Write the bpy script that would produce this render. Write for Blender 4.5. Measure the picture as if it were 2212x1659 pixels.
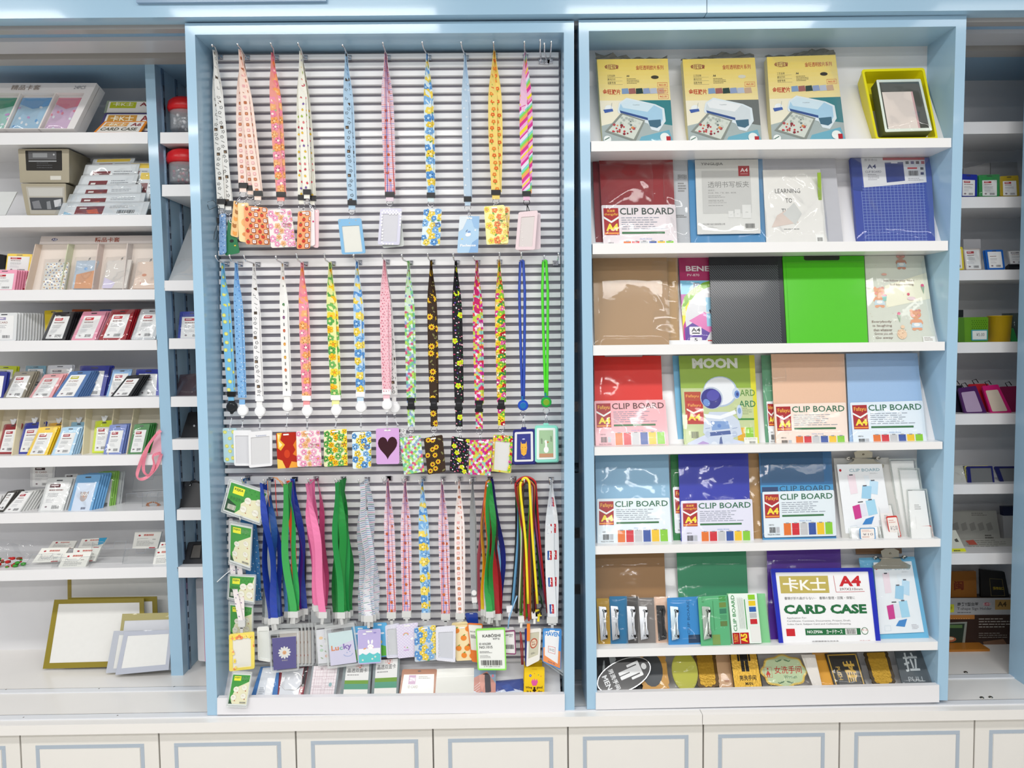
import bpy, math, random
from mathutils import Vector
sc = bpy.context.scene
for o in list(bpy.data.objects): bpy.data.objects.remove(o)
# ---------------------------------------------------------------- camera, world, lights, exposure
W, H, F = 2212.0, 1659.0, 1660.0
CAM = Vector((0, -2.24, 0))
PITCH, YAW, ROLL = math.radians(3.35), 0.0083, 0.0118
fwd = Vector((math.sin(YAW)*math.cos(PITCH), math.cos(YAW)*math.cos(PITCH), -math.sin(PITCH)))
r0 = fwd.cross(Vector((0, 0, 1))).normalized(); u0 = r0.cross(fwd)
RT = r0*math.cos(ROLL) - u0*math.sin(ROLL); UP = u0*math.cos(ROLL) + r0*math.sin(ROLL)
from mathutils import Matrix
cd = bpy.data.cameras.new('camera'); co = bpy.data.objects.new('camera', cd); sc.collection.objects.link(co)
m3 = Matrix((RT, UP, -fwd)).transposed().to_4x4(); m3.translation = CAM; co.matrix_world = m3
cd.sensor_fit = 'HORIZONTAL'; cd.sensor_width = 36; cd.lens = F/W*36; cd.clip_start = .05
sc.camera = co
wd = bpy.data.worlds.new('world'); sc.world = wd; wd.use_nodes = True
wd.node_tree.nodes['Background'].inputs[0].default_value = (.93, .96, 1, 1)
wd.node_tree.nodes['Background'].inputs[1].default_value = .37
def lamp(x, y, z, sx, sy, p):
    l = bpy.data.lights.new('ceiling_lamp', 'AREA'); l.shape = 'RECTANGLE'; l.size = sx; l.size_y = sy; l.energy = p
    l.color = (1, .985, .96)
    o = bpy.data.objects.new('ceiling_lamp', l); sc.collection.objects.link(o); o.location = (x, y, z)
for yy, pw in ((-1.5, 21), (-3.3, 30), (-5.4, 34)):
    for xx, k in ((-2.6, 1), (-.9, 1.05), (.9, 1.05), (2.6, .35)): lamp(xx, yy, 1.5, 1.2, .22, pw*k)
sc.view_settings.view_transform = 'Standard'; sc.view_settings.look = 'None'
sc.view_settings.gamma = 1; sc.view_settings.use_curve_mapping = False; sc.view_settings.exposure = -.06
# ---------------------------------------------------------------- pixel -> point on the plane at depth Y
def P(px, py, Y):
    d = fwd*F + RT*(px-W/2) - UP*(py-H/2)
    t = (Y-CAM.y)/d.y
    return CAM + d*t
def Pz(px, py, z):
    d = fwd*F + RT*(px-W/2) - UP*(py-H/2)
    return CAM + d*((z-CAM.z)/d.z)
def crop(x0, y0, s): return lambda *a: [v for i in range(0, len(a), 2) for v in (x0+a[i]/s, y0+a[i+1]/s)]
cA, cB, cC, cD = crop(400, 40, 3.072), crop(820, 40, 3.072), crop(460, 530, 3.13), crop(820, 530, 3.13)
cE, cF, cG, cH = crop(450, 1000, 2.9625), crop(820, 1000, 2.9625), crop(1240, 40, 3.19), crop(1640, 40, 3.19)
cI, cJ, cK, cL = crop(1260, 530, 3.53), crop(1640, 530, 3.53), crop(1260, 960, 3.607), crop(1640, 960, 3.607)
cM, cN, cO, cP = crop(1260, 1370, 2.698), crop(0, 0, 3.457), crop(0, 470, 3.859), crop(0, 860, 4.148)
cQ, cR, cS, cT = crop(0, 1220, 3.78), crop(2000, 0, 2.962), crop(2000, 540, 2.962), crop(2000, 1060, 2.768)
# ---------------------------------------------------------------- colours and materials
_cc = {}
def lin(c):
    if c in _cc: return _cc[c]
    h = c.lstrip('#'); v = [int(h[i:i+2], 16)/255 for i in (0, 2, 4)]
    r = tuple(x/12.92 if x <= .04045 else ((x+.055)/1.055)**2.4 for x in v) + (1.0,)
    _cc[c] = r; return r
def mat(name, rough=.5, metal=0, coat=0, noise=.04, nscale=60, bump=0, bscale=400, spec=.38, aniso=None):
    m = bpy.data.materials.new(name); m.use_nodes = True; nt = m.node_tree; b = nt.nodes['Principled BSDF']
    at = nt.nodes.new('ShaderNodeAttribute'); at.attribute_name = 'Col'
    tc = nt.nodes.new('ShaderNodeTexCoord'); nz = nt.nodes.new('ShaderNodeTexNoise'); nz.inputs['Scale'].default_value = nscale
    nt.links.new(tc.outputs['Object'], nz.inputs['Vector'])
    mr = nt.nodes.new('ShaderNodeMapRange'); mr.inputs['To Min'].default_value = 1-noise; mr.inputs['To Max'].default_value = 1+noise*.6
    nt.links.new(nz.outputs['Fac'], mr.inputs['Value'])
    mx = nt.nodes.new('ShaderNodeVectorMath'); mx.operation = 'SCALE'
    nt.links.new(at.outputs['Color'], mx.inputs[0]); nt.links.new(mr.outputs['Result'], mx.inputs['Scale'])
    nt.links.new(mx.outputs[0], b.inputs['Base Color'])
    b.inputs['Roughness'].default_value = rough; b.inputs['Metallic'].default_value = metal
    b.inputs['Coat Weight'].default_value = coat; b.inputs['Coat Roughness'].default_value = .06
    b.inputs['Specular IOR Level'].default_value = spec
    if bump:
        n2 = nt.nodes.new('ShaderNodeTexNoise'); n2.inputs['Scale'].default_value = bscale; nt.links.new(tc.outputs['Object'], n2.inputs['Vector'])
        bp = nt.nodes.new('ShaderNodeBump'); bp.inputs['Strength'].default_value = bump; bp.inputs['Distance'].default_value = .002
        nt.links.new(n2.outputs['Fac'], bp.inputs['Height']); nt.links.new(bp.outputs[0], b.inputs['Normal'])
    return m
def clearmat(name, haze, gloss_rough, ior=1.45, gain=1.0, tint=True):
    m = bpy.data.materials.new(name); m.use_nodes = True; nt = m.node_tree; nt.nodes.clear()
    out = nt.nodes.new('ShaderNodeOutputMaterial'); at = nt.nodes.new('ShaderNodeAttribute'); at.attribute_name = 'Col'
    tr = nt.nodes.new('ShaderNodeBsdfTransparent'); gl = nt.nodes.new('ShaderNodeBsdfGlossy'); df = nt.nodes.new('ShaderNodeBsdfDiffuse')
    nt.links.new(at.outputs['Color'], df.inputs['Color'])
    if tint: nt.links.new(at.outputs['Color'], tr.inputs['Color'])
    else: tr.inputs['Color'].default_value = (.985, .99, .99, 1)
    gl.inputs['Roughness'].default_value = gloss_rough
    tc = nt.nodes.new('ShaderNodeTexCoord'); nz = nt.nodes.new('ShaderNodeTexNoise'); nz.inputs['Scale'].default_value = 25
    nt.links.new(tc.outputs['Object'], nz.inputs['Vector'])
    bp = nt.nodes.new('ShaderNodeBump'); bp.inputs['Strength'].default_value = .15; bp.inputs['Distance'].default_value = .004
    nt.links.new(nz.outputs['Fac'], bp.inputs['Height']); nt.links.new(bp.outputs[0], gl.inputs['Normal'])
    fr = nt.nodes.new('ShaderNodeFresnel'); fr.inputs['IOR'].default_value = ior
    mg = nt.nodes.new('ShaderNodeMath'); mg.operation = 'MULTIPLY'; mg.inputs[1].default_value = gain; mg.use_clamp = True
    nt.links.new(fr.outputs[0], mg.inputs[0])
    mn = nt.nodes.new('ShaderNodeMath'); mn.operation = 'MINIMUM'; mn.inputs[1].default_value = .22; nt.links.new(mg.outputs[0], mn.inputs[0]); mg = mn
    m1 = nt.nodes.new('ShaderNodeMixShader'); m1.inputs[0].default_value = haze
    nt.links.new(tr.outputs[0], m1.inputs[1]); nt.links.new(df.outputs[0], m1.inputs[2])
    m2 = nt.nodes.new('ShaderNodeMixShader'); nt.links.new(mg.outputs[0], m2.inputs[0])
    nt.links.new(m1.outputs[0], m2.inputs[1]); nt.links.new(gl.outputs[0], m2.inputs[2]); nt.links.new(m2.outputs[0], out.inputs[0])
    return m
MT = {
 'lacquer': mat('blue_lacquer', .22, coat=.35, noise=.02, nscale=8, bump=.02, bscale=90),
 'white': mat('white_laminate', .3, noise=.02, nscale=10, coat=.15),
 'slat': mat('slat_aluminium', .32, noise=.03, nscale=5, coat=.2),
 'paper': mat('printed_paper', .5, noise=.03), 'gloss': mat('glossy_card', .24, noise=.02, coat=.12),
 'cloth': mat('woven_ribbon', .75, noise=.08, nscale=900, bump=.3, bscale=1800),
 'satin': mat('satin_ribbon', .42, noise=.06, nscale=300, bump=.15, bscale=1500, spec=.6),
 'plastic': mat('coloured_plastic', .3, noise=.03, nscale=40, coat=.04),
 'metal': mat('polished_metal', .18, metal=1, noise=.05), 'board': mat('kraft_board', .38, noise=.06, nscale=500, coat=.03),
 'gold': mat('embossed_gold', .34, metal=.45, noise=.25, nscale=160, bump=.5, bscale=150),
 'dark': mat('dark_void', .8, noise=.02), 'stone': mat('floor_tile', .25, noise=.1, nscale=6),
 'film': clearmat('clear_film', .006, .06, 1.45, .55, False), 'clear': clearmat('clear_plastic', .3, .1, 1.45, .6, False),
 'sheet': clearmat('tinted_sheet', .62, .12, 1.45, 1.0),
}
# ---------------------------------------------------------------- objects
def tag(o, label, cat, group=None, kind=None):
    if label: o['label'] = label
    if cat: o['category'] = cat
    if group: o['group'] = group
    if kind: o['kind'] = kind
    return o
class MB:
    def __init__(s): s.v, s.f, s.c, s.sm = [], [], [], []
    def add(s, vs, fs, col, sm=False):
        b = len(s.v); s.v += [tuple(v) for v in vs]
        c = lin(col) if isinstance(col, str) else None
        for i, f in enumerate(fs):
            s.f.append(tuple(b+k for k in f)); s.c.append(c or lin(col[i])); s.sm.append(sm)
    def prism(s, A, B, col, cside=None, cb=None):
        n = len(A); cs = cside or col
        fs = [tuple(range(n)), tuple(range(2*n-1, n-1, -1))] + [(i, n+i, n+(i+1) % n, (i+1) % n) for i in range(n)]
        s.add(list(A)+list(B), fs, [col, cb or cs]+[cs]*n)
    def box(s, x0, x1, y0, y1, z0, z1, col):
        A = [(x0, y0, z1), (x1, y0, z1), (x1, y0, z0), (x0, y0, z0)]
        s.prism(A, [(a[0], y1, a[2]) for a in A], col)
    def tube(s, pts, r, col, n=6, closed=False):
        pts = [Vector(p) for p in pts]; m = len(pts); rings = []
        rr = r if isinstance(r, (list, tuple)) else [r]*m
        for i, p in enumerate(pts):
            a = pts[i-1] if (i or closed) else p; b = pts[(i+1) % m] if (i < m-1 or closed) else p
            t = (b-a).normalized(); q = Vector((0, 0, 1)) if abs(t.z) < .9 else Vector((1, 0, 0))
            e1 = t.cross(q).normalized(); e2 = t.cross(e1)
            rings.append([p+(e1*math.cos(k*6.2832/n)+e2*math.sin(k*6.2832/n))*rr[i] for k in range(n)])
        vs = [v for g in rings for v in g]; fs = []
        for i in range(m if closed else m-1):
            j = (i+1) % m
            fs += [(i*n+k, i*n+(k+1) % n, j*n+(k+1) % n, j*n+k) for k in range(n)]
        if not closed: fs += [tuple(range(n-1, -1, -1)), tuple((m-1)*n+k for k in range(n))]
        s.add(vs, fs, col, True)
    def ball(s, c, r, col, n=10, sy=1, sz=1):
        vs, fs = [], []
        for i in range(n//2+1):
            a = math.pi*i/(n//2)
            for k in range(n): vs.append((c[0]+r*math.sin(a)*math.cos(k*6.2832/n), c[1]+r*sy*math.sin(a)*math.sin(k*6.2832/n), c[2]+r*sz*math.cos(a)))
        for i in range(n//2):
            for k in range(n): fs.append((i*n+k, i*n+(k+1) % n, (i+1)*n+(k+1) % n, (i+1)*n+k))
        s.add(vs, fs, col, True)
    def lathe(s, c, prof, col, n=28):
        vs = [(c[0]+r*math.cos(k*6.28318/n), c[1]+r*math.sin(k*6.28318/n), c[2]+z) for r, z in prof for k in range(n)]
        fs = [(i*n+k, i*n+(k+1) % n, (i+1)*n+(k+1) % n, (i+1)*n+k) for i in range(len(prof)-1) for k in range(n)]
        s.add(vs, fs, col, True)
    def build(s, name, m, parent=None, loc=None):
        me = bpy.data.meshes.new(name)
        if loc is None:
            if parent is not None: loc = Vector(parent['_l'])
            else:
                xs = [v[0] for v in s.v]; ys = [v[1] for v in s.v]; zs = [v[2] for v in s.v]
                loc = Vector(((min(xs)+max(xs))/2, (min(ys)+max(ys))/2, min(zs)))
        me.from_pydata([(v[0]-loc[0], v[1]-loc[1], v[2]-loc[2]) for v in s.v], [], s.f)
        ca = me.color_attributes.new('Col', 'FLOAT_COLOR', 'CORNER'); buf = []
        for f, c in zip(s.f, s.c): buf += list(c)*len(f)
        ca.data.foreach_set('color', buf)
        me.polygons.foreach_set('use_smooth', s.sm); me.materials.append(MT[m]); me.update()
        o = bpy.data.objects.new(name, me); sc.collection.objects.link(o)
        if parent is None: o.location = loc
        else: o.parent = parent
        o['_l'] = list(loc); return o
def thing(name, label, cat, loc, group=None):
    o = bpy.data.objects.new(name, None); sc.collection.objects.link(o); o.location = loc; o.empty_display_size = .02; o['_l'] = list(loc)
    return tag(o, label, cat, group)
def structure(o): o['kind'] = 'structure'; return o
# ---------------------------------------------------------------- surfaces that carry print
class Sheet:
    """flat sheet through four pixel corners TL TR BR BL at depth (top, bottom)"""
    def __init__(s, q, Y):
        Yt, Yb = Y if isinstance(Y, tuple) else (Y, Y)
        A = P((q[0]+q[2])/2, (q[1]+q[3])/2, Yt); B = P((q[4]+q[6])/2, (q[5]+q[7])/2, Yb); n = Vector((1, 0, 0)).cross(A-B)
        if n.length < 1e-9: n = Vector((0, 1, 0))
        s.c = []
        for i in range(0, 8, 2):
            d = fwd*F + RT*(q[i]-W/2) - UP*(q[i+1]-H/2); s.c.append(CAM+d*((A-CAM).dot(n)/d.dot(n)))
        s.fin()
    def fin(s):
        c = s.c; s.W = ((c[1]-c[0]).length+(c[2]-c[3]).length)/2; s.H = ((c[3]-c[0]).length+(c[2]-c[1]).length)/2
        s.n = (c[3]-c[0]).cross(c[1]-c[0]).normalized()
        if s.n.y > 0: s.n = -s.n
    def pt(s, u, v, w=0):
        c = s.c; return (c[0]*(1-u)+c[1]*u)*(1-v)+(c[3]*(1-u)+c[2]*u)*v+s.n*w
    def sub(s, u0, v0, u1, v1, w=0):
        t = Sheet.__new__(Sheet); t.c = [s.pt(u0, v0, w), s.pt(u1, v0, w), s.pt(u1, v1, w), s.pt(u0, v1, w)]; t.fin(); return t
    def shift(s, d):
        t = Sheet.__new__(Sheet); t.c = [p+Vector(d) for p in s.c]; t.fin(); return t
class Strip:
    """ribbon along rows of (left point, right point)"""
    def __init__(s, rows):
        s.r = rows; s.W = sum((b-a).length for a, b in rows)/len(rows); s.d = [0.0]
        for i in range(1, len(rows)): s.d.append(s.d[-1]+((rows[i][0]+rows[i][1])/2-(rows[i-1][0]+rows[i-1][1])/2).length)
        s.H = s.d[-1]
        s.W = max(s.W, .012)
    def pt(s, u, v, w=0):
        x = v*s.H; i = 0
        while i < len(s.d)-2 and s.d[i+1] < x: i += 1
        t = (x-s.d[i])/max(1e-6, s.d[i+1]-s.d[i]); a = s.r[i][0].lerp(s.r[i+1][0], t); b = s.r[i][1].lerp(s.r[i+1][1], t)
        dn = (s.r[i+1][0]-s.r[i][0]).cross(s.r[i][1]-s.r[i][0])
        n = dn.normalized() if dn.length > 1e-12 else Vector((0, -1, 0))
        if n.y > 0: n = -n
        return a.lerp(b, u)+n*w
def rrect(W_, H_, r, n=3):
    """outline of a rounded rectangle in fractions"""
    out = []
    r = min(r, W_/2*.99, H_/2*.99)
    for cx, cy, a0 in ((W_-r, r, -90), (W_-r, H_-r, 0), (r, H_-r, 90), (r, r, 180)):
        for k in range(n+1):
            a = math.radians(a0+90*k/n); out.append(((cx+r*math.cos(a))/W_, (cy+r*math.sin(a))/H_))
    return out
_tx = {}
def textmesh(s, bold):
    k = (s, bold)
    if k not in _tx:
        cu = bpy.data.curves.new('t', 'FONT'); cu.body = s; cu.resolution_u = 2; cu.offset = bold
        o = bpy.data.objects.new('t', cu); sc.collection.objects.link(o)
        me = o.to_mesh(); vs = [(v.co.x, v.co.y) for v in me.vertices]; fs = [tuple(p.vertices) for p in me.polygons]
        o.to_mesh_clear(); bpy.data.objects.remove(o); bpy.data.curves.remove(cu)
        if not vs: vs, fs = [(0, 0), (1, 0), (1, 1)], []
        x0 = min(v[0] for v in vs); x1 = max(v[0] for v in vs); y0 = min(v[1] for v in vs); y1 = max(v[1] for v in vs)
        _tx[k] = ([((a-x0)/(x1-x0), 1-(b-y0)/(y1-y0)) for a, b in vs], fs)
    return _tx[k]
class Canvas:
    def __init__(s, surf, mb=None, w=.0004): s.s, s.mb, s.w, s.clip, s.vs = surf, mb or MB(), w, True, 1
    def up(s): s.w += 2.5e-5
    def poly(s, pts, col, up=True):
        if up: s.up()
        if s.vs != 1: pts = [(u, v*s.vs) for u, v in pts]
        if s.clip: pts = [(min(1, max(0, u)), min(1, max(0, v))) for u, v in pts]
        q = []
        for p in pts:
            if not q or abs(p[0]-q[-1][0])+abs(p[1]-q[-1][1]) > 1e-5: q.append(p)
        if len(q) > 2 and abs(q[0][0]-q[-1][0])+abs(q[0][1]-q[-1][1]) < 1e-5: q.pop()
        if len(q) < 3: return
        ar = sum(q[i-1][0]*q[i][1]-q[i][0]*q[i-1][1] for i in range(len(q)))
        if abs(ar) < 1e-7: return
        s.mb.add([s.s.pt(u, v, s.w) for u, v in q], [tuple(range(len(q)))], col)
    def rect(s, u0, v0, u1, v1, col, r=0, up=True):
        if r:
            s.poly([(u0+a*(u1-u0), v0+b*(v1-v0)) for a, b in rrect((u1-u0)*s.s.W, (v1-v0)*s.s.H, r)], col, up)
        else: s.poly([(u0, v0), (u1, v0), (u1, v1), (u0, v1)], col, up)
    def ell(s, u, v, a, b, col, rot=0, n=10, up=True, a0=0, a1=360):
        """a, b in metres"""
        c, d = math.cos(math.radians(rot)), math.sin(math.radians(rot)); pts = []
        for k in range(n if a1-a0 >= 360 else n+1):
            t = math.radians(a0+(a1-a0)*k/n); x, y = a*math.cos(t), b*math.sin(t)
            pts.append((u+(x*c-y*d)/s.s.W, v+(x*d+y*c)/s.s.H))
        s.poly(pts, col, up)
    def dot(s, u, v, r, col, n=8, up=True): s.ell(u, v, r, r, col, 0, n, up)
    def line(s, u0, v0, u1, v1, t, col, up=True):
        dx, dy = (u1-u0)*s.s.W, (v1-v0)*s.s.H; L = math.hypot(dx, dy) or 1; nx, ny = -dy/L*t/2/s.s.W, dx/L*t/2/s.s.H
        s.poly([(u0+nx, v0+ny), (u1+nx, v1+ny), (u1-nx, v1-ny), (u0-nx, v0-ny)], col, up)
    def frame(s, u0, v0, u1, v1, t, col):
        tu, tv = t/s.s.W, t/s.s.H; s.up()
        for a in ((u0, v0, u1, v0+tv), (u0, v1-tv, u1, v1), (u0, v0, u0+tu, v1), (u1-tu, v0, u1, v1)): s.rect(*a, col, up=False)
    def text(s, t, u0, v0, u1, v1, col, bold=0, rot=0):
        vs, fs = textmesh(t, bold); s.up(); q = []
        for a, b in vs:
            if rot == 90: a, b = b, 1-a       # reads upwards
            if rot == -90: a, b = 1-b, a
            u, v = u0+a*(u1-u0), (v0+b*(v1-v0))*s.vs
            q.append(s.s.pt(min(1, max(0, u)), min(1, max(0, v)), s.w))
        s.mb.add(q, fs, col)
    def greek(s, u0, v0, u1, v1, n, col, t=.55, seed=1, bul=False):
        """lines of print too small to read"""
        rg = random.Random(seed); s.up(); h = (v1-v0)/n
        for i in range(n):
            v = v0+h*i; x = u0; e = u0+(u1-u0)*rg.uniform(.6, 1)
            while x < e:
                l = (u1-u0)*rg.uniform(.05, .16); s.rect(x, v, min(e, x+l), v+h*t, col, up=False); x += l+(u1-u0)*.02
    def bars(s, u0, v0, u1, v1, col='#333333', seed=3, vert=False):
        rg = random.Random(seed); s.up(); x = u0 if not vert else v0; e = u1 if not vert else v1; k = (e-x)
        while x < e:
            l = k*rg.choice((.015, .03, .05))
            if vert: s.rect(u0, x, u1, min(e, x+l), col, up=False)
            else: s.rect(x, v0, min(e, x+l), v1, col, up=False)
            x += l+k*rg.choice((.02, .035))
    def flower(s, u, v, r, pc, cc, n=5, rot=0, thin=.44):
        s.up(); r *= 1.22 if isinstance(s.s, Strip) else 1
        for k in range(n):
            a = math.radians(rot+360*k/n); s.ell(u+r*.56*math.cos(a)/s.s.W, v+r*.56*math.sin(a)/s.s.H, r*.46, r*thin, pc, rot+360*k/n, 8, up=False)
        s.up(); s.dot(u, v, r*.3, cc, 7, up=False)
    def leaf(s, u, v, r, col, rot=0): s.ell(u, v, r, r*.45, col, rot, 7)
    def build(s, name, m, parent, label=None):
        if not s.mb.f: return None
        o = s.mb.build(name, m, parent)
        if label: o['label'] = label
        return o
def slab(sh, T, col, r=0, mb=None, cside=None, n=3):
    mb = mb or MB(); pts = rrect(sh.W, sh.H, r, n) if r else [(0, 0), (1, 0), (1, 1), (0, 1)]
    mb.prism([sh.pt(u, v, 0) for u, v in pts], [sh.pt(u, v, -T) for u, v in pts], col, cside); return mb
def ring(sh, T, col, r, b, ri=0, mb=None, n=3, win=None, lift=.0012):
    """frame with a rounded opening: b = border left, top, right, bottom in fractions"""
    mb = mb or MB(); o = rrect(sh.W, sh.H, r, n); l, t, rr, bb = b
    iw, ih = (1-l-rr)*sh.W, (1-t-bb)*sh.H; i_ = [(l+u*(1-l-rr), t+v*(1-t-bb)) for u, v in rrect(iw, ih, max(ri, .0008), n)]
    k = len(o); vs = [sh.pt(u, v, lift) for u, v in o]+[sh.pt(u, v, lift) for u, v in i_]+[sh.pt(u, v, -T) for u, v in o]+[sh.pt(u, v, -T) for u, v in i_]
    fs = []
    for j in range(k):
        q = (j+1) % k
        fs += [(j, q, k+q, k+j), (2*k+j, 3*k+j, 3*k+q, 2*k+q), (j, 2*k+j, 2*k+q, q), (k+j, k+q, 3*k+q, 3*k+j)]
    mb.add(vs, fs, col); return mb
def film(sh, amp, seed, nu=14, nv=18, mb=None, col='#ffffff', w=.004):
    """crinkled clear wrapper: soft billows with a few sharp pulled creases"""
    mb = mb or MB(); rg = random.Random(seed); vs = []; nu, nv = nu*2, nv*2
    cre = [(rg.uniform(-.2, 1.2), rg.uniform(-.2, 1.2), rg.choice((0.5, .7, .9, 2.2, 2.5, 1.2))+rg.uniform(-.3, .3), rg.uniform(.008, .02), rg.uniform(.5, 1.3), rg.uniform(.03, .12)) for _ in range(6+int(amp*900))]
    bil = [(rg.uniform(0, 6.28), rg.uniform(0, 6.28), rg.uniform(25, 70)) for _ in range(3)]
    for j in range(nv+1):
        for i in range(nu+1):
            u, v = i/nu, j/nv; x, y = u*sh.W, v*sh.H; h = 0
            for th, ph, f in bil: h += .25*math.sin(f*(x*math.cos(th)+y*math.sin(th))+ph)
            for a, b, th, wd, m, L in cre:
                dx, dy = x-a*sh.W, y-b*sh.H; d = abs(dx*math.sin(th)-dy*math.cos(th)); l = dx*math.cos(th)+dy*math.sin(th)
                if d < wd and abs(l) < L: h += m*wd*34*(1-(d/wd)**1.4)*(1-abs(l)/L)
            e = min(u, 1-u, v, 1-v); k = min(1, e*10)
            vs.append(sh.pt(u, v, w*(.3+.7*k)+h*amp*(.3+.7*k)+rg.uniform(-.02, .02)*amp))
    fs = [(j*(nu+1)+i, j*(nu+1)+i+1, (j+1)*(nu+1)+i+1, (j+1)*(nu+1)+i) for j in range(nv) for i in range(nu)]
    mb.add(vs, fs, col, True); return mb
def pane(sh, w, col='#ffffff'):
    mb = MB(); mb.add([sh.pt(0, 0, w), sh.pt(1, 0, w), sh.pt(1, 1, w), sh.pt(0, 1, w)], [(0, 1, 2, 3)], col); return mb
# ---------------------------------------------------------------- printed patterns (flat print laid on cards and ribbons)
def grid(cv, step, rg, jit=.25):
    if isinstance(cv.s, Strip): step *= 1.25
    nx = max(1, int(cv.s.W/step+.38)); ny = max(1, round(cv.s.H/step)); sx = 1/nx; sy = 1/ny; k = 0
    for j in range(ny):
        for i in range(nx):
            u = (i+.5+(.5 if (j % 2 and nx > 1) else 0))*sx+rg.uniform(-jit, jit)*sx*(1 if nx > 1 else 1.3); v = (j+.5)*sy+rg.uniform(-jit, jit)*sy
            yield u, v, k; k += 1
def p_flowers(cv, rg, cols, size=.011, leaf=None, step=1.75, ctr='#fff3d0', n=5):
    for u, v, k in grid(cv, size*step, rg, .22):
        if leaf and k % 2: cv.leaf(u+rg.uniform(-.9, .9)*size/cv.s.W, v+size*.9/cv.s.H, size*.45, leaf, rg.uniform(0, 180))
        c = cols[k % len(cols)]; cv.flower(u, v, size*rg.uniform(.75, 1.05), c, ctr if isinstance(ctr, str) else ctr[k % len(ctr)], n, rg.uniform(0, 90))
def p_blueflower(cv, rg): p_flowers(cv, rg, ['#5b97d6', '#f2d24e', '#7fb4e6', '#f4da62'], .0115, '#5d9d5c', 1.55, ['#b9dcf6', '#f7ecae'])
def p_pinkflower(cv, rg): p_flowers(cv, rg, ['#f08aa4', '#f7a865', '#f49ab2', '#f6b27a'], .0115, '#a7cf8a', 1.45, ['#fff0e0', '#f7c98e'])
def p_pinkpale(cv, rg): p_flowers(cv, rg, ['#efa3c4', '#f1bd8f', '#f2b3cd', '#efa3c4'], .0105, '#b8cfa5', 1.7, ['#fdf1ee', '#e39a5a'])
def p_greenflower(cv, rg): p_flowers(cv, rg, ['#5fae52', '#f3c321', '#77bb60', '#f2d93b'], .0115, '#3f9a48', 1.5, ['#e9e29a', '#f39a1c'])
def p_yellowflower(cv, rg):
    p_flowers(cv, rg, ['#f8dc5b', '#f08c55', '#f9e07a'], .0115, '#6fae55', 1.8, ['#f39b6a', '#f7c77a'])
def p_yellowstar(cv, rg):
    for u, v, k in grid(cv, .016, rg, .15):
        cv.flower(u, v, .005, '#e8662f' if k % 2 else '#ef8a3c', '#f8d95a', 5, 20); cv.leaf(u, v+.007/cv.s.H, .003, '#7fae3a', 70)
def p_lemon(cv, rg):
    for u, v, k in grid(cv, .022, rg, .2):
        cv.ell(u, v, .0058, .0052, '#e7e255', rg.uniform(0, 90), 9); cv.dot(u, v, .0035, '#f3ef8f')
def p_bluedot(cv, rg):
    for u, v, k in grid(cv, .009, rg, .25): cv.ell(u, v, .0017, .0012, '#f2f6fb' if k % 2 else '#2f5d9c', rg.uniform(0, 90), 6)
def p_pinkdot(cv, rg):
    for u, v, k in grid(cv, .0068, rg, .25): cv.dot(u, v, .0014 if k % 3 else .0019, '#c4566f' if k % 2 else '#e27f95', 6)
def p_cow(cv, rg):
    for u, v, k in grid(cv, .0115, rg, .12):
        a, b = .0044/cv.s.W, .0044/cv.s.H; t = k % 5
        if t == 0: cv.rect(u-a, v-b, u+a, v+b, '#51463c'); cv.rect(u-a*.6, v-b*.2, u+a*.1, v+b*.8, '#a98a6a'); continue
        if t == 3: cv.line(u-a, v-b*.6, u+a, v+b*.5, .0011, '#3c3c3c'); continue
        for i in range(5):
            an = rg.uniform(0, 360); r = math.radians(an); x, y = u+math.cos(i*1.26)*a*.8, v+math.sin(i*1.26)*b*.8
            cv.line(x-math.cos(r)*a*.5, y-math.sin(r)*b*.5, x+math.cos(r)*a*.5, y+math.sin(r)*b*.5, .0012, '#4a4a4a', up=(i == 0))
def p_bears(cv, rg):
    for u, v, k in grid(cv, .0125, rg, 0):
        c = '#b86a45' if k % 2 else '#eeb3b4'; a, b = .0042/cv.s.W, .0042/cv.s.H
        cv.rect(u-a, v-b, u+a, v+b, c, .0016); cv.rect(u-a*.6, v-b*.5, u+a*.6, v+b*.6, '#dd9b74' if k % 2 else '#f9d9d2', .001)
def p_straw(cv, rg):
    for u, v, k in grid(cv, .0165, rg, .04):
        a, b = .0062/cv.s.W, .0062/cv.s.H
        if k % 2:
            cv.rect(u-a, v-b, u+a, v+b, '#8c2f22', .002); cv.rect(u-a*.75, v-b*.75, u+a*.75, v+b*.75, '#f9f0ea', .0015)
            cv.rect(u-a*.4, v-b*.45, u-a*.15, v+b*.1, '#8c2f22'); cv.rect(u+a*.15, v-b*.45, u+a*.4, v+b*.1, '#8c2f22'); cv.rect(u-a*.3, v+b*.25, u+a*.3, v+b*.4, '#8c2f22')
        else:
            cv.ell(u, v+.0006/cv.s.H, .0052, .0056, '#c8321f', 0, 9); cv.poly([(u-a*.5, v-b*.75), (u, v-b*1.15), (u+a*.5, v-b*.75), (u, v-b*.45)], '#4e7f33')
            cv.dot(u-a*.3, v, .0006, '#f0b28c', 4); cv.dot(u+a*.3, v+b*.2, .0006, '#f0b28c', 4)
def p_fruit(cv, rg):
    cs = ['#d9485a', '#7b5ba5', '#e8b93a', '#a8c24a', '#e57a7f', '#c93d55', '#f0c23c']
    for u, v, k in grid(cv, .014, rg, .15):
        cv.ell(u, v, .0036, .003, cs[k % 7], rg.uniform(0, 120), 8); cv.leaf(u, v-.0035/cv.s.H, .0016, '#6f9e4e', 60)
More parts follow.
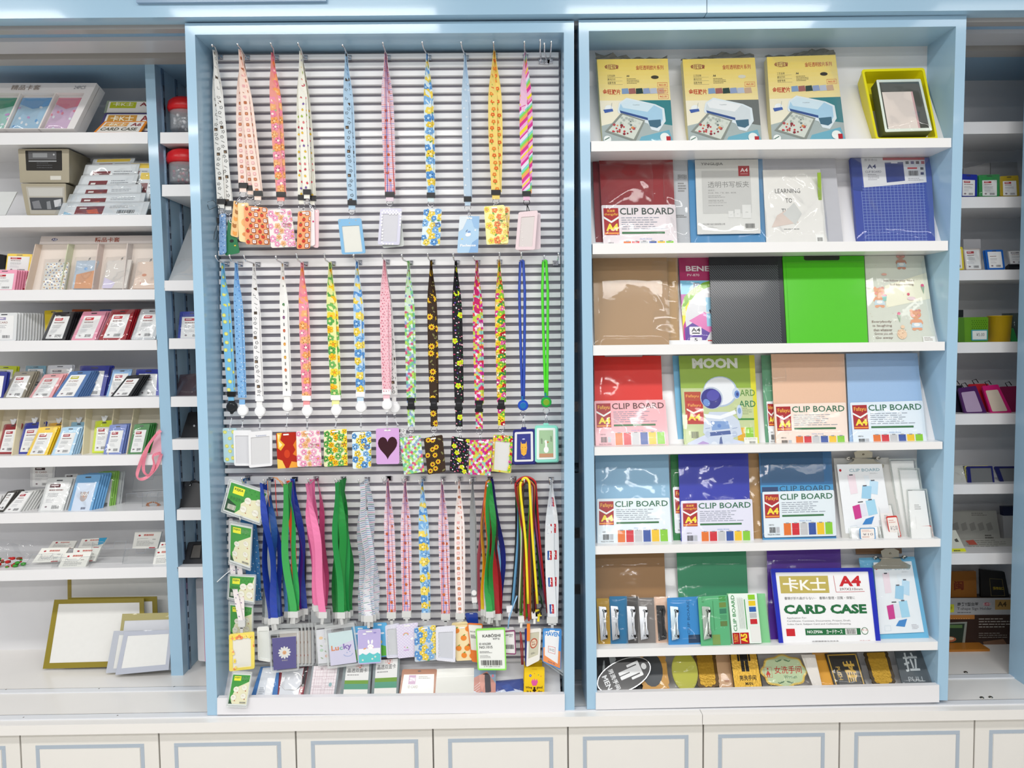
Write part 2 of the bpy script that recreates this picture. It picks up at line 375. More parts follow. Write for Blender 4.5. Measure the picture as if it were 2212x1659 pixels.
def p_figs(cv, rg):
    cs = ['#d9a12d', '#d4682f', '#4a4f55', '#3f7f4e', '#7c3f7c', '#c2502e', '#e39a2e']
    for u, v, k in grid(cv, .016, rg, .06):
        if k % 2: cv.line(.5, v-.0045/cv.s.H, .5+.01*(k % 3), v+.0045/cv.s.H, .0022, '#4d4d4d'); continue
        c = cs[(k//2) % 7]; cv.ell(.5, v, .0034, .0042, c, 0, 9); cv.poly([(.5-.0042/cv.s.W, v-.003/cv.s.H), (.5, v-.006/cv.s.H), (.5+.0042/cv.s.W, v-.003/cv.s.H)], c); cv.dot(.52, v, .001, '#fbe7b0', 5)
def p_puzzle(cv, rg, cols):
    c = .0056; nx = max(2, round(cv.s.W/c)); ny = max(2, round(cv.s.H/c)); cv.up(); cells = [[cols[((i//1)+(j//2)*2+rg.choice((0, 0, 1))) % len(cols)] for i in range(nx)] for j in range(ny)]
    for j in range(ny):
        for i in range(nx): cv.rect(i/nx, j/ny, (i+1)/nx, (j+1)/ny, cells[j][i], up=False)
    cv.up()
    for j in range(ny):
        for i in range(nx-1):
            q = (i+1.15 if (i+j) % 2 else i+.85)/nx; cv.dot(q, (j+.5)/ny, c*.2, cells[j][i] if (i+j) % 2 else cells[j][i+1], 6, up=False)
    cv.up()
    for j in range(ny-1):
        for i in range(nx):
            q = (j+1.15 if (i+j) % 2 else j+.85)/ny; cv.dot((i+.5)/nx, q, c*.2, cells[j][i] if (i+j) % 2 else cells[j+1][i], 6, up=False)
def p_puzgreen(cv, rg): p_puzzle(cv, rg, ['#b8e060', '#6fc39a', '#dfeee6', '#9fd66a', '#8ea3cf', '#cfe9d4', '#d6587c'][:6+(rg.random() < .5)])
def p_puzpink(cv, rg): p_puzzle(cv, rg, ['#c81e8c', '#d9344a', '#f0e1ee', '#b8d24a', '#d2268f', '#e7c94a', '#8ccfc0'])
def p_sun(cv, rg):
    for u, v, k in grid(cv, .0215, rg, .22):
        if k % 3 == 2: cv.leaf(u, v, .006, '#7d7a4c', rg.uniform(0, 180)); cv.leaf(u+.2, v+.01/cv.s.H, .004, '#8b8656', 30); continue
        cv.flower(u, v, .0082, '#f2c72c', '#f0b41f', 9, rg.uniform(0, 40), .22); cv.dot(u, v, .0036, '#a5461c', 9); cv.dot(u, v, .0016, '#3f1d12', 6)
def p_blackfloral(cv, rg):
    cs = ['#f2a3b5', '#e8486a', '#e9e9f4', '#f29ab0', '#c63b6a', '#f5b04a', '#6b4fb8', '#f4b6c4']
    for u, v, k in grid(cv, .0085, rg, .35):
        if k % 13 == 5: cv.flower(u, v, .0075, '#d9ef2a', '#f39b3a', 5, rg.uniform(0, 60)); continue
        if k % 4 == 1: cv.leaf(u, v, .0026, '#3f8f5a', rg.uniform(0, 180)); continue
        cv.ell(u, v, rg.uniform(.0016, .0034), rg.uniform(.0014, .0026), cs[k % 8], rg.uniform(0, 90), 7)
def p_multi(cv, rg):
    cs = ['#d83a8c', '#7fc53a', '#f2e02a', '#c8202a', '#f0c878', '#3f9a3c', '#f2d12a', '#e05aa0']; cc = ['#fbf3ea', '#f2e03a', '#f39a2a', '#f6f2e6']
    for u, v, k in grid(cv, .0105, rg, .25): cv.flower(u, v, .0085, cs[k % 8], cc[k % 4], 5, rg.uniform(0, 72), .5)
def p_plaid(cv, rg):
    n = round(cv.s.H/.0055); cv.up()
    for u, c in ((.03, '#ef5f63'), (.28, '#5a5fb8'), (.5, '#d98ab4'), (.7, '#6a6fc4'), (.92, '#ef6a63')): cv.rect(max(0, u-.04), 0, min(1, u+.05), 1, c, up=False)
    cv.up()
    for j in range(n): cv.rect(0, (j+.35)/n, 1, (j+.55)/n, ('#ef7f6f', '#7a78c8', '#e59ab0')[j % 3], up=False)
    for j in range(int(cv.s.H/.026)):
        v = (j+.5)*.026/cv.s.H+rg.uniform(-.003, .003)/cv.s.H; cv.ell(.5+rg.uniform(-.15, .15), v, .0042, .0046, '#c8602f', 0, 8); cv.dot(.5, v-.003/cv.s.H, .0018, '#e8a04a', 6)
def p_rainbow(cv, rg):
    cs = ['#f3e12f', '#f29ac9', '#d93a96', '#e9dff1', '#7fd9c8', '#8fd95a', '#f4a860', '#d93a96', '#f0b4dc']; h = .011/cv.s.H; v = -.05; k = 0; cv.up()
    while v < 1.05:
        d = .012/cv.s.H; w = h*rg.choice((.5, .8, 1.1)); cv.poly([(0, v+d), (1, v-d), (1, v-d+w), (0, v+d+w)], cs[k % 9], up=False); v += w; k += 1
def p_hstripe(cv, rg):
    cs = ['#4f8fb8', '#e9a0c0', '#3c8f7c', '#7a78b8', '#6ab0d8']; n = int(cv.s.H/.0062); cv.up()
    for j in range(n): cv.rect(0, (j+.3)/n, 1, (j+.52)/n, cs[j % 5], up=False)
def p_orange(cv, rg):
    for u, v, k in grid(cv, .026, rg, .12):
        cv.ell(u, v, .009, .0085, '#f08a2c', 0, 12); cv.leaf(u+.002/cv.s.W, v-.009/cv.s.H, .004, '#6f9a3c', -30)
        if k % 2: cv.ell(u+.008/cv.s.W, v-.009/cv.s.H, .0045, .004, '#a8592c', 0, 9); cv.dot(u+.005/cv.s.W, v-.0125/cv.s.H, .0016, '#a8592c', 6); cv.dot(u+.011/cv.s.W, v-.0125/cv.s.H, .0016, '#a8592c', 6)
def p_bearcard(cv, rg):
    for u, v, k in grid(cv, .02, rg, .1):
        c = '#b07034' if k % 2 else '#f0a24a'; cv.ell(u, v, .0062, .0058, c, 0, 9)
        cv.dot(u-.0045/cv.s.W, v-.0052/cv.s.H, .002, c, 6); cv.dot(u+.0045/cv.s.W, v-.0052/cv.s.H, .002, c, 6)
def p_check(cv, rg, c='#ffffff', st=.0045):
    nx, ny = int(cv.s.W/st), int(cv.s.H/st); cv.up()
    for j in range(ny):
        for i in range(nx):
            if (i+j) % 2: cv.rect(i/nx, j/ny, (i+1)/nx, (j+1)/ny, c, up=False)
def p_sticks(cv, rg):
    for u, v, k in grid(cv, .013, rg, .3): cv.ell(u, v, .0022, .0014, '#7c5a8f' if k % 2 else '#9a9aa8', rg.uniform(0, 90), 6)
def p_ball(cv, rg):
    for j in range(5):
        v = .16+.19*j; a, b = .0058/cv.s.W, .0155/cv.s.H
        cv.rect(.5-a*1.25, v-b, .5+a*1.25, v+b, '#f4f5f8', .002); cv.rect(.5-a*1.1, v-b*.9, .5, v+b*.9, '#1d4fa0', .0015); cv.rect(.5, v-b*.9, .5+a*1.1, v+b*.9, '#c8232f', .0015)
        cv.poly([(.5-a*.2, v-b*.75), (.5+a*.35, v-b*.6), (.5+a*.1, v), (.5+a*.5, v+b*.8), (.5, v+b*.3), (.5-a*.5, v+b*.85), (.5-a*.25, v)], '#ffffff'); cv.dot(.5+a*.55, v-b*.15, .0011, '#ffffff', 7)
# ---------------------------------------------------------------- small printed pieces used on many packs
SW = ['#e2701c', '#cf1a2c', '#c4c4c6', '#2d4f9e', '#eec01c', '#86c92c']
def clipboard_label(cv, brand='Fafayu', title='#2b6b4c', bg=None, vs=1):
    cv.vs = vs
    if bg: cv.rect(0, 0, 1, 1, bg, .006)
    cv.rect(.025, .06, .225, .58, '#a8161e'); cv.poly([(.025, .22), (.125, .31), (.225, .22), (.225, .26), (.125, .35), (.025, .26)], '#f3f3f0')
    if brand == 'Fafayu': cv.text(brand, .045, .1, .21, .21, '#f2b640', .01)
    else: cv.text('\u5723\u8fea\u83b1', .07, .09, .18, .14, '#f2b640', .02); cv.text(brand, .035, .155, .215, .215, '#f2b640', .01)
    cv.text('A4', .05, .36, .215, .5, '#f7e13a', .045); cv.rect(.03, .53, .22, .56, '#f0922a')
    cv.text('CLIP BOARD', .245, .06, .975, .19, title, .012)
    cv.greek(.26, .245, .96, .5, 6, '#8b93a0', .3, 7); cv.rect(.26, .52, .84, .56, '#2f6f3e', .001)
    cv.text('MODEL: PP-2168', .5, .645, .66, .67, '#6f9ad0')
    cv.text('NUMBER: PP-2168', .07, .715, .14, .745, '#444444'); cv.bars(.075, .78, .16, .9); cv.rect(.17, .78, .215, .9, '#b9bcc2'); cv.text('MADE IN CHINA', .05, .92, .22, .955, '#555555')
    for i, c in enumerate(SW):
        u = .275+i*.115; cv.rect(u-.004, .695, u+.106, .965, '#f4f4f4'); cv.rect(u, .7, u+.1, .96, c); cv.rect(u+.03, .69, u+.075, .71, '#8b8d90')
def idprint(cv, head='#b3202f', seed=1, code=True):
    cv.rect(.14, .06, .62, .17, head); cv.text('\u7f8e\u65af\u5361', .2, .08, .56, .15, '#ffffff', .02)
    cv.text('ID CARD', .14, .22, .7, .28, '#8a5a52', .01); cv.greek(.14, .33, .86, .52, 3, '#9a9aa0', .45, seed); cv.greek(.14, .56, .7, .74, 3, '#bdbdc4', .45, seed+1)
    if code: cv.bars(.5, .8, .86, .93, '#4a4a4a', seed)
# ================================================================ the setting
BL, WH, BK = '#a3c6de', '#eeedee', '#dcdcdf'
ZC = -1.115                                     # counter top
def plank(q, Y0, Y1, col, mb=None, cs=None):
    mb = mb or MB(); A = [P(q[i], q[i+1], Y0) for i in range(0, len(q), 2)]
    mb.prism(A, [Vector((a.x, Y1, a.z)) for a in A], col, cs); return mb
def bx(name, m, col, x0, x1, y0, y1, z0, z1, parent=None):
    mb = MB(); mb.box(x0, x1, y0, y1, z0, z1, col); return mb.build(name, m, parent)
structure(bx('floor', 'stone', '#d8d4cc', -5, 5, -7, .9, -1.7, -1.62))
structure(bx('wall_back', 'white', '#d8d8da', -5, 5, .62, .7, -1.62, 1.75))
structure(bx('wall_upper', 'white', '#e8e8ea', -5, 5, .1, .62, 1.45, 1.75))
# fascia with two boards and a pasted name plate above, soffit with the sliding-door rails below it
fa = thing('fascia', 'blue lacquered fascia running across the top above both display units', 'fascia', (0, 0, .93))
zf = P(1106, 31, -.03).z
sx = P(1527, 20, -.03).x
for x0, x1 in ((-2.6, sx-.001), (sx+.001, 2.6)):
    mb = MB(); mb.box(x0, x1, -.03, .02, zf, 1.45, BL); mb.build('fascia_board', 'lacquer', fa)
a, b = P(295, 6, -.04), P(705, 5, -.04); mb = MB(); mb.box(a.x, b.x, -.042, -.03, a.z, a.z+.25, '#8fa9c4'); mb.build('sign_plate', 'lacquer', fa)
sf = thing('soffit', 'stepped soffit of blue board and grey sliding rails over the cabinets', 'soffit', (0, .2, .93))
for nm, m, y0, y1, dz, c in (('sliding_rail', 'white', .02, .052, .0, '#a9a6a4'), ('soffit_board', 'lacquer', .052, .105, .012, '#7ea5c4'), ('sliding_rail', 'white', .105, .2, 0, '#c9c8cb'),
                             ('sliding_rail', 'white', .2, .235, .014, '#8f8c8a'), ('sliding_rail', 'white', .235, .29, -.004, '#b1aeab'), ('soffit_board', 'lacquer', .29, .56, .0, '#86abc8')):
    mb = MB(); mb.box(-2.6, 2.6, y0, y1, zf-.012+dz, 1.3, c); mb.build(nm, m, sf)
# counter top with a seam, screws and two thin tracks
ct = thing('countertop', 'white worktop with thin sliding tracks under the display units', 'countertop', (0, 0, ZC))
xs = Pz(1514, 1537, ZC).x
yf = -.035
for x0, x1 in ((-2.6, xs-.0008), (xs+.0008, 2.6)):
    mb = MB(); mb.box(x0, x1, yf, .56, ZC-.03, ZC, '#ece9e5'); mb.build('counter_slab', 'white', ct)
for y in (.022, .198):
    mb = MB(); mb.box(-2.6, 2.6, y, y+.004, ZC, ZC+.0025, '#77777a'); mb.build('track_seam', 'metal', ct)
    mb = MB(); mb.box(-2.6, 2.6, y-.026, y, ZC, ZC+.0035, '#e4e6ea'); mb.build('track_strip', 'white', ct)
for px, py in ((13, 1491), (214, 1489), (376, 1485), (51, 1551), (254, 1547), (2086, 1452), (2121, 1507), (2140, 1506)):
    p = Pz(px, py, ZC+.001); mb = MB(); mb.lathe(p, [(.0001, .0028), (.005, .0022), (.0065, 0)], '#8f8a80', 10); mb.build('screw', 'metal', ct)
# base cabinets below, each with its own door
dx = [-257, 42, 342, 638, 935, 1227, 1520, 1815, 2107, 2400]
for i in range(9):
    x0 = P(dx[i], 1606-dx[i]*.0175, -.02).x; x1 = P(dx[i+1], 1606-dx[i+1]*.0175, -.02).x
    nm = ['beyond the picture edge at the far left', 'the leftmost whole door', 'under the shelves with the gold frames', 'under the hanging lanyards, first', 'under the middle of the lanyard unit', 'under the gap between the two display units', 'under the men sign of the sign tray', 'under the pull sign end', 'under the dark far right shelves'][i]
    t = thing('base_cabinet', 'white base cabinet with a blue grooved door '+nm, 'cabinet', ((x0+x1)/2, .25, -1.62), 'base cabinets along the counter')
    mb = MB(); mb.box(x0, x1, .005, .56, -1.62, ZC-.03, '#e4e1dc'); mb.build('body', 'white', t)
    g = .0025; d0, d1, z1, z0 = x0+g, x1-g, ZC-.037, -1.55
    mb = MB(); w = .078; k = .008
    hx = [d0, d0+w, d0+w+.012, d1-w-.012, d1-w, d1]
    # door: rim, groove and raised field
    mb.box(d0, d1, -.016, .004, z0, z1, '#e7e4de')
    do = mb.build('door', 'white', t)
    mb = MB(); w = .042; a0, a1, zt, zb = d0+w, d1-w, z1-.034, z0+w
    for q in ((a0, a1, zt-.011, zt), (a0, a1, zb, zb+.011), (a0, a0+.011, zb+.0112, zt-.0112), (a1-.011, a1, zb+.0112, zt-.0112)): mb.box(q[0], q[1], -.0168, -.0155, q[2], q[3], '#adb9c6')
    mb.build('groove_trim', 'lacquer', do)
    mb = MB(); mb.box(a0+.0125, a1-.0125, -.0185, -.0155, zb+.0125, zt-.0125, '#e9e6e1'); mb.build('raised_field', 'white', do)
# ---------------------------------------------------------------- deep shelving behind
YS, YB = .29, .53
zt = zf-.012
bk = thing('back_panel', 'white back panel of the deep wall shelving behind everything', 'panel', (0, YB, ZC))
mb = MB(); mb.box(-2.6, 2.6, YB, YB+.02, ZC, zt, '#e6e6e8'); mb.build('board', 'white', bk)
# divider post left of the lanyard unit, with perforated strips on its right flank
def divider(q, label, strips=True):
    A = [P(q[i], q[i+1], YS) for i in range(0, 8, 2)]
    x0, x1 = (A[0].x+A[3].x)/2, (A[1].x+A[2].x)/2
    t = thing('divider_panel', label, 'cabinet side', ((x0+x1)/2, YS, ZC))
    mb = MB(); A = [Vector((a.x, YS, z)) for a, z in zip(A, (zt, zt, ZC, ZC))]
    mb.prism(A, [Vector((a.x, YB, a.z)) for a in A], BL); mb.build('board', 'lacquer', t)
    if strips:
        for y in (YS+.045, YS+.15):
            mb = MB(); xa, xb = A[1].x, A[2].x
            mb.prism([Vector((xa, y, zt)), Vector((xa+.004, y, zt)), Vector((xb+.004, y, ZC)), Vector((xb, y, ZC))], [Vector((xa, y+.014, zt)), Vector((xa+.004, y+.014, zt)), Vector((xb+.004, y+.014, ZC)), Vector((xb, y+.014, ZC))], '#8fa3b8')
            so = mb.build('slotted_strip', 'metal', t)
            mb = MB()
            for k in range(48):
                z = ZC+.06+k*.04; f = (z-ZC)/(zt-ZC); x = xb+(xa-xb)*f+.0041; mb.box(x, x+.0006, y+.004, y+.010, z, z+.018, '#3b4656')
            so = mb.build('slots', 'dark', so); so['kind'] = 'stuff'
    return t, A
dv, DA = divider(cN(1080, 465, 1152, 465)+[396, 1463, 370, 1464], 'blue divider panel with slotted strips between the left shelves and the narrow bay')
divider([2330, 100, 2350, 100, 2320, 1440, 2300, 1440], 'blue divider panel at the dark right-hand shelves', False)
divider([1236, 60, 1262, 60, 1262, 1500, 1236, 1500], 'blue divider panel hidden in the gap between the display units', False)
def shelf(q, label, name='shelf_board', Y0=YS, Y1=YB, group=None, cat='shelf', m='white', col=WH, dx=0):
    """q: left x, top y, bottom y, right x, top y, bottom y of the front edge in pixels"""
    A = [P(q[0], q[1], Y0), P(q[3], q[4], Y0), P(q[3], q[5], Y0), P(q[0], q[2], Y0)]
    mb = MB(); mb.prism(A, [Vector((a.x+(dx if i in (1, 2) else 0), Y1, a.z)) for i, a in enumerate(A)], col)
    o = mb.build(name, m); tag(o, label, cat, group); return A
LS = [(-160, 288, 314, 319, 285, 310, 'shelf carrying the tilted box of pastel card sleeves'), (-160, 466, 493, 328, 464, 488, 'shelf carrying the beige drawer boxes'),
      (-160, 627, 651, 334, 625, 647, 'shelf carrying the cardboard display tray and the pink card holders'), (-160, 737, 761, 340, 734, 756, 'shelf carrying the black, pink and red card holders'),
      (-160, 862, 887, 344, 857, 881, 'shelf carrying the mixed blue and grey card holders'), (-160, 987, 1013, 350, 982, 1004, 'shelf carrying the yellow holders and the pink ribbon'),
      (-160, 1113, 1134, 354, 1102, 1124, 'shelf carrying the owl printed pack'), (-160, 1236, 1259, 360, 1224, 1247, 'shelf carrying the clear name-card stands')]
LSA = [shelf(s[:6], 'white left wall '+s[6], group='left wall shelves') for s in LS]
MS = [(346, 286, 310, 'under the upper red-lidded jar'), (350, 399, 424, 'under the lower red-lidded jar'), (355, 606, 628, 'under the grey sloping folder'), (365, 731, 754, 'under the blue wrapped holder'),
      (369, 857, 879, 'under the dark glittery pouch'), (372, 949, 972, 'under the black leather case'), (382, 1101, 1124, 'under the black luggage tag'), (383, 1225, 1248, 'under the black desk sign')]
for i, (x, a, b, l) in enumerate(MS): shelf((x, a, b, 480, a-1, b-1), 'short white shelf in the narrow bay '+l, group='narrow bay shelves')
RS = [(2040, 264, 290, 'topmost and empty'), (2040, 426, 450, 'under the blue, green and yellow holders'), (2040, 584, 606, 'under the pale card packs'), (2040, 740, 763, 'under the yellow cup'),
      (2040, 895, 918, 'under the purple and magenta cases'), (2040, 1047, 1068, 'under the navy edged frames'), (2030, 1196, 1220, 'under the grey flat box')]
for x, a, b, l in RS: shelf((x, a, b, 2300, a-3, b-3), 'white right wall shelf '+l, group='right wall shelves')
for i, (a, b) in enumerate(((285, 309), (447, 470), (625, 647), (740, 762), (868, 890), (1000, 1022), (1140, 1163), (1262, 1284))):
    shelf((1205, a, b, 1300, a-1, b-1), 'white shelf end glimpsed in the gap between the two display units, '+['topmost', 'second from the top', 'third from the top', 'fourth from the top', 'fourth from the bottom', 'third from the bottom', 'second from the bottom', 'lowest'][i], group='shelves in the gap')
# white cables with switches in the narrow bay
for i, pts in enumerate((cN(1255, 1100, 1275, 1160, 1300, 1180), cN(1300, 1480, 1292, 1560, 1315, 1640, 1322, 1659), cO(1480, 640, 1500, 700, 1525, 770), cO(1490, 1120, 1520, 1180, 1525, 1220), cP(1650, 470, 1665, 560, 1670, 610, 1660, 700), cP(1680, 1110, 1705, 1170, 1695, 1220))):
    mb = MB(); mb.tube([P(pts[k], pts[k+1], .44) for k in range(0, len(pts), 2)], .0018, '#dfe0e4')
    o = mb.build('cable', 'plastic'); tag(o, 'thin white power cable in the narrow bay '+['behind the lower red-lidded jar', 'above the grey folder', 'above the blue wrapped holder', 'above the dark glittery pouch', 'between the black case and the luggage tag', 'above the black desk sign'][i], 'cable', 'bay cables')
for i, (px, py, l) in enumerate((cO(1470, 30)+['above the grey folder'], cO(1522, 1240)+['above the dark glittery pouch'], cP(1668, 622)+['below the black leather case'], cP(1697, 1218)+['above the black desk sign'])):
    p = P(px, py, .435); mb = MB(); mb.box(p.x-.009, p.x+.009, p.y-.008, p.y+.004, p.z-.016, p.z+.016, '#e6e6ea'); mb.box(p.x-.004, p.x+.004, p.y-.011, p.y-.008, p.z-.006, p.z+.008, '#f4f4f6')
    o = mb.build('cable_plug', 'plastic'); tag(o, 'small white plug on the cable '+l, 'plug', 'bay cable plugs')
# ================================================================ the two sliding display units
def unit_shell(t, q, fw, depth, bottom=True):
    """blue box: outer corners TL TR BR BL in px; fw = (left, top, right) board width in px"""
    A = [P(q[i], q[i+1], 0) for i in range(0, 8, 2)]
    B = [P(q[0]+fw[0], q[1]+fw[1], 0), P(q[2]-fw[2], q[3]+fw[1], 0), P(q[4]-fw[2], q[5], 0), P(q[6]+fw[0], q[7], 0)]
    D = Vector((0, depth, 0))
    for nm, f in (('side_panel', (A[0], B[0], B[3], A[3])), ('side_panel', (B[1], A[1], A[2], B[2])), ('top_panel', (A[0], A[1], B[1], B[0]))):
        mb = MB()
        if nm == 'side_panel': f = (f[0], f[1], f[2], f[3])
        mb.prism(list(f), [p+D for p in f], BL); mb.build(nm, 'lacquer', t)
    mb = MB(); E = [p+Vector((0, depth-.012, 0)) for p in B]; mb.prism(E, [p+Vector((0, .012, 0)) for p in E], '#e2e2e4'); mb.build('back_panel', 'white', t)
    return A, B
UD = .16
LU = thing('lanyard_display_unit', 'blue framed sliding display unit with white slats and hanging lanyards', 'display unit', P(840, 1545, .08))
LA_, LB_ = unit_shell(LU, [399, 50, 1240, 45, 1241, 1538, 448, 1545], (22, 25, 22), UD)
# slats, one by one
SY = .118
z0 = P(800, 116.5, SY).z; z1 = P(800, 135.1, SY).z; pit = z0-z1; hh = pit*.56
xl = P(469, 300, SY).x; xr = P(1208, 300, SY).x; base = None
gn = 0; z = z0
zend = P(800, 1490, SY).z
k = 0
while z > zend:
    wide = k in (24, 50)
    h = hh+(.42*pit if wide else 0)
    jx = .002*((k*7) % 3); dz = 0
    x0 = P(462+.028*(k*18), 116+k*18.2, SY).x-jx
    prof = [(SY+.012, 0), (SY, .0), (SY, -h), (SY+.004, -h-.0012), (SY+.012, -h-.0012)]
    if base is None or wide != base[1]:
        mb = MB(); A = [Vector((0, y, zz)) for y, zz in prof]; B = [Vector((1, y, zz)) for y, zz in prof]
        mb.prism(A, B, '#f1f0f1'); o = mb.build('slat', 'slat', loc=Vector((0, 0, 0))); o.parent = LU
        mesh_ = o.data; base = (mesh_, wide, base[0] if base else None)
        if not wide and base[2] is None: norm = mesh_
    else:
        o = bpy.data.objects.new('slat', base[0]); sc.collection.objects.link(o); o.parent = LU
    l = LU['_l']; o.location = (x0-l[0], -l[1], z-l[2]); o.scale = (xr-x0, 1, 1)
    z -= pit*(1.42 if wide else 1); k += 1
mb = MB(); mb.box(xl-.004, xr+.004, SY+.012, UD-.012, zend-.02, z0+.005, '#95929c'); mb.build('slat_backing', 'slat', LU)  # backing greyed in its colour to give the shade between the slats
# bottom tray
q = [469, 1508, 1220, 1500, 1220, 1540, 469, 1544]
mb = plank(q, -.006, .012, '#e9e8ec'); mb.build('tray_lip', 'white', LU)
q2 = [P(469, 1544, .0), P(1220, 1540, .0)]
mb = MB(); mb.prism([q2[0]+Vector((0, .012, .012)), q2[1]+Vector((0, .012, .012)), q2[1]+Vector((0, .012, 0)), q2[0]+Vector((0, .012, 0))], [p+Vector((0, UD-.02, dz)) for p, dz in ((q2[0], .012), (q2[1], .012), (q2[1], 0), (q2[0], 0))], '#e4e4e8'); mb.build('tray_floor', 'white', LU)
# sloping white backer of the tray at its right end
mb = MB(); a, b = P(468, 1440, .11), P(1208, 1432, .11); mb.prism([a, b, Vector((b.x, .05, q2[1].z+.02)), Vector((a.x, .05, q2[0].z+.02))], [p+Vector((0, .003, 0)) for p in (a, b, Vector((b.x, .05, q2[1].z+.02)), Vector((a.x, .05, q2[0].z+.02)))], '#e0e0e3'); mb.build('tray_backer', 'white', LU)
RU = thing('clipboard_display_unit', 'blue framed sliding display unit with sloping white shelves of clipboards and signs', 'display unit', P(1660, 1530, .08))
RA_, RB_ = unit_shell(RU, [1250, 43, 2088, 33, 2047, 1513, 1268, 1532], (22, 24, 23), UD)
RSH = [(1277, 305, 327, 2055, 298, 318, 2005), (1280, 526, 549, 2048, 520, 541, 2000), (1281, 746, 768, 2041, 738, 757, 1990), (1284, 966, 984, 2036, 954, 970, 1983), (1285, 1180, 1198, 2032, 1164, 1181, 1976), (1287, 1403, 1420, 2027, 1386, 1404, 1970)]
def rshelf(s, nxt, last=False):
    A = [P(s[0], s[1], .004), P(s[3], s[4], .004), P(s[3], s[5], .004), P(s[0], s[2], .004)]
    xr2 = P(s[6], s[5]+20, UD-.012).x
    mb = MB(); mb.prism(A, [Vector((xr2+.0 if i in (1, 2) else a.x, UD-.013, a.z)) for i, a in enumerate(A)], '#f0efee'); mb.build('shelf', 'white', RU)
prev = [(1275, 60, 2065, 60)]
for i, s in enumerate(RSH): rshelf(s, None)
# sloped backers: (top y at left, top y at right) down to the shelf lip
for i, (yt, s) in enumerate(zip((184, 395, 592, 806, 1020, 1226, 1440), RSH+[(1287, 1497, 1533, 2028, 1482, 1515, 1970)])):
    a, b = P(1283, yt+2, UD-.016), P(2000-i*5, yt-3, UD-.016); c, d = P(2040-i*4, s[4]+2, .045), P(1285, s[1]+2, .045)
    d.x = c.x*0+P(1275+i*1.8, s[1], 0).x; a.x = d.x; f = [a, b, c, d]
    mb = MB(); mb.prism(f, [p+Vector((0, .004, 0)) for p in f], '#ecebec'); mb.build('sloping_backer', 'white', RU)
mb = plank([1287, 1497, 2029, 1480, 2029, 1517, 1287, 1533], -.006, .012, '#e9e8ea'); mb.build('tray_lip', 'white', RU)
a, b = P(1287, 1533, 0), P(2029, 1517, 0); mb = MB(); mb.box(a.x, b.x-.02, .012, UD-.013, a.z, a.z+.012, '#e4e4e8'); mb.build('tray_floor', 'white', RU)
# third unit, its flank at the right edge
xq = P(2179, 1459, .2).x; zq = P(2179, 1459, .2).z; t3 = thing('sliding_display_unit', 'plain blue flank of another sliding unit at the far right edge', 'display unit', (xq+.3, .1, zq))
mb = MB(); mb.box(xq, xq+.022, .02, .2, zq, zt-.02, BL); mb.build('side_panel', 'lacquer', t3)
mb = MB(); mb.box(xq+.022, xq+.7, .185, .2, zq, zt-.02, '#e2e2e4'); mb.build('back_panel', 'white', t3)
# ---------------------------------------------------------------- hooks
hook_mesh = {}
def hook(base, tip, label, group, zz=None):
    """wire hook from its clip on the slat (px) forward to its upturned tip (px)"""
    b = P(base[0], base[1], SY-.002); b2 = b+Vector((0, -.001, .004))
    c = P(tip[0], tip[1], .01); bend = Vector((b.x*.12+c.x*.88, .026, b.z-.001))
    t = thing('display_hook', label, 'hook', b, group)
    mb = MB(); mb.tube([b+Vector((0, .004, -.002)), b+Vector((0, -.02, -.002)), bend+Vector((0, .012, 0)), bend, c+Vector((0, 0, -.004)), c], .0022, '#e3e3e6', 6); mb.ball(c, .0034, '#f4f4f6', 8); mb.build('rod', 'metal', t)
    mb = MB(); mb.box(b.x-.006, b.x+.009, b.y-.003, b.y+.002, b.z-.009, b.z+.004, '#b9b9be'); mb.box(b.x-.007, b.x+.010, b.y-.003, b.y+.014, b.z+.003, b.z+.0048, '#b9b9be'); mb.build('clip', 'metal', t)
# ================================================================ lanyards
def sm(t): t = max(0, min(1, t)); return t*t*(3-2*t)
def ribbon(rows, col, mb=None, th=.0007):
    mb = mb or MB(); n = len(rows); F_, B_ = [], []
    for i, (a, b) in enumerate(rows):
        k = min(i, n-2); d = (rows[k+1][0]-rows[k][0]).cross(rows[k][1]-rows[k][0])
        d = d.normalized() if d.length > 1e-12 else Vector((0, -1, 0))
        if d.y > 0: d = -d
        F_ += [a, b]; B_ += [a-d*th, b-d*th]
    vs = F_+B_; m = 2*n; fs = []
    for i in range(n-1):
        fs += [(2*i, 2*i+1, 2*i+3, 2*i+2), (m+2*i, m+2*i+2, m+2*i+3, m+2*i+1), (2*i, 2*i+2, m+2*i+2, m+2*i), (2*i+1, m+2*i+1, m+2*i+3, 2*i+3)]
    mb.add(vs, fs, col, False); return mb
def strand(T, B, side, w, bulge, n=16, a0=76, wob=None, open_=.42, dy=0, roll=0):
    rows = []
    for i in range(n+1):
        t = i/n; c = T.lerp(B, t); x = side*bulge*math.sin(math.pi*min(1, t*1.05)*.97)
        if wob: x += wob[0]*math.sin(wob[1]*t*6.28+wob[2])*math.sin(math.pi*t)
        a = math.radians(a0*(1-sm(t/open_)))*(-side if side else 1)
        if roll: a += math.radians(roll)*math.sin(math.pi*t)
        ww = w/2*(.75+.25*sm(t*3)); d = Vector((math.cos(a)*ww, math.sin(a)*ww, 0))
        c = c+Vector((x, dy, 0)); rows.append((c-d, c+d))
    return rows
def px2m(px, Y): return px*(Y-CAM.y)/F
def seg(p, q, wpx, Y, col, mb, T=.004, chamfer=0):
    """flat block between two pixel points"""
    a, b = P(p[0], p[1], Y), P(q[0], q[1], Y); w = px2m(wpx, Y)/2; d = (b-a).normalized(); s = Vector((d.z, 0, -d.x))*w
    if s.x < 0: s = -s
    f = [a-s, a+s, b+s, b-s]; mb.prism(f, [v+Vector((0, T, 0)) for v in f], col)
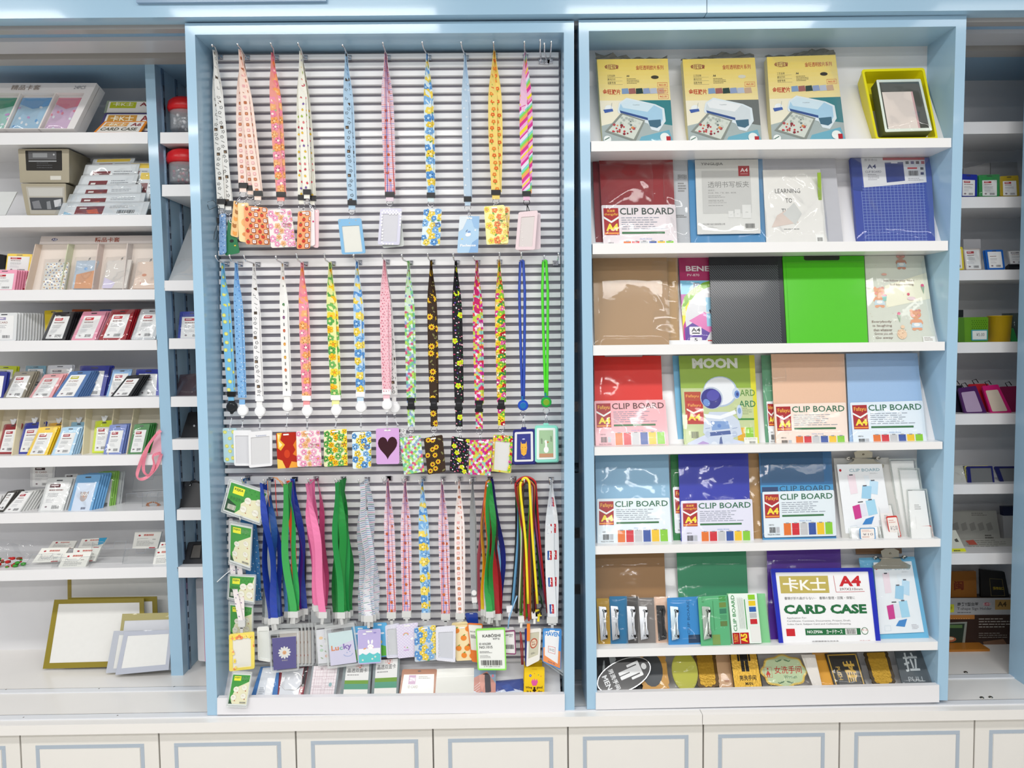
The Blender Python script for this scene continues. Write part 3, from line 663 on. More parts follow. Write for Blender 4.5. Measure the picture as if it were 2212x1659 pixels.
def disc(mb, c, r, T, col, n=20, mat_y=-1, col2=None):
    A = [c+Vector((r*math.cos(k*6.28318/n), 0, r*math.sin(k*6.28318/n))) for k in range(n)]
    C_ = [c+Vector((r*.86*math.cos(k*6.28318/n), -T*.35, r*.86*math.sin(k*6.28318/n))) for k in range(n)]
    B_ = [a+Vector((0, T*.65, 0)) for a in A]; b = len(A)
    mb.prism(C_, A, col); mb.prism(A, B_, col)
def clasp(t, top, bot, Y, col='#d8d8dc', name='clasp'):
    """wire ring under the strap and lobster clasp down to the holder"""
    a, b = P(top[0], top[1], Y), P(bot[0], bot[1], Y); mb = MB(); r = .0085; m = 'metal' if col[1] not in '12' else 'plastic'
    L = (a-b).length; rr = min(r, L*.3)
    mb.tube([a+Vector((rr*1.1*math.sin(k*.524), 0, -rr+rr*math.cos(k*.524))) for k in range(12)], .0011, col, 5, True)
    c = a+(b-a).normalized()*rr*1.9; mb.ball(c, .0028, col, 8); e = b
    mid = c.lerp(e, .5)
    mb.tube([c, mid+Vector((.003, -.001, 0)), e+Vector((.0035, -.002, .003)), e+Vector((0, -.003, -.0035)), e+Vector((-.0035, -.002, .002)), mid+Vector((-.002, -.001, 0)), c], .0013, col, 5)
    return mb.build(name, m, t)
def holder(parent, q, Y, col, pat=None, win=None, border=None, r=.005, T=.0032, seed=1, art=None, insert='#e9e9e6', slot='#f4f4f2', name='badge_holder', label=None, m='gloss', sheet=None):
    sh = sheet or Sheet(q, Y); rg = random.Random(seed)
    if win:
        mb = ring(sh, T, col, r, win, .002)
        o = mb.build(name, m, parent)
        if pat or border:
            fr = sh; cv = Canvas(fr, w=.0014)
            u0, v0, u1, v1 = win[0], win[1], 1-win[2], 1-win[3]
            full = MB(); tmp = Canvas(fr, full, w=.0014)
            (pat or border)(tmp, rg)
            # keep the printed pieces that lie on the frame only
            keep = MB()
            inv = []
            for f, c in zip(full.f, full.c):
                cx = sum((Vector(full.v[i])-sh.c[0]).dot((sh.c[1]-sh.c[0]).normalized()) for i in f)/len(f)/sh.W
                cy = sum((Vector(full.v[i])-sh.c[0]).dot((sh.c[3]-sh.c[0]).normalized()) for i in f)/len(f)/sh.H
                if not (u0-.03 < cx < u1+.03 and v0-.02 < cy < v1+.02) and .03 < cx < .97 and .02 < cy < .98:
                    b = len(keep.v); keep.v += [full.v[i] for i in f]; keep.f.append(tuple(range(b, b+len(f)))); keep.c.append(c); keep.sm.append(False)
            if keep.f: keep.build('print', m, o)
        mi = slab(sh.sub(win[0]-.01, win[1]-.01, 1-win[2]+.01, 1-win[3]+.01, -.0008), .0012, insert)
        io = mi.build('insert', 'gloss', o)
        if art:
            cv = Canvas(sh.sub(win[0], win[1], 1-win[2], 1-win[3], -.0004)); art(cv, rg); cv.build('insert_print', 'gloss', o)
    else:
        o = slab(sh, T, col, r).build(name, m, parent)
        cv = Canvas(sh)
        if pat: pat(cv, rg)
        if art: art(cv, rg)
        cv.rect(.36, .035, .64, .075, slot, .0015); cv.build('print', m, o)
    if label: o['label'] = label
    return o, sh
def strap(t, T, B, w, pat, col, bulge=.003, seed=1, m='cloth', wob=None, two=True, a0=76, dy=0, open_=.42, front=None):
    mb = MB(); rg = random.Random(seed)
    st = strand(T, B, -1, w, bulge, dy=-.0022+dy, wob=wob, a0=a0, open_=open_); ribbon(st, col, mb)
    if pat: cv = Canvas(Strip(st), mb, w=.0003); pat(cv, rg)
    if two:
        s2 = strand(T, B+Vector((w*.12, 0, 0)), 1, w, bulge, dy=.0016+dy, wob=wob, a0=a0, open_=open_); ribbon(s2, col, mb)
        if pat: cv = Canvas(Strip(s2), mb, w=.0003); pat(cv, rg)
    return mb.build('strap', m, t)
YL = .07
def top_of(hb, k=0): b = P(hb[0], hb[1], SY-.002); return Vector((b.x, .088-.013*k, b.z+.0015))
def lanyard(label, hb, bot, kind, col, pat, cards=(), w=16, k=0, bulge=3, seed=1, m='cloth', group=None, reel='#f1f1f3', crimp='#1d1d1f', two=True, a0=76, Y=None, wob=None, slotpx=None, lower=None, open_=.42, name='badge_lanyard', up=None):
    Y = Y or YL-.009*k; T = top_of(hb, k)+(Vector((0, 0, up)) if up else Vector((0, 0, 0))); bx_, by_ = bot; B = P(bx_, by_, Y)
    t = thing(name, label, 'lanyard', T, group); W_ = px2m(w, Y)
    strap(t, T, B, W_, pat, col, px2m(bulge, Y), seed, m, wob=wob, two=two, a0=a0, open_=open_)
    sl = slotpx
    if cards and not sl: q = cards[0]['q']; sl = ((q[0]+q[2])/2, (q[1]+q[3])/2+4)
    if kind == 'metal':
        mb = MB(); seg((bx_, by_-5), (bx_, by_+6), w+1.5, Y-.005, crimp, mb, .010); mb.build('crimp', 'plastic', t)
        mb = MB(); seg((bx_, by_+5), (bx_, by_+15), w-3, Y-.002, col, mb, .004); o = mb.build('strap_tab', m, t)
        if sl: clasp(t, (bx_, by_+13), sl, Y-.001, '#252527' if reel == 'blackmetal' else '#d8d8dc')
    elif kind == 'reel':
        if crimp: mb = MB(); seg((bx_, by_-5), (bx_, by_+6), w+2, Y-.005, crimp, mb, .010); mb.build('crimp', 'plastic', t)
        mb = MB(); seg((bx_, by_+4), (bx_, by_+18), w-3, Y-.002, col, mb, .004); mb.build('strap_tab', m, t)
        c = P(bx_+1.5, by_+28, Y-.004); mb = MB(); disc(mb, c, px2m(12, Y), .009, reel); mb.box(c.x-.009, c.x+.009, c.y-.001, c.y+.005, c.z+.008, c.z+.0185, reel)
        e = P(bx_+1.5, by_+41, Y); mb.prism([c+Vector((-.007, 0, -.012)), c+Vector((.007, 0, -.012)), e+Vector((.003, -.003, -.003)), e+Vector((-.003, -.003, -.003))], [v+Vector((0, .006, 0)) for v in (c+Vector((-.007, 0, -.012)), c+Vector((.007, 0, -.012)), e+Vector((.003, -.003, -.003)), e+Vector((-.003, -.003, -.003)))], reel)
        o = mb.build('reel', 'plastic', t)
        mb = MB(); disc(mb, c+Vector((0, -.0035, 0)), px2m(8, Y), .0012, reel if reel != '#f1f1f3' else '#f6f6f8'); mb.build('reel_cap', 'gloss', o)
        f = P(bx_+1.5, by_+49, Y); mb = MB()
        mb.tube([e, e+Vector((.0022, 0, -.004)), f+Vector((.0022, 0, 0)), f+Vector((0, 0, -.004)), f+Vector((-.0022, 0, 0)), e+Vector((-.0022, 0, -.004))], .0009, '#cfcfd4', 5, True); mb.build('hook_wire', 'metal', t)
        if sl:
            g = P((bx_+sl[0])/2, (by_+62+sl[1])/2-4, Y-.002); mb = MB(); mb.ball(g, .0042, '#c9c9cf', 8); mb.ball(g+Vector((0, -.003, 0)), .0022, '#b5b5bb', 6); mb.tube([f+Vector((0, 0, -.004)), g, P(sl[0], sl[1], Y-.004)], .0012, '#dfe3e6', 5); mb.build('snap_tab', 'plastic', t)
    elif kind == 'buckle':
        mb = MB(); Yb = Y-.005
        seg((bx_, by_-10), (bx_, by_-4), w+1, Yb, '#1b1b1d', mb, .008); seg((bx_, by_-5), (bx_, by_+9), w-3, Yb-.001, '#222225', mb, .009); seg((bx_, by_+8), (bx_, by_+15), w+1, Yb, '#1b1b1d', mb, .008); seg((bx_, by_-1), (bx_, by_+3), w-8, Yb-.0022, '#3a3a3e', mb, .002)
        mb.build('buckle', 'plastic', t)
        ly = lower or by_+52; mb = MB(); rows = [(P(bx_-w/2+1+i*.15, by_+13+(ly-by_-13)*i/6, Y), P(bx_+w/2-1+i*.15, by_+13+(ly-by_-13)*i/6, Y)) for i in range(7)]
        ribbon(rows, col, mb)
        if pat: pat(Canvas(Strip(rows), mb, w=.0003), random.Random(seed+9))
        mb.build('lower_strap', m, t)
        if sl: clasp(t, (bx_+.5, ly), sl, Y-.002)
    elif kind == 'grip':
        mb = MB(); seg((bx_, by_-6), (bx_, by_+7), w+4, Y-.006, '#d4d5d3', mb, .012); seg((bx_, by_+6), (bx_, by_+11), w-2, Y-.005, '#c8c9c8', mb, .009)
        if sl: seg((bx_, by_+9), (sl[0], sl[1]), 6, Y-.005, '#c9cac9', mb, .004)
        mb.build('grip_clip', 'plastic', t)
    for i, c in enumerate(cards):
        c = dict(c); q = c.pop('q'); Yc = c.pop('Y', Y-.004); holder(t, q, Yc, seed=seed+i*7, **c)
    return t
# ---------------------------------------------------------------- hooks of the three rows
HR1 = [(475, 122, 458, 97), (533, 124, 513, 95), (596, 124, 585, 93), (658, 124, 644, 93), (753, 124, 740, 97), (837, 124, 827, 92), (925, 124, 912, 91), (1006, 124, 996, 91), (1068, 120, 1066, 91), (1134, 122, 1133, 90)]
nm1 = ['two black and white lanyards', 'three cream bear lanyards', 'pink and orange flower lanyard', 'white fruit lanyards', 'pale blue lanyard with the framed window card', 'plaid lanyard with the lilac window card', 'blue and yellow flower lanyard', 'pale blue lanyard with the puppy-blue card', 'yellow flower lanyard', 'rainbow striped lanyard']
for h, n in zip(HR1, nm1): hook(h[:2], h[2:], 'top row wire hook holding the '+n, 'top row hooks')
for h, n in (((1168, 132, 1167, 86), 'leftmost'), ((1180, 133, 1176, 94), 'middle one, bent sideways'), ((1187, 131, 1191, 90), 'rightmost')): hook(h[:2], h[2:], 'empty wire hook at the right end of the top row, '+n, 'empty top row hooks')
HR2 = [cC(92, 122, 18, 72), cC(182, 122, 112, 68), cC(300, 125, 210, 70), cC(490, 124, 425, 76), cC(622, 122, 565, 60), cC(808, 120, 752, 60), cC(988, 112, 950, 65), cD(48, 108, 16, 55), cD(205, 115, 150, 65), cD(355, 108, 325, 55), cD(520, 112, 497, 58), cD(660, 112, 634, 78), cD(808, 108, 810, 50), cD(960, 112, 958, 52), cD(1113, 112, 1113, 72), cD(1185, 115, 1210, 55)]
nm2 = ['lemon print lanyard', 'blue dotted lanyard', 'white lanyard with black sketches', 'white lanyard of tiny coloured figures', 'pink flower reel lanyard', 'green flower reel lanyard', 'blue flower reel lanyard', 'pink dotted lanyard', 'green puzzle lanyard', 'sunflower lanyard', 'black floral lanyard', 'pink puzzle lanyard', 'multicoloured flower lanyard', 'royal blue cord', 'neon green cord']
for h, n in zip(HR2, nm2): hook(h[:2], h[2:], 'middle row wire hook holding the '+n, 'middle row hooks')
hook(HR2[15][:2], HR2[15][2:], 'empty wire hook at the right end of the middle row', 'middle row hooks')
HR3 = [cE(250, 92, 215, 98), cE(400, 100, 352, 110), cE(555, 98, 492, 102), cE(688, 95, 638, 102), cE(862, 96, 812, 104), cE(1015, 100, 962, 112), cE(1150, 92, 1118, 98), cF(62, 95, 20, 98), cF(172, 95, 145, 98), cF(280, 98, 252, 115), cF(405, 98, 402, 112), cF(512, 98, 485, 118), cF(597, 100, 577, 110), cF(705, 98, 690, 145), cF(855, 95, 840, 100), cF(935, 98, 925, 108), cF(1095, 100, 1090, 104)]
nm3 = ['chain of green printed card sleeves', 'navy and grey ribbon bundle', 'green and purple ribbon bundle', 'pink ribbon bundle', 'green ribbon bundle', 'striped lanyard bundle', None, 'first plaid lanyard', 'second plaid lanyard', 'blue and yellow flower lanyard', 'third plaid lanyard', 'white lanyard of brown and pink squares', 'plain grey ribbon', 'rainbow ribbon bundle', None, 'thick bundle of coloured cords', 'white basketball lanyard']
for h, n in zip(HR3, nm3): hook(h[:2], h[2:], 'bottom row wire hook holding the '+n if n else ('bottom row wire hook standing empty beside the %s' % ('striped lanyard bundle' if h[0] < 900 else 'thick bundle of coloured cords')), 'bottom row hooks')
# ---------------------------------------------------------------- art for single cards
def art_pup(cv, rg):
    cv.poly([(0, 0), (.45, 0), (.2, .35), (0, .42)], '#dfe9f0'); cv.poly([(.55, 1), (.7, .72), (1, .6), (1, 1)], '#8fb6e0'); cv.poly([(.55, 0), (1, 0), (1, .35), (.75, .3)], '#9cc1e6')
    cv.ell(.48, .5, .0085, .006, '#f2f5fa', -12, 12); cv.ell(.4, .4, .0014, .0048, '#6c7fa0', 35, 8); cv.ell(.52, .43, .005, .003, '#7ea5d8', -10, 9); cv.dot(.82, .38, .0025, '#ffffff', 7); cv.dot(.2, .62, .0022, '#f3dc62', 6)
    cv.text('Pachacco', .13, .76, .88, .83, '#ffffff', .03)
def art_flame(cv, rg):
    cv.poly([(.05, 0), (.3, 0), (.2, .2), (.42, .34), (.2, .5), (.05, .42)], '#f2b83c'); cv.poly([(.08, .03), (.2, .05), (.12, .22), (.3, .34), (.14, .42)], '#fbeeb0')
    cv.poly([(1, .2), (.82, .36), (.92, .5), (.78, .62), (1, .7)], '#e8862a'); cv.poly([(0, .72), (.25, .78), (.4, 1), (0, 1)], '#f6c95a'); cv.poly([(.55, 1), (.7, .82), (1, .86), (1, 1)], '#f2a63c'); cv.ell(.5, .6, .009, .013, '#d2401c', 0, 12)
def art_heart(cv, rg):
    pts = []
    for k in range(28):
        a = k/28*6.2832; pts.append((.5+.42*(math.sin(a)**3), .5-.021*(13*math.cos(a)-5*math.cos(2*a)-2*math.cos(3*a)-math.cos(4*a))*1.05))
    cv.poly(pts, '#3a1420')
def art_flowertext(cv, rg): cv.text('Flowers', .6, .36, .93, .42, '#8a6a50'); cv.greek(.6, .45, .93, .5, 2, '#a98a72', .3)
def art_cat(cv, rg):
    cv.rect(0, 0, 1, 1, '#3b3f8f'); cv.poly([(.28, .28), (.36, .38), (.62, .38), (.7, .28), (.74, .55), (.68, .78), (.5, .86), (.32, .78), (.26, .55)], '#efb445')
    for x in (.4, .6): cv.dot(x, .53, .0012, '#6b3d1c', 6)
    for k in range(3): cv.line(.3, .62+.05*k, .42, .61+.05*k, .0006, '#b8741c'); cv.line(.58, .61+.05*k, .7, .62+.05*k, .0006, '#b8741c')
    cv.ell(.48, .2, .0045, .002, '#cfd3ee', 0, 8); cv.greek(.35, .9, .65, .95, 2, '#9a9cc8', .3)
def art_bird(cv, rg):
    cv.rect(0, 0, 1, 1, '#a9c9a0'); cv.ell(.5, .72, .0075, .010, '#f7f7f4', 0, 12); cv.ell(.48, .42, .0042, .005, '#f7f7f4', 0, 10); cv.rect(.42, .45, .56, .7, '#f7f7f4'); cv.poly([(.56, .4), (.72, .44), (.56, .48)], '#c07a3c'); cv.dot(.52, .4, .0007, '#333333', 6)
    cv.rect(0, .86, 1, 1, '#c99672'); cv.text('\u5976\u51f6', .12, .28, .24, .5, '#3c4a3c'); cv.text('\u597d\u51f6', .8, .2, .92, .42, '#3c4a3c')
def art_daisy(cv, rg):
    cv.rect(0, 0, 1, 1, '#5a5590')
    for k in range(12): a = k*30; cv.ell(.5+.0115*math.cos(math.radians(a))/cv.s.W, .48+.0115*math.sin(math.radians(a))/cv.s.H, .0085, .0036, '#e2e2e0', a, 8)
    cv.dot(.5, .48, .0062, '#e6b184', 12); cv.dot(.46, .46, .0008, '#7a4a3a', 5); cv.dot(.54, .46, .0008, '#7a4a3a', 5); cv.ell(.5, .49, .0026, .0016, '#7a4a3a', 0, 8, True, 0, 180); cv.text('SMILE', .38, .7, .62, .74, '#cfc9c0')
def art_lucky(cv, rg):
    cv.rect(0, 0, 1, 1, '#cfe3e6'); cv.poly([(0, .5), (1, .3), (1, 1), (0, 1)], '#d6d3ea'); cv.text('Lu', .08, .4, .38, .56, '#d98a5a', .03); cv.text('c', .4, .46, .54, .56, '#7fb3a8', .03); cv.text('ky', .56, .38, .9, .6, '#8a74b8', .03)
    for k in range(9): a = math.radians(20+k*17); cv.dot(.72+.18*math.cos(a), .68+.1*math.sin(a), .0012, '#3f7fc8', 5)
    cv.dot(.68, .66, .0013, '#3f7fc8', 6); cv.dot(.8, .64, .0013, '#3f7fc8', 6)
def art_cats(cv, rg):
    cv.rect(0, 0, 1, 1, '#dfe0e6')
    for i in range(4): cv.ell(.3+.35*(i % 2), .25+.18*i, .006, .005, ('#e9c9a0', '#f2f2f2', '#b9d3c0', '#d9b0a0')[i], 0, 8); cv.leaf(.6-.3*(i % 2), .3+.18*i, .005, '#a8b8a0', 30)
def art_bunny(cv, rg):
    cv.rect(.03, .02, .97, .98, '#bfb4e2', .004); cv.rect(.03, .55, .97, .72, '#f1f3f8'); cv.poly([(.03, .75), (.2, .68), (.35, .74), (.5, .67), (.68, .74), (.85, .68), (.97, .74), (.97, .96), (.03, .96)], '#63c9cc')
    cv.ell(.47, .36, .003, .007, '#fbfbfb', -8, 9); cv.ell(.62, .36, .003, .007, '#fbfbfb', 8, 9); cv.ell(.55, .5, .0095, .008, '#fbfbfb', 0, 12); cv.dot(.44, .53, .0016, '#f4b9c2', 6); cv.dot(.66, .53, .0016, '#f4b9c2', 6); cv.dot(.5, .49, .0007, '#333333', 5); cv.dot(.6, .49, .0007, '#333333', 5); cv.ell(.3, .55, .005, .002, '#e9a86a', -20, 8)
    for x, y in ((.2, .88), (.62, .86), (.75, .8)): cv.flower(x, y, .003, '#f4f7f2', '#f2d24e', 5)
    cv.ell(.3, .12, .006, .0022, '#ffffff', 0, 8); cv.ell(.75, .1, .005, .002, '#8f86c8', 0, 8)
def art_sky(cv, rg):
    cv.rect(.03, .02, .97, .98, '#62b6e6', .004); cv.ell(.3, .2, .008, .003, '#f7fafc', 0, 9); cv.ell(.65, .3, .007, .003, '#f7fafc', 0, 9); cv.poly([(.03, .72), (.4, .62), (.97, .7), (.97, .97), (.03, .97)], '#5cb53f'); cv.flower(.5, .56, .0065, '#f6cf3a', '#e0922a', 8, 0, .3)
def art_rainbowcard(cv, rg):
    p_check(cv, rg, '#dcd2ee')
    for r, c in ((.0085, '#e98aa0'), (.007, '#f2c94e'), (.0055, '#7fc6d8'), (.004, '#e6dff2')): cv.ell(.45, .33, r, r, c, 0, 10, True, 180, 360)
    cv.ell(.78, .45, .005, .004, '#fafafa', 0, 9); cv.dot(.4, .68, .002, '#e08ab8', 6); cv.dot(.55, .7, .002, '#8fb83f', 6); cv.rect(.35, .76, .65, .79, '#caa8d8')
def art_kaboshi(cv, rg, full=True):
    cv.text('KAB\u00d6SHI', .2, .1, .86, .19, '#3c3c3c', .015); cv.text('\u5361\u535a\u58eb', .56, .21, .84, .26, '#555555', .02)
    if full:
        cv.text('ID HOLDER', .07, .33, .5, .385, '#444444', .01); cv.text('NO.1015', .07, .41, .55, .475, '#3c3c3c', .01); cv.greek(.07, .55, .6, .61, 2, '#777777', .4); cv.greek(.07, .65, .5, .74, 3, '#9a9a9a', .3, 4); cv.bars(.1, .78, .88, .91, '#3a3a3a'); cv.text('6 971284 310153', .2, .925, .8, .955, '#555555')
    else: cv.bars(.1, .6, .9, .8, '#555555')
def art_moongames(cv, rg): cv.rect(0, 0, 1, 1, '#c9c6b0'); cv.ell(.5, .45, .012, .016, '#b5543c', 0, 14); cv.ell(.5, .45, .009, .012, '#e6d3b8', 0, 12); cv.text('JELLY', .3, .36, .7, .44, '#8c3a2c', .02); cv.text('SPARK', .3, .46, .7, .54, '#8c3a2c', .02); cv.greek(.25, .82, .75, .9, 2, '#7a7a70')
# ---------------------------------------------------------------- top row
T1 = 'hanging in the top row'
lanyard('leftmost white lanyard with black sketches, with a blue card seen edge-on', HR1[0][:2], cA(238, 1212), 'metal', '#ecebe6', p_cow, [dict(q=cA(225, 1300, 268, 1292, 272, 1555, 226, 1572), col='#7fa3cf', T=.006, pat=p_bluedot)], w=16, bulge=3, seed=3, group='top row lanyards')
lanyard('second white lanyard with black sketches, right behind the first, with twisted dark green card', HR1[0][:2], cA(286, 1225), 'metal', '#efeeea', p_cow, [dict(q=cA(285, 1335, 322, 1350, 362, 1555, 264, 1575), col='#2c7a4e', pat=lambda cv, rg: (cv.ell(.5, .6, .006, .005, '#17201a', 0, 9), cv.dot(.75, .75, .0025, '#e8c83a', 6)), Y=.075)], w=16, k=1, bulge=-2, seed=5, group='top row lanyards', Y=.078)
mb = MB(); pts = cA(215, 1245, 160, 1270, 142, 1220, 185, 1206, 228, 1250, 225, 1320, 218, 1350, 195, 1420, 190, 1465, 205, 1470, 220, 1400, 222, 1350)
mb.tube([P(pts[i], pts[i+1], .052) for i in range(0, len(pts), 2)], .0009, '#3a4246', 5); p = P(*cA(218, 1340), .05); mb.box(p.x-.003, p.x+.003, p.y-.003, p.y+.003, p.z-.008, p.z+.008, '#26282a')
tag(mb.build('phone_strap', 'cloth'), 'thin dark phone strap looped on the leftmost blue card', 'strap')
lanyard('leftmost of the three cream bear-print lanyards, with an orange and brown card', HR1[1][:2], cA(383, 1105), 'metal', '#fbe3d8', p_bears, [dict(q=cA(322, 1205, 362, 1225, 352, 1455, 300, 1440), col='#f3c98c', pat=p_bearcard, Y=.07)], w=17, bulge=6, seed=11, group='top row lanyards')
lanyard('middle of the three cream bear-print lanyards, with a plain pale orange card', HR1[1][:2], cA(433, 1122), 'metal', '#fbe0d2', p_bears, [dict(q=cA(348, 1225, 420, 1222, 432, 1490, 358, 1478), col='#f8dfa6', pat=lambda cv, rg: (cv.ell(.6, .5, .011, .012, '#f4b877', 0, 12), cv.ell(.55, .8, .008, .006, '#e99a5a', 0, 10)), Y=.064)], w=15, k=1, bulge=2, seed=12, group='top row lanyards', Y=.075)
lanyard('rightmost of the three cream bear-print lanyards, with a strawberry checked card', HR1[1][:2], cA(481, 1158), 'metal', '#fbe3d6', p_bears, [dict(q=cA(388, 1240, 545, 1255, 562, 1503, 402, 1498), col='#f3a56f', pat=p_straw, Y=.056)], w=17, k=2, bulge=3, seed=13, group='top row lanyards', Y=.066)
lanyard('salmon and orange flower lanyard with a pink flower card', HR1[2][:2], cA(634, 1165), 'metal', '#f2a096', p_pinkflower, [dict(q=cA(545, 1270, 702, 1262, 736, 1515, 570, 1522), col='#f9ece6', pat=lambda cv, rg: (p_pinkpale(cv, rg), art_flowertext(cv, rg)), Y=.05)], w=18, bulge=3, seed=17, group='top row lanyards')
lanyard('leftmost white fruit-print lanyard, its card showing strawberries and red squares', HR1[3][:2], cA(772, 1185), 'metal', '#f3f1e4', p_fruit, [dict(q=cA(748, 1280, 832, 1275, 828, 1526, 740, 1530), col='#f3a56f', pat=p_straw, Y=.052)], w=14, bulge=4, seed=21, group='top row lanyards')
lanyard('middle white fruit-print lanyard in front, its white card seen nearly edge-on', HR1[3][:2], cA(807, 1148), 'metal', '#f5f3e8', p_fruit, [dict(q=cA(833, 1258, 856, 1262, 861, 1505, 828, 1510), col='#f3eef0', pat=lambda cv, rg: cv.dot(.7, .35, .003, '#c8326a', 7), Y=.057)], w=15, k=1, bulge=2, seed=22, group='top row lanyards')
lanyard('rightmost white fruit-print lanyard, with a narrow pale pink card', HR1[3][:2], cA(843, 1190), 'metal', '#f1efe2', p_fruit, [dict(q=cA(858, 1268, 888, 1268, 885, 1522, 848, 1518), col='#f1cdd2', Y=.062)], w=13, bulge=3, seed=23, group='top row lanyards', Y=.075)
WIN = (.16, .2, .15, .06)
lanyard('pale blue lanyard of small sketches with a sky blue framed window card', HR1[4][:2], cA(1106, 1220), 'metal', '#b5d2e9', p_cow, [dict(q=cA(1014, 1332, 1168, 1325, 1198, 1558, 1040, 1566), col='#86bbe2', win=(.13, .2, .12, .05), pat=lambda cv, rg: [cv.dot(u, v, .0016, '#c9b48a', 6) for u, v, k in grid(cv, .02, rg, .3)], insert='#e4e4dc')], w=17, bulge=2, seed=31, group='top row lanyards')
lanyard('plaid lanyard of orange and violet checks with a pearly lilac window card', HR1[5][:2], cB(67, 1165), 'metal', '#eddbe6', p_plaid, [dict(q=cB(5, 1262, 148, 1260, 133, 1502, -12, 1500), col='#d9d8ea', win=(.12, .15, .14, .08), border=p_check, insert='#d3d3da'), dict(q=cB(10, 1290, 140, 1280, 163, 1510, 20, 1524), col='#d5dad6', Y=.078)], w=19, bulge=3, seed=33, group='top row lanyards')
lanyard('top row lanyard of blue and yellow flowers with a matching full flower card', HR1[6][:2], cB(340, 1170), 'metal', '#dff0f4', p_blueflower, [dict(q=cB(293, 1262, 412, 1262, 400, 1506, 275, 1508), col='#e2f1f3', pat=lambda cv, rg: (p_blueflower(cv, rg), art_flowertext(cv, rg)))], w=16, bulge=2, seed=35, group='top row lanyards')
lanyard('pale ice-blue lanyard with faint print and a blue card lettered at its foot', HR1[7][:2], cB(584, 1195), 'metal', '#bdd3e6', lambda cv, rg: [cv.dot(u, v, .003, '#dbe6f0', 7) for u, v, k in grid(cv, .02, rg, .3)], [dict(q=cB(531, 1312, 663, 1312, 653, 1553, 514, 1556), col='#b3d3ee', art=art_pup)], w=15, bulge=2, seed=37, group='top row lanyards')
lanyard('yellow lanyard with small orange flowers and a large yellow flower card', HR1[8][:2], cB(772, 1152), 'metal', '#f4d97c', p_yellowstar, [dict(q=cB(692, 1247, 828, 1236, 856, 1490, 710, 1502), col='#f9f3a8', pat=lambda cv, rg: (p_yellowflower(cv, rg), art_flowertext(cv, rg)), Y=.05), dict(q=cB(780, 1242, 866, 1250, 853, 1500, 760, 1498), col='#f5d9a0', pat=p_yellowflower, Y=.07)], w=19, bulge=5, seed=39, group='top row lanyards')
lanyard('rainbow striped lanyard with black metal clasp and pale pink window card', HR1[9][:2], cB(975, 1160), 'metal', '#f2c4dd', p_rainbow, [dict(q=cB(922, 1285, 1050, 1273, 1030, 1535, 900, 1535), col='#ecd6da', win=(.16, .14, .14, .08), border=lambda cv, rg: [cv.dot(u, v, .001, '#fff6f4', 5) for u, v, k in grid(cv, .008, rg, .2)], insert='#dcd4d2', Y=.05), dict(q=cB(960, 1282, 1068, 1290, 1068, 1530, 920, 1545), col='#e6d3d8', Y=.066)], w=17, bulge=5, seed=41, group='top row lanyards', reel='blackmetal')
# ---------------------------------------------------------------- middle row
G2 = 'middle row lanyards'
lanyard('blue lanyard of yellow lemons with black reel and pale lemon card', HR2[0][:2], cC(122, 1005), 'reel', '#7fc0e6', p_lemon, [dict(q=cC(65, 1236, 160, 1235, 168, 1470, 74, 1468), col='#bfe0e6', pat=p_lemon, Y=.075)], w=15, bulge=2, seed=43, group=G2, reel='#1f2226', crimp='#141416')
lanyard('sky blue lanyard with fine white dots, white reel and open white window card', HR2[1][:2], cC(196, 1030), 'reel', '#86b8e6', p_bluedot, [dict(q=cC(138, 1250, 262, 1250, 262, 1490, 145, 1490), col='#eeeef0', win=(.1, .15, .1, .06), insert='#d8d8dc', Y=.062)], w=15, bulge=2, seed=45, group=G2, crimp=None)
lanyard('white middle-row lanyard with black sketches, white reel and tilted white window card', HR2[2][:2], cC(313, 1035), 'reel', '#f1f0f0', p_cow, [dict(q=cC(240, 1262, 400, 1249, 402, 1490, 245, 1504), col='#ececee', win=(.1, .16, .1, .07), insert='#d6d6d8', Y=.054, border=lambda cv, rg: (cv.ell(.05, .75, .003, .005, '#222222', 0, 8), cv.text('Yummmmi', .3, .1, .75, .15, '#6a7aa8')))], w=15, bulge=1, seed=47, group=G2, crimp='#f3f3f5')
lanyard('white lanyard of tiny coloured figures and dark lettering, with a red flame card', HR2[3][:2], cC(500, 1000), 'reel', '#f3f2ef', p_figs, [dict(q=cC(425, 1270, 562, 1262, 576, 1500, 438, 1510), col='#b3240f', art=art_flame, Y=.062)], w=16, bulge=1, seed=49, group=G2, crimp='#f3f3f5')
lanyard('middle row salmon flower lanyard with white reel and pale pink flower card', HR2[4][:2], cC(632, 1032), 'reel', '#f3a0a4', p_pinkflower, [dict(q=cC(562, 1256, 722, 1248, 736, 1492, 570, 1498), col='#faece8', pat=lambda cv, rg: (p_pinkpale(cv, rg), art_flowertext(cv, rg)), Y=.054)], w=17, bulge=2, seed=51, group=G2, crimp='#f3f3f5')
lanyard('green and yellow flower lanyard with white reel and green flower card', HR2[5][:2], cC(829, 1028), 'reel', '#eef0a6', p_greenflower, [dict(q=cC(750, 1250, 904, 1240, 911, 1487, 750, 1498), col='#f4f2c4', pat=lambda cv, rg: (p_greenflower(cv, rg), art_flowertext(cv, rg)))], w=19, bulge=2, seed=53, group=G2, crimp='#f3f3f5')
lanyard('middle row blue and yellow flower lanyard with white reel', HR2[6][:2], cC(996, 1006), 'reel', '#c6def0', p_blueflower, [dict(q=cC(940, 1263, 1070, 1257, 1070, 1500, 945, 1512), col='#e4f2f4', pat=lambda cv, rg: (p_blueflower(cv, rg), art_flowertext(cv, rg)))], w=17, bulge=2, seed=55, group=G2, crimp='#f3f3f5')
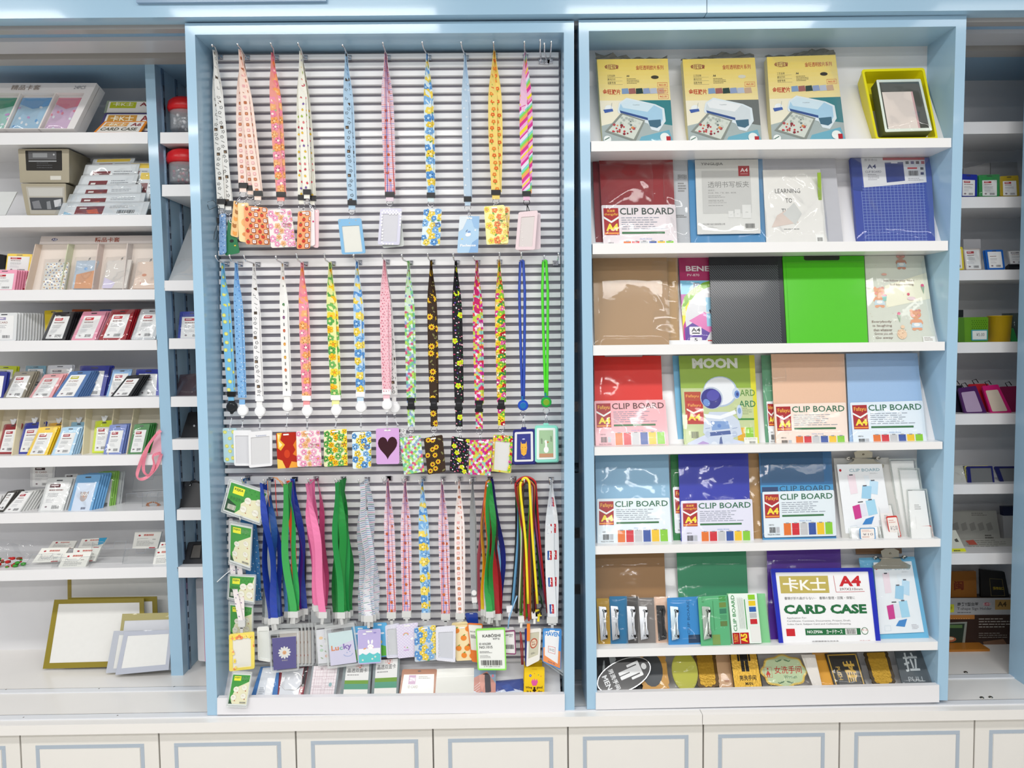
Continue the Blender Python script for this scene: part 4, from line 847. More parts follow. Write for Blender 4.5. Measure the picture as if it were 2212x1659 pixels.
lanyard('white and black lanyard half hidden behind the pink dotted one, white card edge', HR2[7][:2], cD(97, 1010), 'reel', '#eeedec', p_cow, [dict(q=cD(118, 1240, 178, 1240, 184, 1472, 122, 1476), col='#eeeeee', pat=p_cow, Y=.08)], w=12, bulge=2, seed=57, group=G2, crimp=None, Y=.082)
lanyard('pink dotted lanyard with white reel and lilac card with a dark heart', HR2[7][:2], cD(46, 990), 'reel', '#f3c6d0', p_pinkdot, [dict(q=cD(-25, 1240, 131, 1235, 133, 1478, -22, 1480), col='#d8a9e0', art=art_heart, Y=.06)], w=17, bulge=3, seed=58, group=G2, k=1, crimp='#f3f3f5')
for i, (hb, bo, co_, pf, q, lb, lo) in enumerate((
    (HR2[8], (212, 1063), '#cfe8c8', p_puzgreen, (137, 1302, 275, 1285, 303, 1530, 165, 1550), 'pale green puzzle-piece lanyard with black buckle and matching card', 1225),
    (HR2[9], (366, 1063), '#3a281a', p_sun, (298, 1305, 425, 1280, 448, 1530, 325, 1552), 'dark brown sunflower lanyard with black buckle and sunflower card', 1225),
    (HR2[10], (535, 1065), '#17161c', p_blackfloral, (487, 1290, 609, 1312, 590, 1548, 472, 1525), 'black floral lanyard with black buckle and black floral card', 1225),
    (HR2[11], (672, 1080), '#c8206a', p_puzpink, (612, 1318, 762, 1312, 750, 1556, 600, 1548), 'magenta puzzle-piece lanyard with black buckle and matching card', 1240))):
    lanyard(lb, hb[:2], cD(*bo), 'buckle', co_, pf, [dict(q=cD(*q), col=co_, pat=pf, Y=.058-.001*i, m='gloss')], w=17, bulge=2, seed=61+i, group=G2, lower=cD(0, lo)[1])
lanyard('multicoloured flower lanyard with black buckle and flower framed window card', HR2[12][:2], cD(822, 1060), 'buckle', '#d9c93a', p_multi, [dict(q=cD(768, 1280, 904, 1290, 888, 1542, 755, 1526), col='#d9d86a', win=(.12, .17, .13, .05), pat=p_multi, insert='#dfdfdd')], w=17, bulge=2, seed=71, group=G2, lower=cD(0, 1218)[1])
def cord(label, hb, bot, col, reel, cq, col2, art, seed):
    Y = .07; T = top_of(hb); B = P(bot[0], bot[1]-14, Y); t = thing('badge_lanyard', label, 'lanyard', T, G2); mb = MB()
    for s in (-1, 1):
        pts = [T+Vector((s*.0045*math.sin(min(1, k/2)*1.57), -.001*s, -.002*k if k < 3 else 0)) if k < 3 else T.lerp(B, k/14)+Vector((s*(.0075*math.cos(k/14*1.45)+.001), -.003*s, 0)) for k in range(15)]
        mb.tube(pts, .0042, col, 8)
    mb.build('cord', 'satin', t)
    mb = MB(); seg((bot[0], bot[1]-20), (bot[0], bot[1]-10), 7, Y-.006, col2, mb, .012); mb.build('crimp', 'plastic', t)
    c = P(bot[0], bot[1], Y-.004); mb = MB(); disc(mb, c, px2m(11.5, Y), .010, reel); o = mb.build('reel', 'plastic', t); mb = MB(); disc(mb, c+Vector((0, -.004, 0)), px2m(7, Y), .001, col2 if seed == 1 else '#7fa82c', 12); mb.build('reel_cap', 'gloss', o)
    q = cq[0]; clasp(t, (bot[0], bot[1]+12), ((q[0]+q[2])/2, (q[1]+q[3])/2-1), Y)
    sh = Sheet(cq[0], Y-.008); o = slab(sh, .006, cq[1], .006).build('badge_holder', 'plastic', t)
    mb = slab(sh.sub(.38, -.06, .62, .01), .005, cq[1], .002); mb.build('loop_tab', 'plastic', o)
    s2 = sh.sub(.08, .07, .92, .93, .0012); mb = slab(s2, .0015, cq[2], .004); mb.build('bezel', 'gloss', o)
    s3 = sh.sub(.19, .13, .81, .87, .0016); cv = Canvas(s3); art(cv, random.Random(1)); cv.build('insert_print', 'gloss', o)
    s4 = sh.shift((.004, .009, -.004)); slab(s4, .005, cq[1], .006).build('rear_cover', 'plastic', o)
cord('royal blue round cord with blue reel and navy cat badge', HR2[13][:2], cD(970, 1082), '#2348b0', '#1f4fc0', (cD(902, 1247, 1048, 1241, 1052, 1476, 898, 1480), '#262a78', '#e6e6ea'), '#1f6fb0', art_cat, 1)
cord('neon green round cord with green reel and mint bird badge', HR2[14][:2], cD(1127, 1060), '#4fe01c', '#1fa83c', (cD(1050, 1218, 1200, 1217, 1204, 1462, 1050, 1466), '#8fe0cc', '#eef3ee'), '#1f7f8c', art_bird, 2)
# ---------------------------------------------------------------- bottom row: sleeves, bundles and single lanyards
def art_kejea(cv, rg, land=True):
    cv.rect(.03, .05, .97, .95, '#eae6c4'); cv.poly([(.03, .05), (.97, .05), (.9, .3), (.55, .42), (.4, .6), (.42, .78), (.3, .95), (.03, .95)] if land else [(.03, .05), (.97, .05), (.95, .25), (.4, .42), (.22, .6), (.12, .8), (.2, .95), (.03, .95)], '#3f9a3f')
    cv.poly([(.03, .55), (.3, .7), (.3, .95), (.03, .95)] if land else [(.03, .8), (.15, .88), (.22, .95), (.03, .95)], '#1d4a2c')
    for i in range(8): cv.dot(.4+.07*i, .12+.1*(i % 2), .002, '#2d7f34', 6)
    if land:
        cv.rect(.13, .13, .42, .36, '#f1ee3a'); cv.text('KEJEA', .16, .17, .39, .26, '#30602c', .03); cv.text('\u9632\u6c34\u8bc1\u4ef6\u5361', .1, .45, .45, .58, '#2a5f34'); cv.bars(.08, .72, .3, .88, '#e6e6d8')
        C = ((.56, .45), (.84, .4), (.5, .74), (.82, .74))
    else:
        cv.rect(.13, .09, .5, .23, '#f1ee3a'); cv.text('KEJEA', .16, .115, .47, .165, '#30602c', .03); cv.text('\u9632\u6c34\u8bc1\u4ef6\u5361', .54, .1, .9, .2, '#7fa87a'); cv.bars(.6, .88, .92, .93, '#777777')
        C = ((.33, .5), (.75, .44), (.25, .75), (.75, .7))
    for x, y in C: cv.dot(x, y, .0105 if land else .0085, '#d8d3b4', 14); cv.dot(x, y, .0098 if land else .0078, '#f1efe2', 14); cv.greek(x-.08, y-.03, x+.08, y+.03, 2, '#b59a8a', .3); cv.dot(x+.08, y+.1, .0016, '#b5452c', 6)
def sleeve(label, q, Y, land=True, art=art_kejea, group=None, name='card_sleeve', cat='card sleeve', bord='#eef2f1'):
    sh = Sheet(q, Y); t = thing(name, label, cat, sh.pt(.5, 0), group)
    slab(sh.sub(.04, .05, .96, .95), .001, '#dfe3e0').build('card', 'paper', t)
    cv = Canvas(sh.sub(.04, .05, .96, .95)); art(cv, random.Random(4), land) if art is art_kejea else art(cv, random.Random(4)); cv.build('print', 'paper', t)
    pane(sh, .0022).build('clear_cover', 'film', t)
    mb = ring(sh, .0022, bord, .003, (.03, .04, .03, .04), .001, lift=.0024); mb.build('welded_edge', 'clear', t)
    return t, sh
GS = 'green printed card sleeves in a chain'
sleeve('green printed card sleeve with yellow logo, topmost and tilted, largest of the chain', cE(135, 98, 397, 183, 335, 402, 80, 312), .035, True, group=GS)
sleeve('green printed card sleeve hanging second in the chain, under the tilted one', cE(135, 368, 287, 395, 272, 692, 130, 642), (.05, .055), False, group=GS)
sleeve('green printed landscape card sleeve, third in the chain', cE(128, 708, 308, 715, 298, 905, 120, 872), .05, True, group=GS)
sleeve('green printed card sleeve fourth in the chain, behind the yellow window card', cE(130, 885, 290, 905, 288, 1140, 130, 1130), .06, False, group=GS)
sleeve('green printed card sleeve hanging in front of the white tray lip', cE(155, 1332, 282, 1338, 248, 1566, 114, 1562), (.0, -.016), False, group=GS)
# blue dotted ribbon behind the sleeves
t = thing('ribbon_lanyard', 'blue dotted ribbon lanyard hanging behind the green card sleeves', 'lanyard', top_of(HR3[0][:2]))
strap(t, top_of(HR3[0][:2]), P(*cE(300, 880), .09), .03, p_bluedot, '#3f7fb8', .008, 3)
lanyard('white ribbon lanyard with purple marks and a yellow flower window card', cE(165, 345), cE(212, 1028), 'grip', '#f1e8e6', p_sticks, [dict(q=cE(133, 1097, 294, 1080, 296, 1316, 134, 1334), col='#f3de6a', win=(.14, .14, .13, .07), pat=p_yellowflower, Y=.028, insert='#e9e7dd')], w=11, bulge=7, seed=5, Y=.034, group='bottom row single lanyards', a0=30)
mb = MB(); mb.tube([P(*cE(55, 762), .0), P(*cE(110, 712), .02), P(*cE(168, 668), .04)], .0013, '#eceef0', 5); tag(mb.build('cable_tie', 'plastic'), 'white cable tie end sticking out left of the sleeves', 'cable tie')
mb = MB(); pts = cE(190, 380, 205, 365, 200, 345, 212, 340); mb.tube([P(pts[i], pts[i+1], .03) for i in range(0, 8, 2)], .0022, '#e6e8e6', 5); tag(mb.build('hanging_clip', 'plastic'), 'small white plastic clip under the tilted green sleeve', 'clip')
def bundle(items, hb, label, group, seed, m='satin', pat=None, a0=70, rl=(20, 80)):
    """items: (x, y, px width, colour, colour word, bulge) - every ribbon is a lanyard of its own"""
    rg = random.Random(seed); n = len(items)
    for i, it in enumerate(items):
        x, y, w, c, cw, bu = it[:6]; T = top_of(hb)+Vector((rg.uniform(-.006, .006), 0, rg.uniform(-.003, .003))); T.y = .108-.085*i/max(1, n-1)
        Y = .105-.075*i/max(1, n-1); B = P(x, y, Y); t = thing('ribbon_lanyard', label % cw, 'lanyard', T, group)
        mb = MB(); W_ = px2m(w, Y)
        rows = strand(T, B, 1 if bu > 0 else -1, W_, px2m(abs(bu), Y), n=18, wob=(.0065, rg.uniform(.8, 1.6), rg.uniform(0, 6)), a0=a0*rg.uniform(.5, 1), open_=rg.uniform(.3, .6), roll=rg.choice((-1, 1))*rg.uniform(*rl))
        ribbon(rows, c, mb)
        if pat: pat(Canvas(Strip(rows), mb, w=.0003), random.Random(seed+i))
        mb.build('strap', m, t)
        if len(it) < 7: mb = MB(); seg((x, y-4), (x, y+9), w+3, Y-.004, '#d6d7d6', mb, .008); seg((x, y+9), (x+rg.uniform(-3, 3), y+22), 6, Y-.003, '#c9cac9', mb, .005); mb.build('grip_clip', 'plastic', t)
ORD = ['rearmost', 'second from the back', 'third from the back', 'fourth from the back', 'fifth from the back', 'sixth from the back', 'seventh from the back', 'eighth from the back', 'ninth from the back', 'tenth from the back', 'eleventh from the back', 'twelfth from the back', 'foremost']
def od(i, n): return ORD[12] if i == n-1 else ORD[i]
def E_(x, y): return tuple(cE(x, y))
def mk(lst, f): return [tuple(f(a[0], a[1]))+a[2:4]+(od(i, len(lst))+' '+a[4],)+a[5:] for i, a in enumerate(lst)]
bundle(mk([(368, 1000, 15, '#8d9498', 'grey ribbon', -8), (452, 995, 16, '#12329a', 'navy ribbon', 8), (385, 1005, 16, '#a9b0b4', 'light grey ribbon', -3), (440, 1000, 14, '#2d5fae', 'mid blue ribbon', 6), (410, 1010, 16, '#15369c', 'navy ribbon with a fold', -6), (425, 1005, 15, '#1c3fa8', 'royal navy ribbon', 5)], cE), HR3[1][:2], '%s in the navy and grey bundle', 'navy and grey ribbon bundle', 3)
for i, (pts, c, l) in enumerate((((415, 92, 440, 95, 480, 150, 492, 155, 470, 120, 430, 100), '#d98a3a', 'orange cord loop at the top of the navy bundle'), ((428, 110, 432, 200, 437, 290, 443, 340), '#c8322a', 'thin red cord at the top of the navy bundle'), ((378, 115, 382, 190, 392, 280), '#c47a4a', 'thin copper cord at the left of the navy bundle'))):
    pts = cE(*pts); mb = MB(); mb.tube([P(pts[k], pts[k+1], .03) for k in range(0, len(pts), 2)], .0012, c, 5); tag(mb.build('cord', 'satin'), l, 'cord', 'thin cords on the navy bundle')
bundle(mk([(600, 940, 14, '#23242a', 'black ribbon', 8), (510, 965, 15, '#5b94cf', 'sky blue ribbon', -12), (610, 945, 16, '#1d3fa8', 'blue ribbon', 6), (575, 950, 15, '#5b1c8c', 'purple ribbon', 9), (570, 955, 12, '#f0561c', 'orange ribbon', -3), (535, 965, 15, '#1c8f46', 'dark green ribbon', -10), (555, 960, 16, '#2ea852', 'bright green ribbon', 10), (548, 965, 15, '#38a852', 'grass green ribbon', -7)], cE), HR3[2][:2], '%s in the green and purple bundle', 'green and purple ribbon bundle', 8)
bundle(mk([(735, 965, 16, '#e65a92', 'pink ribbon', 10), (690, 915, 15, '#ee6aa2', 'pink ribbon', -7), (725, 965, 16, '#f072a8', 'pink ribbon', 6), (700, 925, 16, '#f27cae', 'pink ribbon', -3), (732, 968, 15, '#f080b0', 'pink ribbon', 5)], cE), HR3[3][:2], '%s in the all-pink bundle', 'pink ribbon bundle', 15, rl=(5, 45))
bundle(mk([(820, 970, 15, '#0f7f34', 'green ribbon', -9), (900, 955, 15, '#128a3a', 'green ribbon', 8), (838, 970, 16, '#0d8236', 'green ribbon', -6), (882, 965, 16, '#149042', 'green ribbon', 6), (860, 965, 17, '#109038', 'green ribbon', 2), (850, 970, 14, '#1a9646', 'green ribbon', -4)], cE), HR3[4][:2], '%s in the all-green bundle', 'green ribbon bundle', 22, rl=(10, 60))
bundle(mk([(985, 985, 15, '#e6e8ee', 'white ribbon with coloured stripes', -7), (1068, 975, 16, '#e2e4ec', 'white ribbon with coloured stripes', 7), (1005, 990, 16, '#e9ebf0', 'white ribbon with coloured stripes', -4), (1045, 985, 16, '#e4e6ee', 'white ribbon with coloured stripes', 4), (1025, 992, 17, '#ebecf2', 'white ribbon with coloured stripes', 0)], cE), HR3[5][:2], '%s in the striped bundle', 'striped ribbon bundle', 29, 'cloth', p_hstripe)
def grip(lb, hb, bo, col, pat, card, seed, w=16, **k): return lanyard(lb, hb[:2], bo, 'grip', col, pat, card, w=w, seed=seed, group='bottom row single lanyards', **k)
PR = (.12, .13, .12, .08)
pearl = lambda cv, rg: [cv.dot(u, v, .0012, '#fbfbff', 5) for u, v, k in grid(cv, .006, rg, .1)]
grip('first plaid lanyard of the bottom row, beside the striped bundle, with a pale window card', HR3[7], cF(75, 975), '#eddbe6', p_plaid, [dict(q=cF(35, 1040, 125, 1025, 130, 1245, 45, 1250), col='#dcdcea', win=PR, border=pearl, insert='#cfd2d6', Y=.066)], 81)
grip('second plaid lanyard of the bottom row, with a lilac check card showing a rainbow', HR3[8], cF(172, 968), '#eddbe6', p_plaid, [dict(q=cF(107, 1038, 246, 1022, 222, 1240, 118, 1252), col='#ece8f6', art=art_rainbowcard, Y=.058)], 83)
grip('bottom row lanyard of blue and yellow flowers with a dusty blue flower card', HR3[9], cF(295, 978), '#b8d9ee', p_blueflower, [dict(q=cF(222, 1055, 358, 1035, 372, 1260, 225, 1274), col='#c6d3de', pat=p_blueflower, Y=.05)], 85)
grip('third plaid lanyard of the bottom row, with a pearl white window card', HR3[10], cF(422, 985), '#eddbe6', p_plaid, [dict(q=cF(360, 1050, 488, 1040, 485, 1275, 361, 1262), col='#e4e5f0', win=(.13, .16, .13, .08), border=pearl, insert='#cdd0d8', Y=.042)], 87)
grip('white lanyard of brown and pink squares with a cream card of oranges and bears', HR3[11], cF(515, 980), '#f7ecea', p_bears, [dict(q=cF(463, 1046, 590, 1036, 598, 1262, 490, 1268), col='#f7e3b4', pat=p_orange, Y=.054)], 89)
t = lanyard('plain grey ribbon lanyard with a white oval snap, narrowest in the bottom row', HR3[12][:2], cF(603, 850), 'none', '#9a9da2', None, [], w=12, bulge=1, seed=91, group='bottom row single lanyards')
mb = MB(); seg(cF(605, 860), cF(608, 895), 11, .068, '#f0f0f2', mb, .006); c = P(*cF(605, 832), .066); disc(mb, c, .0085, .006, '#f2f2f4', 14); mb.build('snap_clip', 'plastic', t)
mb = MB(); seg(cF(607, 896), cF(610, 930), 8, .07, '#b5b8bc', mb, .003); mb.build('clear_tab', 'plastic', t)
bundle(mk([(660, 955, 13, '#b09a86', 'tan ribbon', -9), (765, 975, 14, '#1d2f8f', 'navy ribbon', 12), (655, 960, 13, '#e8748c', 'pink ribbon', -16), (745, 975, 13, '#7fb8e0', 'pale blue ribbon', 8), (760, 980, 15, '#c01c28', 'red ribbon', 7), (735, 980, 14, '#17171c', 'black ribbon', 5), (670, 950, 13, '#f0d21c', 'yellow ribbon', -9), (690, 955, 13, '#ee6a1c', 'orange ribbon', -5), (700, 960, 13, '#56d62c', 'lime ribbon', 3), (750, 980, 15, '#a8121e', 'dark red ribbon', -3), (690, 955, 13, '#e9e6e2', 'white ribbon', -2), (715, 960, 14, '#1f8f3c', 'green ribbon', 4), (705, 965, 14, '#2fa34a', 'leaf green ribbon', -6)], cF), HR3[13][:2], '%s in the rainbow ribbon bundle', 'rainbow ribbon bundle', 33)
def cordloop(x0, xm, x1, yt, yb, c, r, Y, label, h=22):
    pts = [(x0, yb), ((x0+xm)/2-h*.3, (yb+yt)/2), (xm-h*1.25, yt+90), (xm-h, yt+24), (xm, yt), (xm+h, yt+24), (xm+h*1.25, yt+90), ((x1+xm)/2+h*.4, (yb+yt)/2), (x1, yb)]
    fine = []
    for i in range(len(pts)-1):
        a = pts[max(0, i-1)]; b, c2 = pts[i], pts[i+1]; d = pts[min(len(pts)-1, i+2)]
        for k in range(4):
            s = k/4; fine.append(tuple(.5*(2*b[j]+(c2[j]-a[j])*s+(2*a[j]-5*b[j]+4*c2[j]-d[j])*s*s+(-a[j]+3*b[j]-3*c2[j]+d[j])*s**3) for j in (0, 1)))
    fine.append(pts[-1]); w = [P(*cF(*p), Y) for p in fine]; mb = MB(); mb.tube(w, r, c, 6)
    t = thing('cord_lanyard', label, 'lanyard', P(*cF(xm, yt), Y), 'thick bundle of coloured cords'); mb.build('cord', 'satin', t)
    return t
CL = [('#17181c', 'black', 840, 1045, 100, 950, .0036), ('#1c6b34', 'dark green', 905, 1040, 94, 900, .005), ('#6fb0dc', 'sky blue', 850, 1000, 98, 930, .005), ('#b0508c', 'mauve', 880, 1065, 102, 900, .0042), ('#c4181f', 'red', 960, 1075, 90, 960, .0036),
      ('#202226', 'second black', 875, 985, 108, 960, .0048), ('#6fd83a', 'lime', 905, 940, 106, 980, .0052), ('#f09030', 'orange', 930, 965, 110, 1000, .0035), ('#e6e2da', 'cream', 890, 1010, 115, 930, .0028), ('#8c1c24', 'maroon', 950, 1000, 112, 960, .003), ('#c42a30', 'bright red', 925, 955, 120, 1010, .003), ('#3a2a1c', 'dark brown', 905, 985, 124, 960, .0026), ('#f4df20', 'bright yellow', 950, 1010, 96, 900, .0042)]
CQ = []
for i, (c, n, xa, xb, yt, yb, r) in enumerate(CL): CQ.append(cordloop(xa, 932+(i % 3)*5, xb, yt, yb, c, r, .1-.0066*i, n+' cord loop in the thick bundle near the right end of the bottom row', (46, 50, 38, 34, 52, 40, 30, 42, 28, 44, 24, 18, 24)[i]))
for i, (x, y, c) in enumerate(((830, 945, '#e8e8ec'), (905, 1010, '#e4e4e0'), (990, 985, '#e9e9e6'), (1015, 970, '#f0dc30'), (1045, 960, '#5a5a60'))):
    mb = MB(); seg(cF(x, y-28), cF(x+3, y+12), 13, .03, c, mb, .008); seg(cF(x+2, y+12), cF(x, y+45), 5, .032, c, mb, .004); mb.build('grip_clip', 'plastic', CQ[(i*3) % 13])
# black strap curl and small coloured danglers under the cords
rows = []
for k in range(17):
    a = k/16*3.4-.3; x, y = 1000+48*math.sin(a), 880-75*math.cos(a); p = P(*cF(x, y), .028); d = Vector((.004*math.cos(a*.6), .010, .003)); rows.append((p-d, p+d))
mb = ribbon(rows, '#262429'); tag(mb.build('ribbon_end', 'satin'), 'curled end of a black ribbon right of the cord bundle', 'ribbon')
mb = MB(); seg(cF(953, 1030), cF(952, 1140), 7, .024, '#f0862a', mb, .004); tag(mb.build('wrist_tab', 'plastic'), 'orange wrist tab under the cord bundle', 'tab')
mb = MB(); pts = cF(900, 1080, 905, 1200, 910, 1290, 918, 1290, 915, 1180, 905, 1090); mb.tube([P(pts[k], pts[k+1], .04) for k in range(0, len(pts), 2)], .0022, '#8f1a22', 6); tag(mb.build('cord_end', 'satin'), 'dark red cord end dangling left of the tilted navy badge', 'cord')
mb = MB(); pts = cF(822, 1060, 828, 1000, 850, 930, 880, 850); mb.tube([P(pts[k], pts[k+1], .03) for k in range(0, len(pts), 2)], .0022, '#8fc0e8', 6); tag(mb.build('cord_lanyard', 'satin'), 'pale blue wrist cord left of the thick cord bundle', 'cord')
lanyard('white basketball lanyard with red and blue player emblems and a blue backing', HR3[16][:2], cF(1105, 1005), 'grip', '#eef0f3', p_ball, [dict(q=cF(1045, 1060, 1165, 1062, 1160, 1325, 1042, 1272), col='#3f8fd6', Y=.03, art=lambda cv, rg: (cv.rect(.04, .55, .96, .97, '#f0955a'), cv.poly([(.1, .08), (.88, .05), (.82, .88), (.12, .78)], '#f1f1f2'), cv.text('HAVEN', .12, .08, .9, .2, '#3f8fd6', .04), cv.frame(.3, .48, .68, .66, .0012, '#d8574a'), cv.text('\uffe54.5', .36, .53, .62, .61, '#555555'), cv.text('6mm.6L', .3, .88, .7, .94, '#24407c')))], w=20, bulge=5, seed=95, group='bottom row single lanyards', Y=.04)
t = thing('ribbon_lanyard', 'royal blue ribbon showing behind the white basketball lanyard', 'lanyard', top_of(HR3[16][:2])); strap(t, top_of(HR3[16][:2], -1), P(*cF(1120, 1000), .085), .016, None, '#1d3a9a', .008, 2, 'satin')
# ---------------------------------------------------------------- badge holders at the foot of the bottom row
GB = 'badge holders under the bottom row'
def bholder(label, q, Y, col, group=GB, name='badge_holder', clearm=None, **k):
    sh = Sheet(q, Y); t = thing(name, label, 'badge holder', sh.pt(.5, 0), group)
    holder(t, q, Y, col, name='shell', **k); return t
bholder('plain white badge holder under the navy and grey bundle', cE(312, 1050, 388, 1045, 400, 1275, 318, 1262), .05, '#e9ebe8', win=(.12, .12, .1, .08), insert='#dfe3e0')
def clearbadge(label, q, Y, art, inset=(.1, .17, .1, .06), col='#eceef0', group=GB, shell='#eef1f2'):
    sh = Sheet(q, Y); t = thing('badge_holder', label, 'badge holder', sh.pt(.5, 0), group)
    s2 = sh.sub(inset[0], inset[1], 1-inset[2], 1-inset[3], -.001); slab(s2, .001, col).build('insert', 'paper', t)
    if art: cv = Canvas(s2); art(cv, random.Random(2)); cv.build('insert_print', 'paper', t)
    pane(sh, .0006).build('clear_cover', 'film', t)
    ring(sh, .004, shell, .005, (.06, .09, .06, .04), .003).build('shell', 'clear', t)
    return t, sh
for i in range(5):
    x = 115-i*23; clearbadge('clear badge holder in the row behind the navy daisy card, '+('farthest', 'fourth', 'third', 'second', 'nearest')[i]+' from it', cE(415+x, 1040-2*i, 578+x, 1022+2*i, 582+x, 1298, 420+x, 1300+3*i), .085-.008*i, art_cats if i == 0 else (lambda cv, rg: (cv.rect(0, 0, 1, 1, '#e6ddd6'), cv.dot(.8, .35, .005, '#b88a7a', 8), cv.dot(.85, .75, .003, '#c86a5a', 6))), col='#dfd8d2')
clearbadge('clear badge holder with a smiling white daisy on navy', cE(385, 1075, 578, 1060, 580, 1326, 400, 1346), .042, art_daisy, inset=(.1, .18, .09, .06))
clearbadge('clear badge holder of small animals half hidden by the lucky card', cE(680, 1040, 800, 1025, 800, 1290, 700, 1300), .06, art_cats, inset=(.04, .12, .1, .05))
clearbadge('clear badge holder lettered in rainbow script with a blue smile', cE(743, 1048, 932, 1020, 972, 1290, 763, 1318), .05, art_lucky)
clearbadge('empty clear badge holder between the pink and green bundles', cE(640, 920, 795, 915, 800, 1030, 640, 1030), .1, None, col='#d6d8da')
clearbadge('large empty clear badge holder behind the blue sky cards', cE(850, 1015, 945, 1010, 985, 1180, 870, 1200), .08, None, col='#d6d8da')
bholder('sky and meadow badge card behind the white rabbit card, left side showing', cE(915, 1048, 1030, 1045, 1030, 1270, 915, 1272), .06, '#62b6e6', art=art_sky)
bholder('sky and sunflower badge card behind the white rabbit card, right side showing', cE(1050, 1025, 1142, 1022, 1147, 1238, 1060, 1245), .066, '#62b6e6', art=art_sky)
bholder('lilac and teal badge card with a white rabbit', cE(955, 1070, 1102, 1062, 1106, 1280, 960, 1290), .045, '#c9c2e8', art=art_bunny)
bholder('lime green framed badge holder with a white printed card and barcode', cF(613, 1063, 803, 1054, 812, 1326, 628, 1325), .024, '#8fe65a', win=(.04, .035, .04, .03), insert='#f0f2ee', art=art_kaboshi)
bholder('purple-red framed badge holder showing right of the lime green one', cF(775, 1078, 868, 1070, 874, 1226, 790, 1222), .04, '#8c3a6c', win=(.05, .04, .07, .04), insert='#f0eeee', art=lambda cv, rg: art_kaboshi(cv, rg, False))
bholder('blue badge holder peeking out above the lime green one', cF(545, 962, 628, 960, 632, 1035, 560, 1025), .075, '#1d3f9c')
bholder('orange edged badge holder peeking out left of the lime green one', cF(560, 1025, 660, 1030, 650, 1280, 590, 1270), .05, '#ea7a2a', win=(.06, .03, .05, .3), insert='#efefe8', art=lambda cv, rg: (cv.text('RD:E:', .1, .25, .5, .3, '#555555'), cv.greek(.1, .4, .6, .55, 3, '#777777')))
bholder('cream round-cornered badge holder tucked behind the orange print card', cF(460, 1025, 560, 1015, 580, 1060, 465, 1070), .062, '#ead9a8')
bholder('tilted navy backed badge holder with a round red jelly print', cF(945, 1065, 1035, 1058, 1024, 1262, 938, 1306), (.03, .03), '#ece9e2', win=(.14, .1, .14, .2), insert='#c9c6b0', art=art_moongames)
slabn = Sheet(cF(928, 1062, 960, 1060, 960, 1290, 932, 1300), .045); tag(slab(slabn, .004, '#1f2f8c', .003).build('badge_holder', 'plastic'), 'navy badge holder edge behind the jelly print badge', 'badge holder', GB)
clearbadge('large clear badge holder behind the orange and blue basketball card', cF(1050, 1050, 1188, 1085, 1193, 1378, 1042, 1270), .052, None, col='#dfe3e6')
bholder('small white card with a red frame behind the purple-red badge holder', cF(770, 1060, 860, 1050, 862, 1085, 775, 1085), .055, '#f0eef0')
# ---------------------------------------------------------------- things standing in the tray
GT = 'card packs in the lanyard unit tray'
def tray(label, q, col, art=None, name='card_pack', m='paper', Yt=.075, Yb=.03, T=.004, r=0, wrap=None, cat='card pack', n=1):
    sh = Sheet(q, (Yt, Yb)); t = thing(name, label, cat, sh.pt(.5, 1), GT); slab(sh, T, col, r).build('body', m, t)
    if art: cv = Canvas(sh); art(cv, random.Random(6)); cv.build('print', m, t)
    if wrap: film(sh, wrap, int(q[0]), 6, 8, w=.002).build('wrapper', 'film', t)
    return t
def art_double(cv, rg):
    cv.rect(.1, 0, .92, 1, '#e2e2e0'); cv.rect(.1, .45, .92, .7, '#6f9a3c'); cv.rect(.1, .55, .92, .7, '#5a9a80'); cv.rect(.1, .7, .92, 1, '#ece9e4'); cv.text('\u6676\u900f\u53cc\u9762\u5361', .16, .12, .86, .24, '#6a6a6a', .01); cv.greek(.16, .29, .8, .34, 1, '#9a9a9a'); cv.ell(.6, .1, .004, .002, '#d88a7a'); cv.frame(.45, .0, .72, .09, .0006, '#c0504a'); cv.text('\u5e84\u5c0a', .49, .015, .68, .075, '#c0504a')
yb = 1520
tray('blue edged clear card pack at the left of the tray', cE(335, 1305, 455, 1300, 440, 1520, 265, 1520), '#3f78b8', lambda cv, rg: (cv.poly([(.14, .03), (.9, .02), (.78, .98), (.18, .98)], '#dfe3ea'), cv.greek(.25, .62, .5, .9, 5, '#b0b4bc'), cv.poly([(.5, .35), (.85, .35), (.72, .9), (.5, .9)], '#f6f7f9')), wrap=.003)
tray('maroon backed clear pack with a white loop string in the tray', cE(455, 1340, 640, 1300, 600, 1520, 425, 1520), '#8c1f30', lambda cv, rg: (cv.poly([(.1, .02), (.85, .02), (.82, 1), (.12, 1)], '#dcdee3'), cv.rect(.87, .0, .99, .6, '#2a1c22'), cv.text('C', .86, .66, .95, .76, '#f0e6da', .05)), wrap=.002)
mb = MB(); pts = cE(475, 1370, 468, 1420, 490, 1450, 560, 1455, 595, 1420, 598, 1370, 575, 1345, 545, 1340); mb.tube([P(pts[k], pts[k+1], .045) for k in range(0, len(pts), 2)], .0016, '#f3f3f4', 6); tag(mb.build('loop_string', 'satin'), 'white loop string in front of the maroon pack', 'string')
tray('pack of pale pink grid printed cards in the tray', cE(665, 1300, 842, 1295, 810, 1520, 635, 1520), '#8f979c', lambda cv, rg: (cv.rect(.06, 0, .93, 1, '#e8dfe2'), [cv.rect(.06+.087*i, 0, .065+.087*i, 1, '#d9b9c2', up=False) for i in range(10)], [cv.rect(.06, .1*i, .93, .1*i+.006, '#d9b9c2', up=False) for i in range(10)], [cv.frame(.15+.4*(i % 2), .12+.25*(i//2), .45+.4*(i % 2), .33+.25*(i//2), .0006, '#b08a98') for i in range(6)], cv.ell(.75, .55, .005, .006, '#8fb0b4'), cv.text('\u5361', .3, .05, .42, .13, '#7a5a68')))
